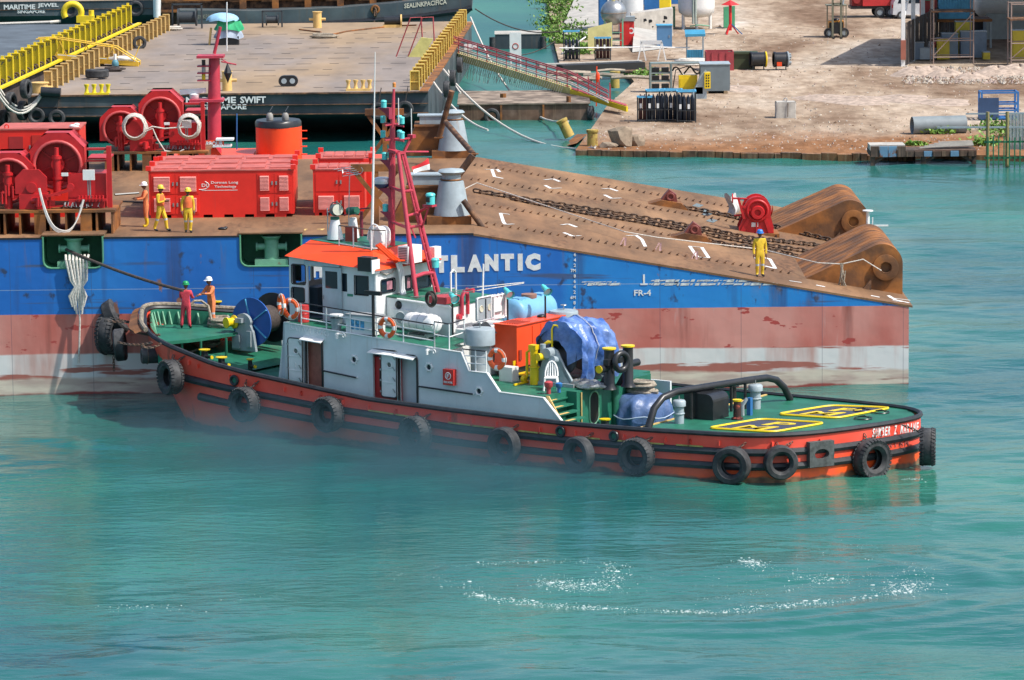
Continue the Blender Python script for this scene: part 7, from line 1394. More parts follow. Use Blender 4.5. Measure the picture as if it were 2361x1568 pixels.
# ---------------- harbour tug seen over the deck ----------------
HY = 196.; ht = E('harbour_tug', 'harbour tug with orange funnel and maroon mast behind the red winches', 'tug boat', (-14, HY, 0)); q = lambda px, py: GY(px, py, HY)
MB().ext([(-18.5, -.6), (-3.5, -.6), (-2.8, 2.0), (-19.5, 2.6)], 'y', HY-3.2, HY+3.2).build('hull', HULLN, ht, True); MB().box(-17, -6, HY-2.4, HY+2.4, 2.1, 4.4).build('deckhouse', ORANGE, ht, True); MB().box(-16, -12.2, HY-2, HY+2, 4.4, q(500, 352)[2]).build('wheelhouse', ORANGE, ht, True)
mp = MB().tube([q(495, 352), q(494, 260), q(494, 130)], [.33, .32, .26], 14).build('mast', MAROON, ht, True)
for py, x0_, x1_ in ((130, 455, 517), (231, 438, 516)): p, r_ = q(x0_, py), q(x1_, py); MB().box(p[0], r_[0], HY-.6, HY+.6, p[2]-.06, p[2]+.06).build('mast_platform', MAROON, mp, True)
MB().cyl(q(494, 124), q(508, 62), .08, 8).build('top_spar', MAROON, mp, True); MB().cyl(q(510, 142), q(545, 149), .04, 6).cyl(q(510, 136), q(532, 148), .03, 6).build('yard', MAROON, mp, True)
MB().bar(q(415, 213), q(475, 208), .18, .22).build('radar_scanner', WHITE, mp, True); p = q(448, 222); MB().lathe([(.1, -.2), (.22, -.1), (.24, .1), (.001, .2)], p, n=14).build('radar_gearbox', WHITE, mp, True)
for k, py in enumerate((152, 168, 185)): p = q(470, py); MB().box(p[0]-.3, p[0]+.3, HY-.3, HY+.3, p[2]-.03, p[2]+.03).build('lamp_shelf', MAROON, mp, True); MB().cyl(p+[0, -.1, .03], p+[0, -.1, .3], .09, 8).build('lantern', (BLACK, STEEL, YEL)[k], mp, True)
MB().cyl(q(523, 5), q(523, 118), .03, 6).build('white_whip', WHITE, ht, True); MB().cyl(q(546, 262), q(546, 345), .03, 6).build('blue_whip', BLUEP, ht, True)
p = q(525, 168); MB().lathe([(.001, -.5), (.2, 0), (.001, .5)], p, n=8, sm=False).build('day_shape', BLACK, None, True, 'black diamond day shape hanging under the mast yard', 'day shape', loc=tuple(p))
a, c = q(466, 328), q(523, 313); sg = MB().box(a[0], c[0], HY-2.2, HY-2.12, a[2], c[2]).build('name_board', ORANGE, ht, True); text('HARBOUR', (c[0]-a[0])*.95, (c[2]-a[2])*.7, ((a[0]+c[0])/2, HY-2.22, (a[2]+c[2])/2), FR, UPV, WP, 'lettering', sg, True, .03)
for y_, x0_, x1_ in ((312, 505, 545), (327, 490, 540)): a, c = q(x0_, y_), q(x1_, y_); MB().box(a[0], c[0], HY-2.3, HY-1.5, a[2]-.04, a[2]+.04).build('white_shelf', WHITE, ht, True)
a, c = q(475, 345), q(540, 330); MB().ext([(a[0]-1.2, a[2]-1.2), (c[0]+.1, a[2]-.6), (c[0]-.3, a[2]-.3), (a[0]+.6, c[2]), (a[0]-1.2, c[2]+.3)], 'y', HY-2.0, HY-1.9).build('bridge_wing', ORANGE, ht, True)
f0, f1 = q(591, 368), q(697, 368); ft = q(592, 278)[2]; cx, rx = (f0[0]+f1[0])/2, (f1[0]-f0[0])/2
MB().lathe([(1., f0[2]-1.5), (1., ft-.27)], (0, 0, 0), n=24).xf(Matrix.Translation((cx, HY, 0)) @ Matrix.Diagonal((rx, 1.3, 1, 1))).build('funnel', ORANGE, ht, True); MB().lathe([(1.01, ft-.28), (1.01, ft-.06), (.95, ft+.03), (.001, ft+.03)], (0, 0, 0), n=24).xf(Matrix.Translation((cx-.02, HY, 0)) @ Matrix.Diagonal((rx, 1.3, 1, 1))).build('funnel_top', BLACK, ht, True)
for px in (622, 658): p = q(px, 276); MB().lathe([(.13, 0), (.17, .18), (.15, .36), (.08, .44)], p-[0, 0, .1], n=12).build('exhaust_pipe', mat('sooty_grey', (.3,.29,.27), .6), ht, True); MB().bar(p+[.0, 0, .4], p+[.14, 0, .62], .16, .03).build('exhaust_flap', STEEL, ht, True)
for k in range(4): a = q(697, 300+18*k); MB().tube([a-[.1, .3, 0], a+[.25, -.3, 0]], .03, 5).build('ladder_step', ORANGE, ht, True)
# ---------------- gangway, rusty pontoon, dock ----------------
c = (G(1205, 225, 1.0)); pt = E('rusty_pontoon', 'long rusty steel pontoon with a tyre at the foot of the gangway', 'pontoon', (1.2, 266, 0)); xl, xr = G(1058, 240, 1.)[0], G(1358, 240, 1.)[0]
MB().box(xl, xr, 262.6, 272, -1, .98).build('hull', mat('pontoon_rust', (.15,.085,.055), .85, var=.4, vs=.7, col2=(.24,.16,.12), c2s=.5, streak=.4, scol=(.3,.2,.13)), pt, True); MB().box(xl-.1, xr+.1, 262.5, 272, .98, 1.06).build('deck', mat('pontoon_deck', (.17,.13,.1), .9, var=.4, vs=1.2, col2=(.35,.28,.22), c2s=.8), pt, True)
for x in (xl+2.7, xl+5.4): MB().box(x-.06, x+.06, 262.5, 262.6, -.5, .95).build('hull_rib', RUSTP, pt, True)
btyre(GY(1134, 268, 262.3), 'tyre hung on the rusty pontoon face'); btyre(GY(1362, 262, 262.8), 'tyre at the right corner of the rusty pontoon', 80); MB().cyl(GY(1311, 240, 263), GY(1311, 222, 263), .15, 8).build('post', RUSTP, pt, True); MB().cyl(GY(1160, 225, 263), GY(1160, 216, 263), .2, 8).build('post', RUSTP, pt, True)
ga, gb = GY(1015, 118, 290.), G(1446, 252, .75); gm = ga*.28+gb*.72; t = E('boarding_gangway', 'long boarding gangway with red rails and yellow beams sloping to the shore', 'gangway', gb); RP = mat('gangway_red', (.42,.07,.08), .6, var=.2, rust=.1); YP = mat('gangway_pale_yellow', (.62,.58,.2), .6, var=.2, rust=.1)
for oy in (0, 1.5): MB().bar(ga+[0, oy, 0], gm+[0, oy, 0], .12, .5).build('side_beam', YP, t, True); MB().bar(gm+[0, oy, 0], gb+[0, oy, 0], .12, .32).build('side_beam', YELB, t, True)
MB().add([ga+[0, 0, .2], gb+[0, 0, .2], gb+[0, 1.5, .2], ga+[0, 1.5, .2]], [(0, 1, 2, 3)]).build('walkway', RP, t, True)
for oy in (0, 1.5):
    for hh in (1.2, .85, .5): MB().tube([ga+[0, oy, hh], gm+[0, oy, hh], gb+[-1.2, oy, hh*.9]], .045, 6).build('hand_rail', RP if hh != .5 else ROPEW, t, True)
    for k in range(18): f = k/18.5; p = ga+(gb-ga)*f+[0, oy, .1]; MB().bar(p, p+[0, 0, 1.15], .06).build('rail_post', RP, t, True)
mb = MB(); rg = random.Random(6)
for k in range(60): f = k/62*.72; p = ga+(gb-ga)*f+[0, -.05, .4]; mb.tube([p, p+[.25, -.1, -.6], p+[.1+rg.uniform(-.2, .2), 0, -1.3-.5*math.sin(f*9)]], .018, 4).tube([p, p+[-.25, -.1, -.6], p+[-.1, 0, -1.2]], .018, 4)
mb.build('safety_net', ROPEW, t, True, kind='stuff'); MB().box(0, .9, -.03, 0, 0, .42).xf(Matrix.Translation(Vector(ga*.86+gb*.14+np.array([0, -.1, .6])))).build('notice', WHITE, t, True)
c = GY(965, 90, 292.); t = E('gangway_ladder', 'red tubular boarding steps leaning on the brown barge deck', 'steps', G(965, 130, 3.0)); RR = RP
for dx in (-.5, .3): MB().tube([(dx-1.0, 0, 0), (dx, 0, 2.6), (dx+.7, .5, 2.6), (dx+.8, .5, 0)], .05, 6).build('side_rail', RR, t)
MB().ext([(-.9, -.3), (.3, -.1), (1.0, 1.2), (.2, 1.3)], 'y', -.5, -.2).build('yellow_plate', YP, t)
for k, (p0_, p1_, sg_, lab) in enumerate(((GY(1022, 160, 262), GY(1372, 340, 240), 1.6, 'long white mooring line drooping to the quay bollard'), (GY(1000, 190, 254), GY(1125, 300, 245), .5, 'white mooring line from the barge corner'), (GY(1010, 98, 285), GY(1062, 215, 262), .4, 'steep white mooring line beside the gangway'), (GY(1085, 40, 300), GY(1310, 280, 250), 2.2, 'slack white line over the pontoon'))): MB().tube(arcpts(p0_, p1_, sg_, 16), .07, 6).build('mooring_line', ROPEW, None, True, lab, 'rope', 'white lines to the quay', loc=tuple(p0_))
MB().tube(arcpts(GY(1095, 20, 318), GY(1290, 72, 318), .7, 12), .05, 5).tube(arcpts(GY(1100, 105, 300), GY(1280, 95, 306), .9, 12), .04, 5).build('channel_line', ROPED, None, True, 'thin line across the channel', 'rope', loc=tuple(GY(1190, 60, 318)))
# ---------------- yard on the shore ----------------
def gs(px, py): return G(px, py, GZ)
def pxm(px, py): return 1/(FPX/np.linalg.norm(gs(px, py)-CAM))     # metres per picture unit there
# dock edge beams and posts
a, c = G(1290, 158, .9), G(1480, 150, .9); t = E('dock_beam', 'black steel beam along the dock edge', 'beam', a); MB().bar(a, c, 1.2, .5).build('beam', mat('tarred_steel', (.02,.02,.02), .6), t, True); MB().bar(a+[-1.5, 1.2, .1], c+[0, 1.2, .1], .5, .3).build('kerb', CONC, t, True)
def sign(px, py, pyt, label):
    c = gs(px, py); t = E('sign_board', label, 'sign', c); h = GY(px, pyt, c[1])[2]-GZ
    for dx in (-.35, .35): MB().cyl((dx, 0, -.6), (dx, 0, h), .05, 6).build('post', WHITE, t)
    s_ = MB().box(-.42, .42, -.04, 0, h-1.95, h).build('board', WHITE, t); MB().torus((0, -.05, h-1.0), (0, 1, 0), .2, .04, 16, 5, rz=.02).build('emblem', mat('sign_red', (.5,.1,.08), .5), s_); return t
sign(1189, 157, 75, 'white notice board on two posts at the water edge')
# gas cylinder racks
CYL = MB().lathe([(.001, 0), (.115, .01), (.115, 1.35), (.09, 1.46), (.035, 1.5), (.035, 1.6), (.001, 1.6)], n=10).mesh('gas_cylinder'); CYL.materials.append(mat('cylinder_navy', (.015,.025,.045), .45)); CYM = CYL.copy(); CYM.materials.clear(); CYM.materials.append(mat('cylinder_maroon', (.06,.02,.025), .5))
def rack(px, py, label, nx_=4, ny_=3, top=True, me_=CYL, hh=1.95):
    c = gs(px, py); t = E('cylinder_rack', label, 'gas rack', c, 0, 'racks of gas cylinders'); w_, d = nx_*.26+.1, ny_*.26+.1
    for i in range(nx_):
        for j in range(ny_):
            o = bpy.data.objects.new('gas_cylinder', me_); COL.objects.link(o); o.parent = t; o.location = (-w_/2+.18+.26*i, .18+.26*j, .1)
    FRM = mat('rack_black', (.03,.035,.04), .5)
    for x in (-w_/2, w_/2):
        for y in (0, d): MB().bar((x, y, 0), (x, y, hh), .07).build('post', FRM, t)
    for z in (.12, .75):
        for y in (-.02, d): MB().bar((-w_/2, y, z), (w_/2, y, z), .05).build('rail', FRM, t)
    if top:
        for y in (0, d): MB().bar((-w_/2, y, hh), (w_/2, y, hh), .12, .09).build('top_bar', SKYB, t)
        for x in (-w_/2, w_/2): MB().bar((x, 0, hh), (x, d, hh), .1, .09).build('top_bar', SKYB, t)
    for i in range(0, nx_, 2): MB().box(-w_/2+.12+.26*i, -w_/2+.26+.26*i, .055, .062, .85, 1.15).build('label', WHITE, t)
    return t
rack(1487, 281, 'short navy gas cylinder rack, leftmost of the front four', 3, 2, True, CYM, 1.55); rack(1512, 281, 'navy gas cylinder rack, second from left in front', 4, 3); rack(1547, 280, 'navy gas cylinder rack, third from left in front', 5, 3); rack(1583, 283, 'navy gas cylinder rack, rightmost of the front four', 4, 3)
rack(1318, 141, 'navy gas cylinder rack with blue top bar by the dock', 4, 2, True, CYL, 2.2); rack(1390, 139, 'maroon gas cylinder rack with blue top by the dock', 4, 2, True, CYM, 1.65)
# open shelf frame with yellow bin
c = gs(1565, 213); t = E('equipment_frame', 'grey shelf frame with a yellow box and cables', 'rack', c); FG = mat('frame_grey_green', (.2,.25,.24), .5)
for x in (-1.9, -.5, 1.6):
    for y in (0, 1.1): MB().bar((x, y, 0), (x, y, 1.95), .13).build('post', FG, t)
for z in (.1, .75, 1.3, 1.95): MB().box(-1.9, -.5 if z < 1.9 else 1.6, 0, 1.1, z-.04, z+.04).build('shelf', FG, t)
for i in range(2):
    for j in range(3): MB().cb((-1.55+.65*i, .4, .4+.55*j), (.5, .5, .32)).build('parts_box', BLACK, t)
MB().box(0, 1.25, -.1, .6, .1, 1.15).build('yellow_bin', YEL, t); MB().box(.1, 1.15, -.13, -.1, .3, .95).build('bin_panel', YEL, t); MB().tube([(-.4+.12*k, .3+.25*math.sin(k*2), 1.45+.25*math.sin(k*.8)) for k in range(16)], .06, 6).tube([(-.4, .1, .2), (-.3, 0, .9), (-.2, .1, 1.5), (.6, .1, 1.75), (1.4, .1, 1.4), (1.5, 0, .6), (1.3, -.1, .3)], .04, 5).build('cable_heap', BLACK, t)
# yellow panel on a stand, grey enclosure, skip, reels
c = gs(1612, 228); t = E('switch_panel', 'yellow switch panel on a grey sloping stand', 'panel', c); MB().ext([(-.6, 0), (.5, 0), (.5, 1.9), (.1, 1.5)], 'y', 0, .05).ext([(-.6, 0), (.5, 0), (.5, 1.9), (.1, 1.5)], 'y', .7, .75).build('stand', GREYL, t); MB().box(.35, .75, -.2, .5, .7, 1.75).build('panel', YEL, t); MB().cb((0, .2, .55), (.5, .4, .45)).build('small_box', YEL, t)
mb = MB()
for i in range(2):
    for j in range(5): mb.box(.43+.15*i, .52+.15*i, -.215, -.2, .8+.18*j, .9+.18*j)
mb.build('sockets', BLACK, t, kind='stuff')
c = gs(1645, 216); t = E('grey_enclosure', 'big dark grey equipment enclosure on skids', 'enclosure', c); MB().box(-.85, 1.1, 0, 2.2, .18, 1.95).build('shell', mat('enclosure_grey', (.16,.2,.22), .5, var=.1), t); MB().box(-.9, 1.15, -.05, 2.25, 1.95, 2.0).build('roof', GREYL, t)
for x in (-.6, .7): MB().box(x, x+.25, -.1, 2.3, 0, .18).build('skid', mat('timber', (.3,.22,.13), .8), t)
MB().box(1.1, 1.12, .1, 1.05, .3, 1.85).build('door', mat('enclosure_grey', (.16,.2,.22)), t); MB().box(1.1, 1.12, 1.12, 2.1, .3, 1.85).build('door', mat('enclosure_grey', (.16,.2,.22)), t)
c = gs(1660, 163); t = E('waste_skip', 'weathered red open steel skip', 'skip', c); SK = mat('skip_red', (.36,.05,.06), .6, rust=.25, var=.2)
MB().ext([(-.95, 0), (.95, 0), (1.0, 1.35), (-1.0, 1.35)], 'y', 0, .06).ext([(-.95, 0), (.95, 0), (1.0, 1.35), (-1.0, 1.35)], 'y', 1.94, 2.0).box(-1.0, -.94, .06, 1.94, 0, 1.35).box(.94, 1.0, .06, 1.94, 0, 1.35).build('bin', SK, t)
for x in (-.55, 0, .5): MB().box(x-.05, x+.05, -.06, 0, 0, 1.3).build('rib', SK, t)
MB().box(-.94, .94, .06, 1.94, 1.0, 1.05).build('scrap', mat('scrap_brown', (.14,.1,.07), .9, var=.4), t)
def reel(px, py, label, m_, ln, rr, ax=(1, .1, 0)):
    c = gs(px, py); t = E('ventilation_fan', label, 'fan', c, 0, 'drum fans in the yard'); MB().lathe([(rr*.85, -ln/2), (rr, -ln/2+.03), (rr, -ln/2+.12), (rr*.93, -ln/2+.15), (rr*.93, ln/2-.15), (rr, ln/2-.12), (rr, ln/2-.03), (rr*.85, ln/2)], (0, 0, rr+.2), ax, 20).disc((-.0+ln*.4, 0, rr+.2), ax, rr*.9, 20).build('drum', BLACK, t); MB().torus((ln/2*.98, .0, rr+.2), ax, rr*.95, .06, 20, 6).build('rim', m_, t); MB().torus((-ln/2*.98, 0, rr+.2), ax, rr*.95, .05, 20, 6).build('rim', BLACK, t)
    for x in (-ln*.35, ln*.35): MB().bar((x, -rr*.6, 0), (x, -rr*.5, rr), .08).build('leg', BLACK, t)
    return t
reel(1748, 161, 'black drum fan with yellow rim', YEL, 1.1, .55); t = reel(1800, 161, 'dark drum fan with an orange tag and nozzles', GREY, 1.0, .55)
for k in range(5): a = k*1.2566; MB().cyl((.5, .35*math.cos(a), .75+.35*math.sin(a)), (.75, .35*math.cos(a), .75+.35*math.sin(a)), .1, 8).build('nozzle', GREY, t)
MB().box(-.3, .05, -.56, -.54, .3, .6).build('tag', ORANGE, t); c = gs(1712, 160); MB().box(-.9, .9, 0, .9, 0, 1.1).box(-1.0, 1.1, -.1, .95, 1.1, 1.25).build('green_container', mat('olive', (.05,.07,.03), .6), label='low dark green container behind the yellow-rimmed fan', cat='container', loc=tuple(c))
# booth, cabinet, kiosk
c = gs(1446, 107); t = E('fire_point', 'red fire point booth with a white round emblem', 'booth', c); FR2 = mat('booth_red', (.65,.03,.03), .4); MB().box(-.55, .2, 0, 1.0, .1, 1.95).build('cabinet', FR2, t); MB().box(.2, .55, .1, .9, .1, 1.9).build('side_panel', FR2, t); MB().box(-.6, .62, -.05, 1.05, 1.95, 2.3).build('roof', GREY, t)
MB().lathe([(.14, 0), (.25, 0)], (.33, .09, 1.2), (0, -1, 0), 18).build('emblem', WHITE, t)
for x in (-.5, .45): MB().bar((x, .1, 0), (x, .1, .1), .1).build('foot', FR2, t)
c = gs(1533, 111); t = E('blue_cabinet', 'plain blue steel cabinet in the yard', 'cabinet', c); BC = mat('cabinet_blue', (.09,.22,.4), .45, var=.1); MB().box(-.6, .42, 0, .9, 0, 1.72).build('body', BC, t); MB().box(-.65, .6, -.06, .95, 1.72, 1.8).build('roof', SKYB, t); MB().box(.42, .56, .05, .85, 0, 1.7).build('side', BC, t); MB().box(.3, .36, -.04, 0, .8, 1.0).build('handle', STEEL, t)
c = gs(1603, 139); t = E('guard_kiosk', 'narrow open kiosk with blue corrugated roof and skirt', 'kiosk', c)
for x in (-.6, .6):
    for y in (0, .9): MB().bar((x, y, 0), (x, y, 2.0), .08).build('post', GREY, t)
mb = MB(); 
for k in range(10): mb.box(-.62+.124*k, -.55+.124*k, -.05-.02*(k % 2), .0, .0, .78)
mb.box(-.6, .6, 0, .02, 0, .78); mb.build('skirt', mat('corrugated_blue', (.05,.28,.45), .5), t, kind='stuff'); MB().add([(-.75, -.25, 1.95), (.75, -.25, 1.95), (.75, 1.0, 2.2), (-.75, 1.0, 2.2), (-.75, -.25, 1.75), (.75, -.25, 1.78)], [(0, 1, 2, 3), (0, 4, 5, 1)]).build('roof', mat('corrugated_blue', (.05,.28,.45)), t)
# tanks
c = gs(1606, 66); t = E('upright_tank', 'tall white upright gas tank on short legs', 'tank', c); MB().lathe([(.001, .9), (1.0, 1.0), (1.45, 1.35), (1.5, 1.8), (1.5, 6.5)], n=28).build('shell', WHITE, t)
for x in (-1.1, 0, 1.1): MB().cyl((x, -.3, 0), (x, -.3, 1.4), .13, 8).build('leg', WHITE, t)
for x in (-.35, -.15): MB().cyl((x, -1.55, .5), (x, -1.55, 6), .09, 8).build('pipe', mat('pipe_grey_green', (.35,.42,.38), .5), t)
MB().tube([(-.6, -1.4, .3), (.2, -1.5, .4), (1.0, -1.4, .3)], .06, 6).build('manifold', GREENM, t)
for dx, lab in ((-2.2, 'left green mesh fence panel by the white tank'), (2.7, 'right green mesh fence panel by the white tank')): MB().bar((-.5, -.8, .9), (.5, .8, .9), .03, 1.7, up=(0, 0, 1)).build('mesh_panel', mat('mesh_green', (.03,.2,.1), .6), label=lab, cat='fence', loc=tuple(c+[dx, .5, 0]), group='mesh panels round the tank')
c = gs(1415, 110); t = E('spherical_vessel', 'shiny round metal vessel on a frame', 'vessel', c); MB().ell((0, 0, 2.7), (1.0, 1.0, .98), 24, 14).build('sphere', STEEL, t); MB().torus((0, 0, 2.7), (0, 0, 1), 1.01, .03, 24, 5).build('band', mat('vessel_rust', (.25,.18,.13), .6), t); MB().cyl((0, 0, 3.6), (0, 0, 4.1), .15, 8).build('valve', YEL, t)
for x in (-.7, .7):
    for y in (-.5, .6): MB().bar((x, y, 0), (x, y, 2.3), .1).build('leg', GREENM, t)
MB().bar((-.7, -.5, 1.2), (.7, -.5, 1.2), .06).bar((-.7, -.5, .6), (.7, -.5, .6), .06).build('brace', GREENM, t)
c = gs(1455, 78); t = E('storage_tank', 'white and blue upright storage tanks behind the concrete wall', 'tank', c); MB().cyl((0, 0, 0), (0, 0, 6), 1.0, 18).build('white_shell', WHITE, t); MB().box(-2.6, -1.5, -.5, 1.2, 0, 5).build('blue_back', BLUEP, t); MB().bar((-2.0, -.9, 0), (-1.7, -.9, 5), .14).bar((-.9, -.9, 0), (-.9, -.9, 5), .1).build('pipe_frame', WHITE, t); MB().box(1.1, 2.3, .3, 1.8, 0, 5).build('grey_back', BLUEP, t)
a, c = gs(1455, 93), gs(1552, 83); t = E('concrete_wall', 'pale concrete retaining wall with dark patches', 'wall', a); MB().add([a, c, c+[0, 2, 0], a+[0, 2, 0], a+[0, 0, 2.1], c+[0, 0, 2.2], c+[0, 2, 2.2], a+[0, 2, 2.1]], [(0, 1, 5, 4), (1, 2, 6, 5), (4, 5, 6, 7), (0, 4, 7, 3)]).build('wall', CONC, t, True)
mb = MB(); rg = random.Random(3)
for fx, fz, s_ in ((.3, 1.5, .35), (.42, 1.4, .3), (.5, .9, .15), (.78, 1.5, .3), (.76, 1.2, .2), (.5, .25, .2), (.1, 1.7, .12)):
    p = a+(c-a)*fx+np.array([0, -.02, fz]); mb.add([p+np.array([s_*math.cos(k*.785)*rg.uniform(.5, 1.3), 0, .5*s_*math.sin(k*.785)*rg.uniform(.5, 1.3)]) for k in range(8)], [tuple(range(8))])
mb.build('tar_patch', BLACK, t, True, kind='stuff')
a, c = gs(1458, 122), gs(1536, 112); MB().add([gs(1458, 122)+[0, 0, .05], gs(1540, 112)+[0, 0, .05], gs(1520, 95)+[0, 0, .8], gs(1462, 98)+[0, 0, 1.2]], [(0, 1, 2, 3)]).build('ramp_slab', mat('slab_pale', (.42,.41,.38), .9), label='pale sloping slab against the concrete wall', cat='slab')
c = gs(1383, 118); t = E('yellow_hoarding', 'pale yellow board panel standing by the dock', 'panel', c); MB().ext([(-.9, .0), (.95, .3), (.95, 2.2), (-.9, 1.75)], 'y', 0, .08).build('board', mat('hoarding_yellow', (.7,.65,.28), .6), t); MB().bar((-.8, .1, 0), (-.8, .1, 1.7), .08).bar((.85, .1, 0), (.85, .1, 2), .08).build('post', GREY, t)
# sloping banks
t = E('sloping_bank', 'concrete sloping bank beside the green plants', 'bank', gs(1350, 100)); MB().add([gs(1290, 80)+[0, 0, .1], gs(1410, 95)+[0, 0, .1], gs(1395, 40)+[0, 0, 1.4], gs(1330, 22)+[0, 0, 1.4], gs(1390, 20)+[0, 0, 1.4]], [(0, 1, 2, 3), (2, 4, 3)]).build('slope', CONC, t, True)
# shrubs and weeds
LEAF = mat('leaf_green', (.12,.27,.035), .6, var=.45, vs=2.5, col2=(.22,.38,.06), c2s=3)
def shrub(c, r, h, n_, label, seed, name='shrub'):
    rg = np.random.default_rng(seed); t = E(name, label, 'plant', c, 0, 'green plants on the bank'); mb = MB()
    for _ in range(n_):
        d = rg.normal(0, .55, 3); p = np.array([d[0]*r, d[1]*r*.7, abs(d[2])*h*.6+.1*h]); s_ = rg.uniform(.08, .2); a = nrm(rg.normal(0, 1, 3)); b_ = nrm(np.cross(a, rg.normal(0, 1, 3)))
        mb.add([p-a*s_, p+b_*s_*.5, p+a*s_, p-b_*s_*.5], [(0, 1, 2, 3)])
    mb.build('foliage', LEAF, t); mb = MB()
    for k in range(5): mb.tube([(0, 0, 0), (rg.normal(0, .2)*r, rg.normal(0, .2)*r, h*.5)], .03, 4)
    mb.build('stem', mat('stem_brown', (.1,.07,.04), .9), t)
for k, (px, py, r, h) in enumerate(((1275, 60, 1.4, 1.2), (1300, 78, 1.6, 1.0), (1290, 30, 1.6, 1.6), (1315, 45, 1.5, 1.4), (1320, 12, 1.4, 1.6), (1270, 10, 1.3, 1.3), (1335, 92, 1.2, .8), (1300, 100, 1.0, .7), (1360, 112, 1.0, .6), (1345, 70, 1.0, .8), (1265, 85, .8, .7), (1330, 125, .9, .5))): shrub(gs(px, py), r, h, 420, ('lowest clump at the left foot of the green bank', 'wide clump in the middle of the green bank', 'tall clump left of the sloping concrete', 'bushy clump at the top of the green bank', 'clump at the top edge of the picture', 'clump at the channel edge near the top', 'low weeds right of the bank foot', 'low weeds beside the gas rack', 'weeds under the yellow board', 'clump against the concrete slope', 'small clump overhanging the channel', 'weeds between the two dock gas racks')[k], 40+k)
for k, (px, py, r, h) in enumerate(((2165, 308, 1.0, .6), (2205, 300, .8, .5), (2290, 300, 1.0, .8), (2330, 315, 1.2, .8), (1500, 172, .9, .5), (1470, 178, .6, .35), (2270, 335, .8, .6), (2110, 335, .6, .25))): shrub(gs(px, py), r, h, 260, ('grass tuft in front of the big pipe', 'grass tuft at the right end of the big pipe', 'weeds under the blue cage', 'weeds behind the green fence', 'weeds beside the shelf frame', 'weed tuft by the rope pile', 'weeds at the left end of the green fence', 'low weeds near the old jetty')[k], 80+k, 'weed_tuft')
# rope pile, timbers, barrier
ropeheap('hawser_pile', gs(1595, 150), 1.0, 'big coil of pale hawser on the ground', ROPEW, 6, .12, 0, .6); t = E('driftwood_pile', 'heap of bleached timbers and ropes at the dock corner', 'timber', gs(1390, 175)); rg = random.Random(12)
for k in range(16): p = G(1290+rg.random()*170, 162+rg.random()*26, 1.0+rg.random()*.4); a = rg.uniform(-.35, .25); l = rg.uniform(1., 3.5); MB().tube([p-np.array([math.cos(a)*l/2, math.sin(a)*l*.5, 0]), p+[0, 0, .08], p+np.array([math.cos(a)*l/2, math.sin(a)*l*.5, 0])], rg.uniform(.08, .16), 6).build('log', mat('bleached_timber', (.45,.38,.3), .9, var=.3, vs=2), t, True)
t = E('dock_barrier', 'white barrier board on trestles by the dock', 'barrier', gs(1515, 140))
for px in (1480, 1526): p = gs(px, 140); MB().bar(p+[-.3, 0, 0], p+[0, 0, 1.4], .09).bar(p+[.3, 0, 0], p+[0, 0, 1.4], .09).build('trestle', WHITE, t, True)
a, c = gs(1474, 112), gs(1528, 112); z = GZ; MB().bar(gs(1476, 140)+[0, 0, 1.35], gs(1526, 140)+[0, 0, 1.35], .05, .3).build('board', WHITE, t, True); MB().tube([gs(1290, 142)+[0, 0, 1.0], gs(1480, 140)+[0, 0, 1.0], gs(1590, 138)+[0, 0, .9]], .05, 5).build('rail', WHITE, t, True); MB().tube([gs(1295, 140)+[0, 0, .5], gs(1350, 122)+[0, 0, 1.2]], .06, 5).build('rail', WHITE, t, True)
# block, cage, pipe, stands, rocks
c = gs(1811, 271); t = E('concrete_block', 'rough cube of pale concrete with a lifting chain', 'block', c); rgb = np.random.default_rng(4)
MB().grid(lambda u_, v_: (lambda a, h: (.63*max(-1, min(1, 1.35*math.cos(a)))+.02*math.sin(9*a+h*7), .55*max(-1, min(1, 1.35*math.sin(a)))+.02*math.cos(7*a), h*1.0))(6.283*u_, v_), 32, 6).box(-.58, .58, -.5, .5, .99, 1.02).build('block', CONC, t); MB().torus((0, 0, 1.12), (0, 1, 0), .1, .03, 12, 5).build('lifting_eye', STEEL, t); MB().tube([(0, -.3, 1.04), (.12, -.6, .95), (.1, -.62, .1)], .02, 5).build('chain', CHAIN, t)
def cage(px, py, label):
    c = gs(px, py); t = E('steel_cage', label, 'cage', c)
    for x in (-1.15, 1.1):
        for y in (0, 1.5): MB().bar((x, y, 0), (x, y, 1.75), .12).build('post', BLUEP, t)
    for z in (.1, .6, 1.0, 1.7):
        for y in (0, 1.5): MB().bar((-1.15, y, z), (1.1, y, z), .1).build('rail', BLUEP, t)
        for x in (-1.15, 1.1): MB().bar((x, 0, z), (x, 1.5, z), .1).build('rail', BLUEP, t)
    MB().box(-1.35, -.1, -.12, -.04, .1, 1.4).build('leaning_sheet', mat('sheet_navy', (.03,.07,.16), .5, rust=.15), t); MB().box(-1.1, 1.05, .05, 1.45, .05, .1).build('floor', BLUEP, t)
cage(2306, 277, 'blue lifting cage frame with a dark blue sheet leaning on it')
a, c = gs(2102, 309)+[0, 0, .5], gs(2226, 306)+[0, 0, .5]; t = E('steel_pipe', 'big grey steel pipe lying on the ground', 'pipe', (a+c)/2-[0, 0, .5]); MB().lathe([(.52, -1.65), (.55, -1.64), (.55, 1.64), (.52, 1.65), (.5, 1.6), (.5, -1.6), (.52, -1.65)], (0, 0, .5), tuple(c-a), 22).build('barrel', mat('pipe_grey', (.2,.24,.26), .6, rust=.2, rcol=(.28,.16,.12)), t)
t = E('hose_reel_stand', 'red tripod stand with a small roof in the yard', 'stand', gs(1684, 79)); RS = mat('booth_red', (.65,.03,.03)); MB().cyl((0, 0, .3), (0, 0, 2.5), .12, 8).build('column', RS, t)
for a in (0, 2.1, 4.2): MB().bar((0, 0, .9), (.65*math.cos(a), .65*math.sin(a), 0), .1).build('leg', RS, t)
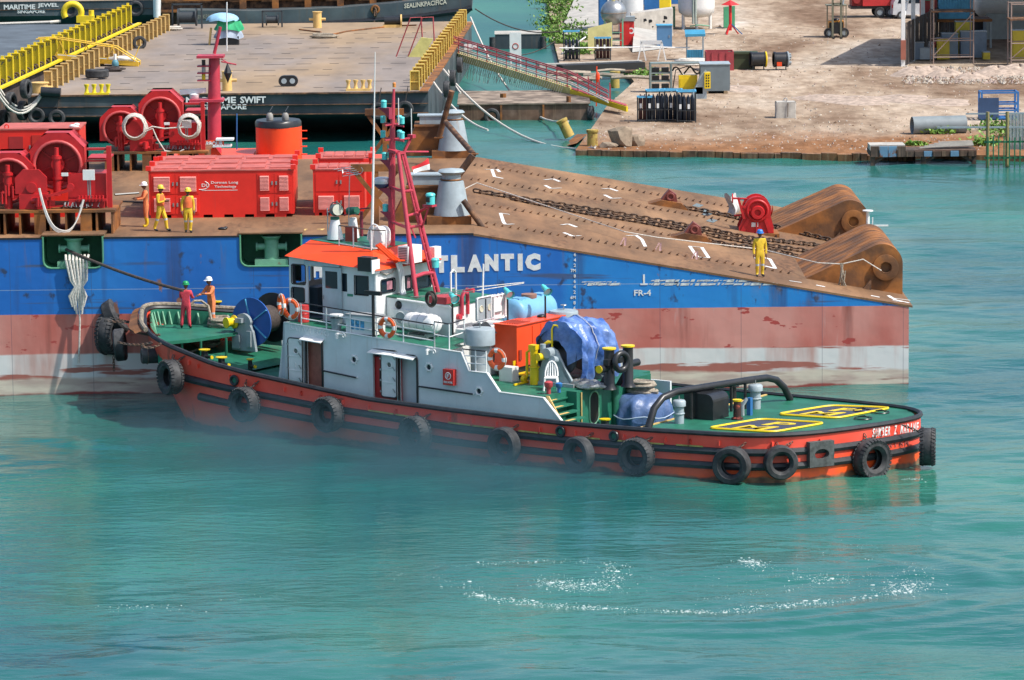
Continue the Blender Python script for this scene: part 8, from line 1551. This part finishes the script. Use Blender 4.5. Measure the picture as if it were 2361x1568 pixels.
MB().lathe([(.75, 2.35), (.001, 2.75)], n=4, sm=False).build('roof', RS, t); MB().bar((0, 0, .9), (.95, -.2, 0), .07).build('blue_leg', BLUEP, t)
def rock(c, s_, label, seed, m_=None):
    rg = np.random.default_rng(seed); bm = bmesh.new(); bmesh.ops.create_icosphere(bm, subdivisions=2, radius=1); V = []
    k = [rg.normal(0, 1, 3) for _ in range(9)]; k = [nrm(q) for q in k]
    for v in bm.verts:
        p = np.array(v.co)
        for q in k: d = p @ q; p = p-q*max(0, d-.62)
        V.append((p[0]*s_[0], p[1]*s_[1], p[2]*s_[2]+s_[2]*.5))
    F_ = [tuple(v.index for v in f.verts) for f in bm.faces]; bm.free()
    return MB().add(V, F_).build('boulder', m_ or mat('boulder_stone', (.33,.26,.19), .9, var=.3, vs=2, bump=.4), label=label, cat='boulder', loc=tuple(c), group='boulders at the quay edge')
rock(gs(1434, 338), (1.0, .7, .95), 'large angular boulder behind the quay bollard', 3); rock(gs(1466, 336), (.6, .5, .6), 'smaller reddish boulder right of the large one', 4); rock(gs(1400, 340), (.7, .4, .25), 'flat slab of rock beside the quay bollard', 6)
def qboll(px, py, label, tilt=0.):
    c = gs(px, py); t = E('quay_bollard', label, 'bollard', c, 0, 'quay bollards'); MB().lathe([(.32, -.2), (.3, .75), (.36, .8), (.36, .95), (.001, .97)], n=14).build('post', mat('bollard_worn', (.45,.33,.08), .7, rust=.45, rs=2), t); t.rotation_euler = (0, tilt, 0); return t
qboll(1366, 336, 'worn yellow and black quay bollard with the mooring line'); qboll(1310, 308, 'tilted worn yellow bollard at the broken quay corner', -.45); qboll(1418, 196, 'small yellow bollard beside the timbers'); t = E('quay_ledge', 'rusty broken ledge at the quay corner', 'ledge', gs(1318, 325)); MB().add([gs(1295, 320)+[0, 0, -.5], gs(1330, 330), gs(1355, 305)+[0, 0, -.1], gs(1330, 298)+[0, 0, -.3]], [(0, 1, 2, 3)]).build('plate', RUSTP, t, True)
c = gs(1375, 245); MB().bar((0, 0, 0), (.05, 0, 2.6), .08).ell((.1, -.05, 1.9), (.14, .1, .35)).build('lifebuoy_post', [ORANGE], label='red post with an orange bundle at the gangway foot', cat='post', loc=tuple(c))
# ruined jetty at the right
c = G(2130, 352, .9); t = E('old_jetty', 'rusty old jetty stage with peeling blue paint', 'jetty', (c[0], 232.6, 0)); x0_, x1_ = G(2012, 352, .9)[0]-c[0], G(2262, 352, .9)[0]-c[0]; JM = mat('jetty_rust', (.13,.075,.05), .85, var=.4, vs=1.5, streak=.4, scol=(.3,.2,.13), col2=(.07,.05,.04), c2s=1.); JB = mat('peeling_blue', (.14,.28,.42), .8, rust=.6, rs=1.5)
MB().box(x0_, x1_, -.2, 2, .55, .85).build('deck_beam', JM, t)
for k in range(12): w_ = (x1_-x0_)/12; MB().box(x0_+w_*k+.02, x0_+w_*(k+1)-.02, -.32-.04*(k % 2), -.2, .5, 1.1 if k < 4 else .8).build('front_plank', JB if k in (1, 2, 6, 9) else JM, t)
for x in (x0_+.15, (x0_+x1_)/2, x1_-.15): MB().bar((x, -.1, -1), (x, -.1, .6), .25).bar((x, -.1, .1), (x+.7*(1 if x < 1 else -1), -.1, .55), .15).build('pile', JM, t)
MB().box(x0_, x0_+2.0, .0, 1.6, .86, 1.15).build('crate_box', CONC, t)
for k in range(5): MB().bar((x1_-3.2+.3*k, .3+.25*k, .95+.05*k), (x1_-.1, .5+.2*k, 1.05+.04*k), .18, .05).build('loose_plank', mat('plank_grey', (.4,.38,.34), .9), t)
# green fence and corrugated sheet
t = E('palisade_fence', 'green palisade fence standing in the water at the right edge', 'fence', (28.6, 231.0, 0)); fa = GY(2270, 335, 230.6); GF = mat('fence_green', (.02,.16,.07), .5)
for k in range(16): x = fa[0]+.2+.3*k; MB().box(x-.035, x+.035, 230.6, 230.65, .0, 1.75+.05*math.sin(k)).build('pale', GF, t, True)
for z in (.55, 1.45): MB().box(fa[0], fa[0]+5, 230.66, 230.72, z-.05, z+.05).build('rail', GF, t, True)
for px, lab in ((2277, 'p'), (2322, 'q')): p = GY(px, 345, 231.2); MB().cyl((p[0], 231.2, 0), (p[0], 231.2, 3.1), .1, 8).build('scaffold_post', mat('post_mustard', (.3,.24,.1), .7), t, True)
MB().bar((fa[0]-2.6, 231.2, 2.25), (fa[0]+5, 231.2, 2.2), .1).bar((fa[0]-1, 231.2, 3.0), (fa[0]+5, 231.2, 3.0), .08).build('scaffold_rail', GREY, t, True)
mb = MB(); p = GY(2350, 300, 231.8)
for k in range(14): mb.box(p[0]-.65+.1*k, p[0]-.57+.1*k, 231.8-.03*(k % 2), 231.86, .9, 3.0)
mb.build('corrugated_sheet', mat('zinc_sheet', (.42,.45,.46), .5, .3, rust=.3, rcol=(.25,.1,.05), rs=1.), None, True, 'upright corrugated zinc sheet at the right edge', 'sheet', kind='stuff', loc=(p[0], 231.8, .9))
# ---------------- shed at the right ----------------
sa, sb = gs(2082, 153), gs(2082, 153)+np.array([6.0, 24.5, 0]); sd_ = nrm(sb-sa); t = E('open_shed', 'open-fronted shed with white steel posts and dark corrugated wall', 'shed', sa); HS = 8.2; GP = mat('shed_post_grey', (.5,.55,.58), .5)
for k in range(6): p = sa+(sb-sa)*k/5; MB().bar(p, p+[0, 0, HS], .28).build('post', WHITE if k == 0 else GP, t, True)
MB().bar(sa+[0, -.16, .5], sa+[0, -.16, 1.9], .36, .2).build('post_guard', mat('brick_red', (.35,.12,.08), .7), t, True)
CW = mat('corrugated_dark', (.06,.05,.05), .7, var=.4, vs=.7, rust=.25); 
for k in range(24):
    p, q = sa+(sb-sa)*k/24, sa+(sb-sa)*(k+.9)/24; MB().bar(p+[.1+.05*(k % 2), 0, 1.6], q+[.1+.05*(k % 2), 0, 1.6], .05, 3.0, up=(0, 0, 1)).build('wall_sheet', CW, t, True)
for z in (1.0, 2.6, 4.6): MB().bar(sa+[-.05, 0, z], sb+[-.05, 0, z], .1).build('girt', GP, t, True)
MB().bar(sa+[0, 0, 3.2], sa+(sb-sa)*.2+[0, 0, 6.5], .16).bar(sa+(sb-sa)*.2+[0, 0, 4.2], sa+(sb-sa)*.4+[0, 0, 7.2], .12).build('wind_brace', WHITE, t, True)
ro = [sa+[-.3, -.3, HS], sa+[40, -.3, HS], sb+[40, 0, HS], sb+[-.3, 0, HS]]; MB().add(ro+[q+np.array([0, 0, .15]) for q in ro], [(0, 1, 2, 3), (4, 7, 6, 5), (0, 4, 5, 1), (1, 5, 6, 2), (2, 6, 7, 3), (3, 7, 4, 0)]).build('roof', GREY, t, True); MB().bar(sb+[0, 3, 2.], sb+[40, 3, 2.], .1, 5).build('back_wall', CW, t, True)
def scaff(px, py, w_, h, label):
    c = gs(px, py); t = E('scaffold_tower', label, 'scaffold', c, 0, 'scaffold towers in the shed'); SM = mat('scaffold_tube', (.3,.22,.19), .6, rust=.3)
    for x in (0, w_):
        for y in (0, 2.): MB().cyl((x, y, 0), (x, y, h), .05, 6).build('standard', SM, t)
    for z in (.5, 1.7, h-1.2, h-.1):
        for y in (0, 2.): MB().cyl((0, y, z), (w_, y, z), .045, 6).build('ledger', SM, t)
    MB().cyl((0, 0, .6), (w_, 0, h-1.3), .04, 6).build('diagonal', SM, t); MB().box(-.1, w_+.1, -.1, 2.1, h-1.25, h-1.15).build('platform', RUSTD, t)
scaff(2152, 148, 2.9, 5.0, 'left scaffold tower at the shed front'); scaff(2331, 155, 3.2, 4.6, 'right scaffold tower at the shed front')
def crate(px, py, sx, sy, sz, m_, label, z0=0., door=None):
    c = gs(px, py); t = E('shed_machine', label, 'machine', c, 0, 'machines stored in the shed'); MB().box(-sx/2, sx/2, 0, sy, z0+.1, z0+sz).build('casing', m_, t); MB().box(-sx/2+.1, sx/2-.1, -.03, 0, z0+.25, z0+sz*.8).build('panel', door or m_, t); MB().box(-sx/2-.03, sx/2+.03, -.03, sy+.03, z0+sz, z0+sz+.05).build('lid', GREY, t)
YD = mat('machine_yellow', (.5,.4,.03), .5); BD = mat('machine_blue_grey', (.14,.2,.27), .5)
for px, py, sx, sz, m_, lab in ((2115, 140, 1.0, 1.3, BD, 'blue-grey bin at the left of the shed floor'), (2135, 140, .9, .9, GREYL, 'pale crate beside the blue-grey bin'), (2150, 139, .9, .8, GREYL, 'tilted pale crate on the shed floor'), (2175, 140, .9, 1.6, YD, 'narrow yellow machine behind the left scaffold'), (2190, 138, 1.2, 1.9, BD, 'blue-grey compressor behind the left scaffold'), (2222, 132, 1.2, 2.6, YD, 'tall yellow machine in the middle of the shed'), (2245, 136, 1.9, 2.0, BD, 'wide blue-grey generator on legs'), (2247, 118, .9, 1.2, YD, 'yellow switch box with black sockets'), (2275, 140, .5, .6, YD, 'small yellow box on the shed floor'), (2350, 140, 1.0, 2.2, YD, 'yellow machine at the picture edge')): crate(px, py, sx, .9, sz, m_, lab)
c = gs(2200, 110); t = E('site_container', 'light blue corrugated site container on a raised platform', 'container', c); MB().box(-1.2, 1.4, 0, 2.4, 2.2, 5.2).build('shell', SKYB, t)
for k in range(12): MB().box(-1.15+.21*k, -1.06+.21*k, -.05, 0, 2.3, 5.1).build('corrugation', SKYB, t)
MB().box(-3.0, 2.8, -.8, 2.4, 2.0, 2.2).build('platform', RUSTP, t); MB().box(-2.5, -1.3, .3, 1.5, 2.2, 5).build('red_cabin', mat('cabin_red', (.3,.03,.03), .5), t); MB().box(-2.2, -1.6, .25, .3, 3.6, 4.2).build('green_sign', mat('sign_green2', (.05,.35,.2), .5), t)
for x in (-2.9, 0, 2.7): MB().bar((x, -.7, 0), (x, -.7, 2.), .15).build('leg', GREY, t)
c = gs(2310, 95); t = E('horizontal_tank', 'big white horizontal tank at the back of the shed', 'tank', c); MB().lathe([(.001, -4), (1.2, -3.9), (1.7, -3.4), (1.75, 4)], (2, 3, 3.4), (1, 0, 0), 24).build('shell', WHITE, t); MB().box(-1, 6, 2, 4, 0, 2).build('saddle', GREY, t)
a, c = GY(2140, 104, 305), GY(2205, 107, 305); t = E('striped_pipe', 'red and white striped pipe beam across the shed', 'pipe', a)
for k in range(6): MB().cyl(a+(c-a)*k/6, a+(c-a)*(k+1)/6, .28, 10).build('band', WHITE if k % 2 == 0 else mat('band_red', (.6,.06,.07), .5), t, True)
for k in range(3): p = GY(2187, 110+12*k, 305); MB().cyl(p, p-[0, 0, .38], .22, 10).build('band', WHITE if k % 2 else mat('band_red', (.6,.06,.07)), t, True)
MB().cyl(a+[.3, 0, 0], [a[0]+.3, a[1], GZ], .1, 8).build('support', GREY, t, True)
# ---------------- vehicles ----------------
def wheel(t, x, y, r, w_=.28): 
    o = MB().lathe([(r*.55, -w_/2), (r*.95, -w_/2), (r, -w_*.35), (r, w_*.35), (r*.95, w_/2), (r*.55, w_/2)], (x, y, r), (0, 1, 0), 20).build('wheel', RUBBER, t); MB().lathe([(.001, -w_*.4), (r*.55, -w_*.4), (r*.55, w_*.4), (.001, w_*.4)], (x, y, r), (0, 1, 0), 14).build('rim', GREY, o)
c = gs(2022, 41); t = E('red_lorry', 'red box lorry parked beside the shed', 'lorry', c, R_(2)); LR = mat('lorry_red', (.6,.04,.04), .45)
MB().box(-1.2, 2.6, 0, 2.2, 1.0, 3.6).build('box_body', LR, t); MB().box(-2.2, 2.7, .1, 2.1, .75, .98).build('chassis', BLACK, t); MB().box(-2.1, -1.2, .2, 2.0, 1.0, 2.1).cyl((-1.7, 0, 1.5), (-1.7, 2, 1.5), .3, 10).build('rear_machinery', mat('lorry_dark_red', (.3,.02,.02), .6), t)
for x in (.25, 1.15): wheel(t, x, .05, .45)
for x in (.25, 1.15): wheel(t, x, 2.1, .45)
MB().box(2.7, 4.2, 0, 2.2, .8, 2.9).build('cab', WHITE, t)
c = gs(2092, 42); t = E('white_van', 'silver white van partly hidden behind the shed post', 'van', c+[.3, -.8, 0], R_(3)); pf = [(-1.6, .35), (2.6, .35), (2.6, 1.1), (1.9, 1.3), (1.3, 2.0), (-1.2, 2.05), (-1.55, 1.3)]
MB().ext(pf, 'y', 0, 1.7).build('body', mat('van_silver', (.6,.63,.66), .3), t); MB().ext([(-1.2, 1.3), (.9, 1.3), (.8, 1.85), (-1.0, 1.88)], 'y', -.012, .0).build('side_window', GLASS, t); MB().box(-1.66, -1.58, .1, .3, .9, 1.2).build('tail_lamp', LR, t)
for x in (-.9, 1.7): wheel(t, x, .05, .33, .22)
c = gs(1930, 88); t = E('forklift', 'forklift truck seen from the front with a tall mast', 'forklift', c); FO = mat('forklift_orange', (.6,.25,.03), .5); MG = mat('mast_olive', (.2,.2,.14), .6)
MB().box(-.6, .6, .8, 2.4, .4, 1.3).build('body', FO, t); MB().box(-.55, .55, .6, .8, .3, 1.2).build('front_cowl', BLACK, t)
for s_ in (-1, 1):
    wheel(t, s_*.62, .6, .38, .3); wheel(t, s_*.55, 2.2, .3, .25); MB().bar((s_*.33, .25, .1), (s_*.33, .25, 4.6), .16, .14).build('mast_rail', MG, t); MB().bar((s_*.75, .5, .2), (s_*.75, .5, 2.5), .07).bar((s_*.62, 1.9, 1.2), (s_*.62, 1.9, 2.5), .07).build('guard_post', MG, t); MB().bar((s_*.3, .1, .08), (s_*.3, -1.0, .08), .14, .06).build('fork', BLACK, t)
for z in (2.7, 3.4, 4.0): MB().bar((-.33, .25, z), (.33, .25, z), .14).build('mast_cross', MG, t)
MB().box(-.8, .8, .45, 1.95, 2.5, 2.58).build('roof_guard', MG, t); MB().bar((.5, .6, 2.6), (.85, 1.2, 4.6), .1).build('lift_stay', GREY, t); MB().ell((0, 1.3, 1.35), (.3, .3, .15)).build('seat', BLACK, t)
# ---------------- debris over the ground ----------------
def scatter(n_, region, smin, smax, name, m_, label, cat, seed, zf=None):
    rg = np.random.default_rng(seed); mb = MB(); k = 0
    while k < n_:
        px, py = rg.uniform(region[0], region[2]), rg.uniform(region[1], region[3]); p = gs(px, py)
        if not inshore(p[0], p[1]) : k += 1; continue
        s_ = smin*(smax/smin)**rg.random()**2; a = rg.uniform(0, 6.28); c_, d_ = math.cos(a)*s_, math.sin(a)*s_; z0 = p[2]+(zf(p) if zf else 0)
        V = [(p[0]+c_, p[1]+d_, z0-.02), (p[0]-d_*.7, p[1]+c_*.7, z0-.02), (p[0]-c_*.9, p[1]-d_*.9, z0-.02), (p[0]+d_*.6, p[1]-c_*.6, z0-.02), (p[0]+.3*c_*rg.normal(), p[1]+.3*s_*rg.normal(), z0+s_*rg.uniform(.3, .9))]
        mb.add(V, [(0, 1, 4), (1, 2, 4), (2, 3, 4), (3, 0, 4)], int(rg.integers(0, len(m_)))); k += 1
    return mb.build(name, m_, label=label, cat=cat, kind='stuff')
SM_ = [mat('stone_pale', (.46,.4,.33), .9, var=.25), mat('stone_brown', (.22,.14,.09), .9, var=.3), mat('stone_pink', (.4,.3,.26), .9, var=.25), mat('stone_grey', (.4,.36,.31), .9)]
scatter(1700, (1330, 290, 2361, 348), .03, .16, 'gravel', SM_, 'loose gravel and litter along the quay edge', 'gravel', 1); scatter(2600, (1380, 160, 2361, 292), .03, .16, 'yard_litter', SM_, 'scattered stones and litter across the yard', 'gravel', 2); scatter(900, (1500, 60, 2100, 170), .04, .2, 'far_litter', SM_, 'scattered stones farther back in the yard', 'gravel', 7)
def mound(pts, r, h, seed, label):
    rg = np.random.default_rng(seed); mb = MB()
    for (px, py), s_ in pts:
        c = gs(px, py)
        mb.grid(lambda u_, v_: (c[0]+s_*r*(1-v_)*math.cos(6.283*u_)*(1+.2*math.sin(3*6.28*u_+seed)), c[1]+1.6*s_*r*(1-v_)*math.sin(6.283*u_), c[2]+h*s_*(1-(1-v_)**2)*(1+.15*math.sin(6.28*5*u_))-.02), 24, 6)
    return mb.build('rubble_mound', mat('rubble', (.46,.36,.29), .95, var=.35, vs=2, bump=1, bs=4), label=label, cat='rubble', kind='stuff')
mound([((2110, 172), 1.), ((2145, 166), .8), ((2180, 176), .9), ((2240, 182), .8), ((2300, 172), 1.1), ((2350, 170), 1.2)], 1.8, .55, 3, 'low mounds of pale rubble in front of the shed'); scatter(2200, (2080, 158, 2361, 196), .05, .22, 'rubble_stones', SM_, 'broken stones strewn on the rubble mounds', 'rubble', 9, lambda p: .1)
mound([((1700, 205), .8), ((1980, 232), 1.), ((1900, 226), .8), ((2080, 228), .9), ((2180, 236), .8)], 2.4, .22, 5, 'low churned ridge of brown soil across the yard')
MB().cb((0, 0, .5), (1.6, .9, 1.0), bev=.1).build('pallet_stack', YELB, label='yellow low trailer at the back of the yard', cat='trailer', loc=tuple(gs(1526, 24)))
for px, py, sx, m_, lab in ((1500, 10, 5, BLUEP, 'long blue container at the very back left of the yard'), (1720, -4, 9, RUSTD, 'dark rusty plates stacked at the very back of the yard')): MB().box(-sx/2, sx/2, 0, 2, 0, 1.2).build('far_container', m_, label=lab, cat='container', loc=tuple(gs(px, py)))
# ---------------- people ----------------
BAND = mat('reflective_band', (.5,.54,.58), .35, var=.05)
def person(c, rz, label, suit, helmet, arms, legs=None, boots=None, vest=None, lean=0., head=0., bands=True, h=1.):
    """arms: elbow and wrist offsets (right, left) from the shoulder; legs: knee and ankle x,y for each side; faces -Y before turning"""
    t = E('person', label, 'person', c, rz, 'workers'); legs = legs or ((.1, -.02, .1, .03), (-.1, -.02, -.1, .03)); BT = boots or BLACK
    sk = lambda z: -lean*max(0, z-.92)
    J = [((0, sk(.92), .92), .15), ((0, sk(1.1), 1.1), .145), ((0, sk(1.3), 1.3), .165), ((0, sk(1.44), 1.43), .075), ((0, sk(1.5)-.01, 1.5), .055)]; Ed = [(0, 1), (1, 2), (2, 3), (3, 4)]
    for sx, (kx, ky, ax, ay) in zip((1, -1), legs):
        i = len(J); J += [((sx*.095, 0, .86), .115), ((kx, ky, .48), .08), ((ax, ay, .12), .062), ((ax+sx*.01, ay-.05, .05), .05), ((ax+sx*.03, ay-.17, .035), .042)]; Ed += [(0, i), (i, i+1), (i+1, i+2), (i+2, i+3), (i+3, i+4)]
    WR = []
    for sx, (e_, w_) in zip((1, -1), arms):
        i = len(J); s_ = np.array([sx*.185, sk(1.38), 1.375]); e1 = s_+np.array(e_); w1 = e1+np.array(w_); J += [(tuple(s_), .078), (tuple(e1), .056), (tuple(w1), .04)]; Ed += [(2, i), (i, i+1), (i+1, i+2)]; WR.append((w1, nrm(np.array(w_)), sx))
    me = bpy.data.meshes.new('body'); me.from_pydata([j[0] for j in J], Ed, []); ob = bpy.data.objects.new('tmp', me); COL.objects.link(ob)
    m_ = ob.modifiers.new('s', 'SKIN'); m_.use_smooth_shade = True
    for v, j in zip(me.skin_vertices[0].data, J): v.radius = (j[1], j[1]*(.72 if j[1] > .13 else 1))
    me.skin_vertices[0].data[0].use_root = True; sb_ = ob.modifiers.new('d', 'SUBSURF'); sb_.levels = 1; sb_.render_levels = 1
    bm_ = bpy.data.meshes.new_from_object(ob.evaluated_get(bpy.context.evaluated_depsgraph_get())); bpy.data.objects.remove(ob)
    mb = MB(); V = [tuple(v.co) for v in bm_.vertices]; Fc = [tuple(p.vertices) for p in bm_.polygons]; bpy.data.meshes.remove(bm_); MS = [suit, SKIN, BT, BAND]
    for f in Fc:
        q = np.mean([V[i] for i in f], 0); m = 0
        if q[2] < (.1 if boots is None else .38) and abs(q[0]) < .6: m = 2
        elif bands and .4 < q[2] < .46 and boots is None: m = 3
        elif q[2] > 1.44 and abs(q[0]) < .1: m = 1
        mb.f.append(f); mb.m.append(m); mb.s.append(True)
    mb.v = list(V); hy = sk(1.6)-.02-head*.05
    mb.ell((0, hy, 1.6), (.078, .095, .115), 14, 10, 1).ell((0, hy-.098, 1.585), (.014, .018, .022), 6, 5, 1)
    for sx in (-1, 1): mb.ell((sx*.078, hy, 1.595), (.012, .022, .03), 6, 5, 1).ell((sx*.03, hy-.086, 1.615), (.012, .008, .008), 6, 4, 2)
    mb.cb((0, hy-.092, 1.548), (.04, .008, .008), 2)
    for w1, d, sx in WR:
        a = nrm(np.cross(d, (0, 0, 1)) if abs(d[2]) < .9 else np.array([0, 1., 0])); p = w1+d*.05; mb.tube([w1-d*.01, w1+d*.05, w1+d*.09], [.032, .042, .036], 7, m=1)
        for k, l in enumerate((.075, .085, .08, .065)): q = w1+d*.085+a*(.018*(k-1.5)); mb.tube([q, q+d*l*.55, q+d*l*.9+np.array([0, 0, -.012])], [.01, .009, .007], 5, m=1)
        q = w1+d*.03+a*.035; mb.tube([q, q+a*.025+d*.03, q+a*.025+d*.06], [.011, .01, .008], 5, m=1)
    mb.build('body', MS, t)
    hp_ = MB().lathe([(.122, 0), (.122, .05), (.105, .1), (.07, .135), (.001, .148)], (0, hy, 1.635), n=18).build('helmet', helmet, t); MB().lathe([(.12, 0), (.15, -.008), (.15, .002), (.12, .012)], (0, hy-.01, 1.645), n=18).add([(-.1, hy-.1, 1.65), (.1, hy-.1, 1.65), (.07, hy-.19, 1.635), (-.07, hy-.19, 1.635)], [(0, 1, 2, 3)]).build('brim', helmet, hp_)
    if vest: MB().lathe([(.165, .98), (.17, 1.15), (.185, 1.32), (.15, 1.42)], (0, 0, 0), n=22, arc=(R_(-60), R_(240))).xf(Matrix.Diagonal((1.08, .86, 1, 1))).shear(lambda x, y: 0).build('vest', vest, t)
    if h != 1.: t.scale = (h,)*3
    return t
COY = mat('coverall_yellow', (.78,.5,.03), .8, var=.18, vs=9); COO = mat('coverall_orange', (.8,.24,.09), .8, var=.18, vs=9); COR = mat('coverall_red', (.7,.06,.09), .8, var=.18, vs=9); VO = mat('vest_orange', (.85,.17,.05), .7, var=.12, vs=8)
HW_, HYL, HGR, HBL = mat('helmet_white', (.85,.86,.88), .3), mat('helmet_yellow', (.8,.6,.06), .3), mat('helmet_green', (.02,.35,.12), .3), mat('helmet_blue', (.03,.2,.6), .3)
dn = ((.05, .02, -.28), (.0, -.06, -.26)); dnl = ((-.05, .02, -.28), (.0, -.06, -.26)); fw = ((.04, -.1, -.24), (-.03, -.26, -.02)); fwl = ((-.04, -.1, -.24), (.03, -.26, -.02))
person(G(338, 523, DZ), R_(-78), 'worker in orange coverall, white helmet and yellow boots holding a hose', COO, HW_, (fw, fwl), boots=mat('boots_yellow', (.8,.55,.02), .35), lean=.06, bands=False, h=.98)
person(G(371, 533, DZ), R_(70), 'worker in yellow coverall and orange vest turned to the right with folded arm', COY, HYL, (((.06, -.06, -.25), (-.16, -.2, .03)), ((-.06, -.02, -.27), (.14, -.22, .06))), ((.1, -.16, .1, -.2), (-.1, .08, -.1, .22)), vest=VO, h=1.0)
person(G(434, 536, DZ), R_(15), 'worker in yellow coverall and orange vest walking towards the tug, arms down', COY, HYL, (dn, dnl), ((.1, -.1, .07, -.08), (-.08, .02, -.07, .1)), vest=VO, lean=.05, head=1, h=.97)
p = GR(1752, 638); person(p, R_(12), 'worker in yellow coverall and blue helmet standing on the ramp edge', COY, HBL, (dn, dnl), h=1.02)
bw = 2.745; p = TW(*TZ(430, 757, bw)); person(p, R_(170), 'deckhand in red coverall and green helmet seen from behind on the tug bow', COR, HGR, (fw, fwl), ((.14, -.02, .18, .03), (-.1, 0, -.13, .03)), bands=False, h=1.0)
p = TW(*TZ(489, 750, bw)); person(p, R_(-50), 'deckhand in orange coverall and white helmet hauling rope on the tug bow', COO, HW_, (((.05, -.16, -.2), (-.08, -.22, .02)), ((-.05, -.16, -.22), (.06, -.22, -.04))), ((.13, -.05, .16, -.02), (-.12, .02, -.14, .08)), lean=.12, h=1.04)
q = TW(*TZ(489, 750, bw)); MB().tube([q+np.array([-1.1, -.6, .55]), q+np.array([-.6, -.55, 1.0]), q+np.array([-.35, -.4, .98]), q+np.array([-.1, -.45, .8]), q+np.array([.05, -.6, .2]), q+np.array([.5, -.9, .1]), q+np.array([1.0, -1.0, .25])], .05, 7).build('hauling_rope', ROPE, None, True, 'rope held in the orange deckhand\'s hands, leading to the yellow warping head', 'rope', loc=tuple(q))
# ---------------- exhaust smoke over the water ----------------
SMK = bpy.data.materials.new('exhaust_smoke'); SMK.use_nodes = True; N = SMK.node_tree; n = N.nodes; L = N.links; n.remove(n['Principled BSDF'])
pv = n.new('ShaderNodeVolumePrincipled'); pv.inputs['Color'].default_value = (.13,.27,.34,1); pv.inputs['Anisotropy'].default_value = .1
tc = n.new('ShaderNodeTexCoord'); sp = n.new('ShaderNodeSeparateXYZ'); L.new(tc.outputs['Object'], sp.inputs[0]); X, Y, Z = sp.outputs
ns = n.new('ShaderNodeTexNoise'); ns.inputs['Scale'].default_value = .3; ns.inputs['Detail'].default_value = 3; L.new(tc.outputs['Object'], ns.inputs[0])
fx_ = nmath('MULTIPLY', mrange(X, -27.5, -21), mrange(X, -3, -13)); fy_ = nmath('POWER', mrange(Y, -17, -6.), 1.5); fz_ = nmath('POWER', mrange(Z, 2.0, .0), 1.4)
dn_ = nmath('MULTIPLY', nmath('MULTIPLY', fx_, fy_), nmath('MULTIPLY', fz_, mrange(ns.outputs['Fac'], .3, .6)))
L.new(nmath('MULTIPLY', dn_, .6), pv.inputs['Density']); L.new(pv.outputs[0], n['Material Output'].inputs['Volume'])
MB().box(-28, -2, -17, -3.9, .08, 2.1).build('smoke', SMK, label='bluish exhaust smoke drifting low over the water along the tug side', cat='smoke', kind='stuff', loc=tuple(T0), rz=-TH)
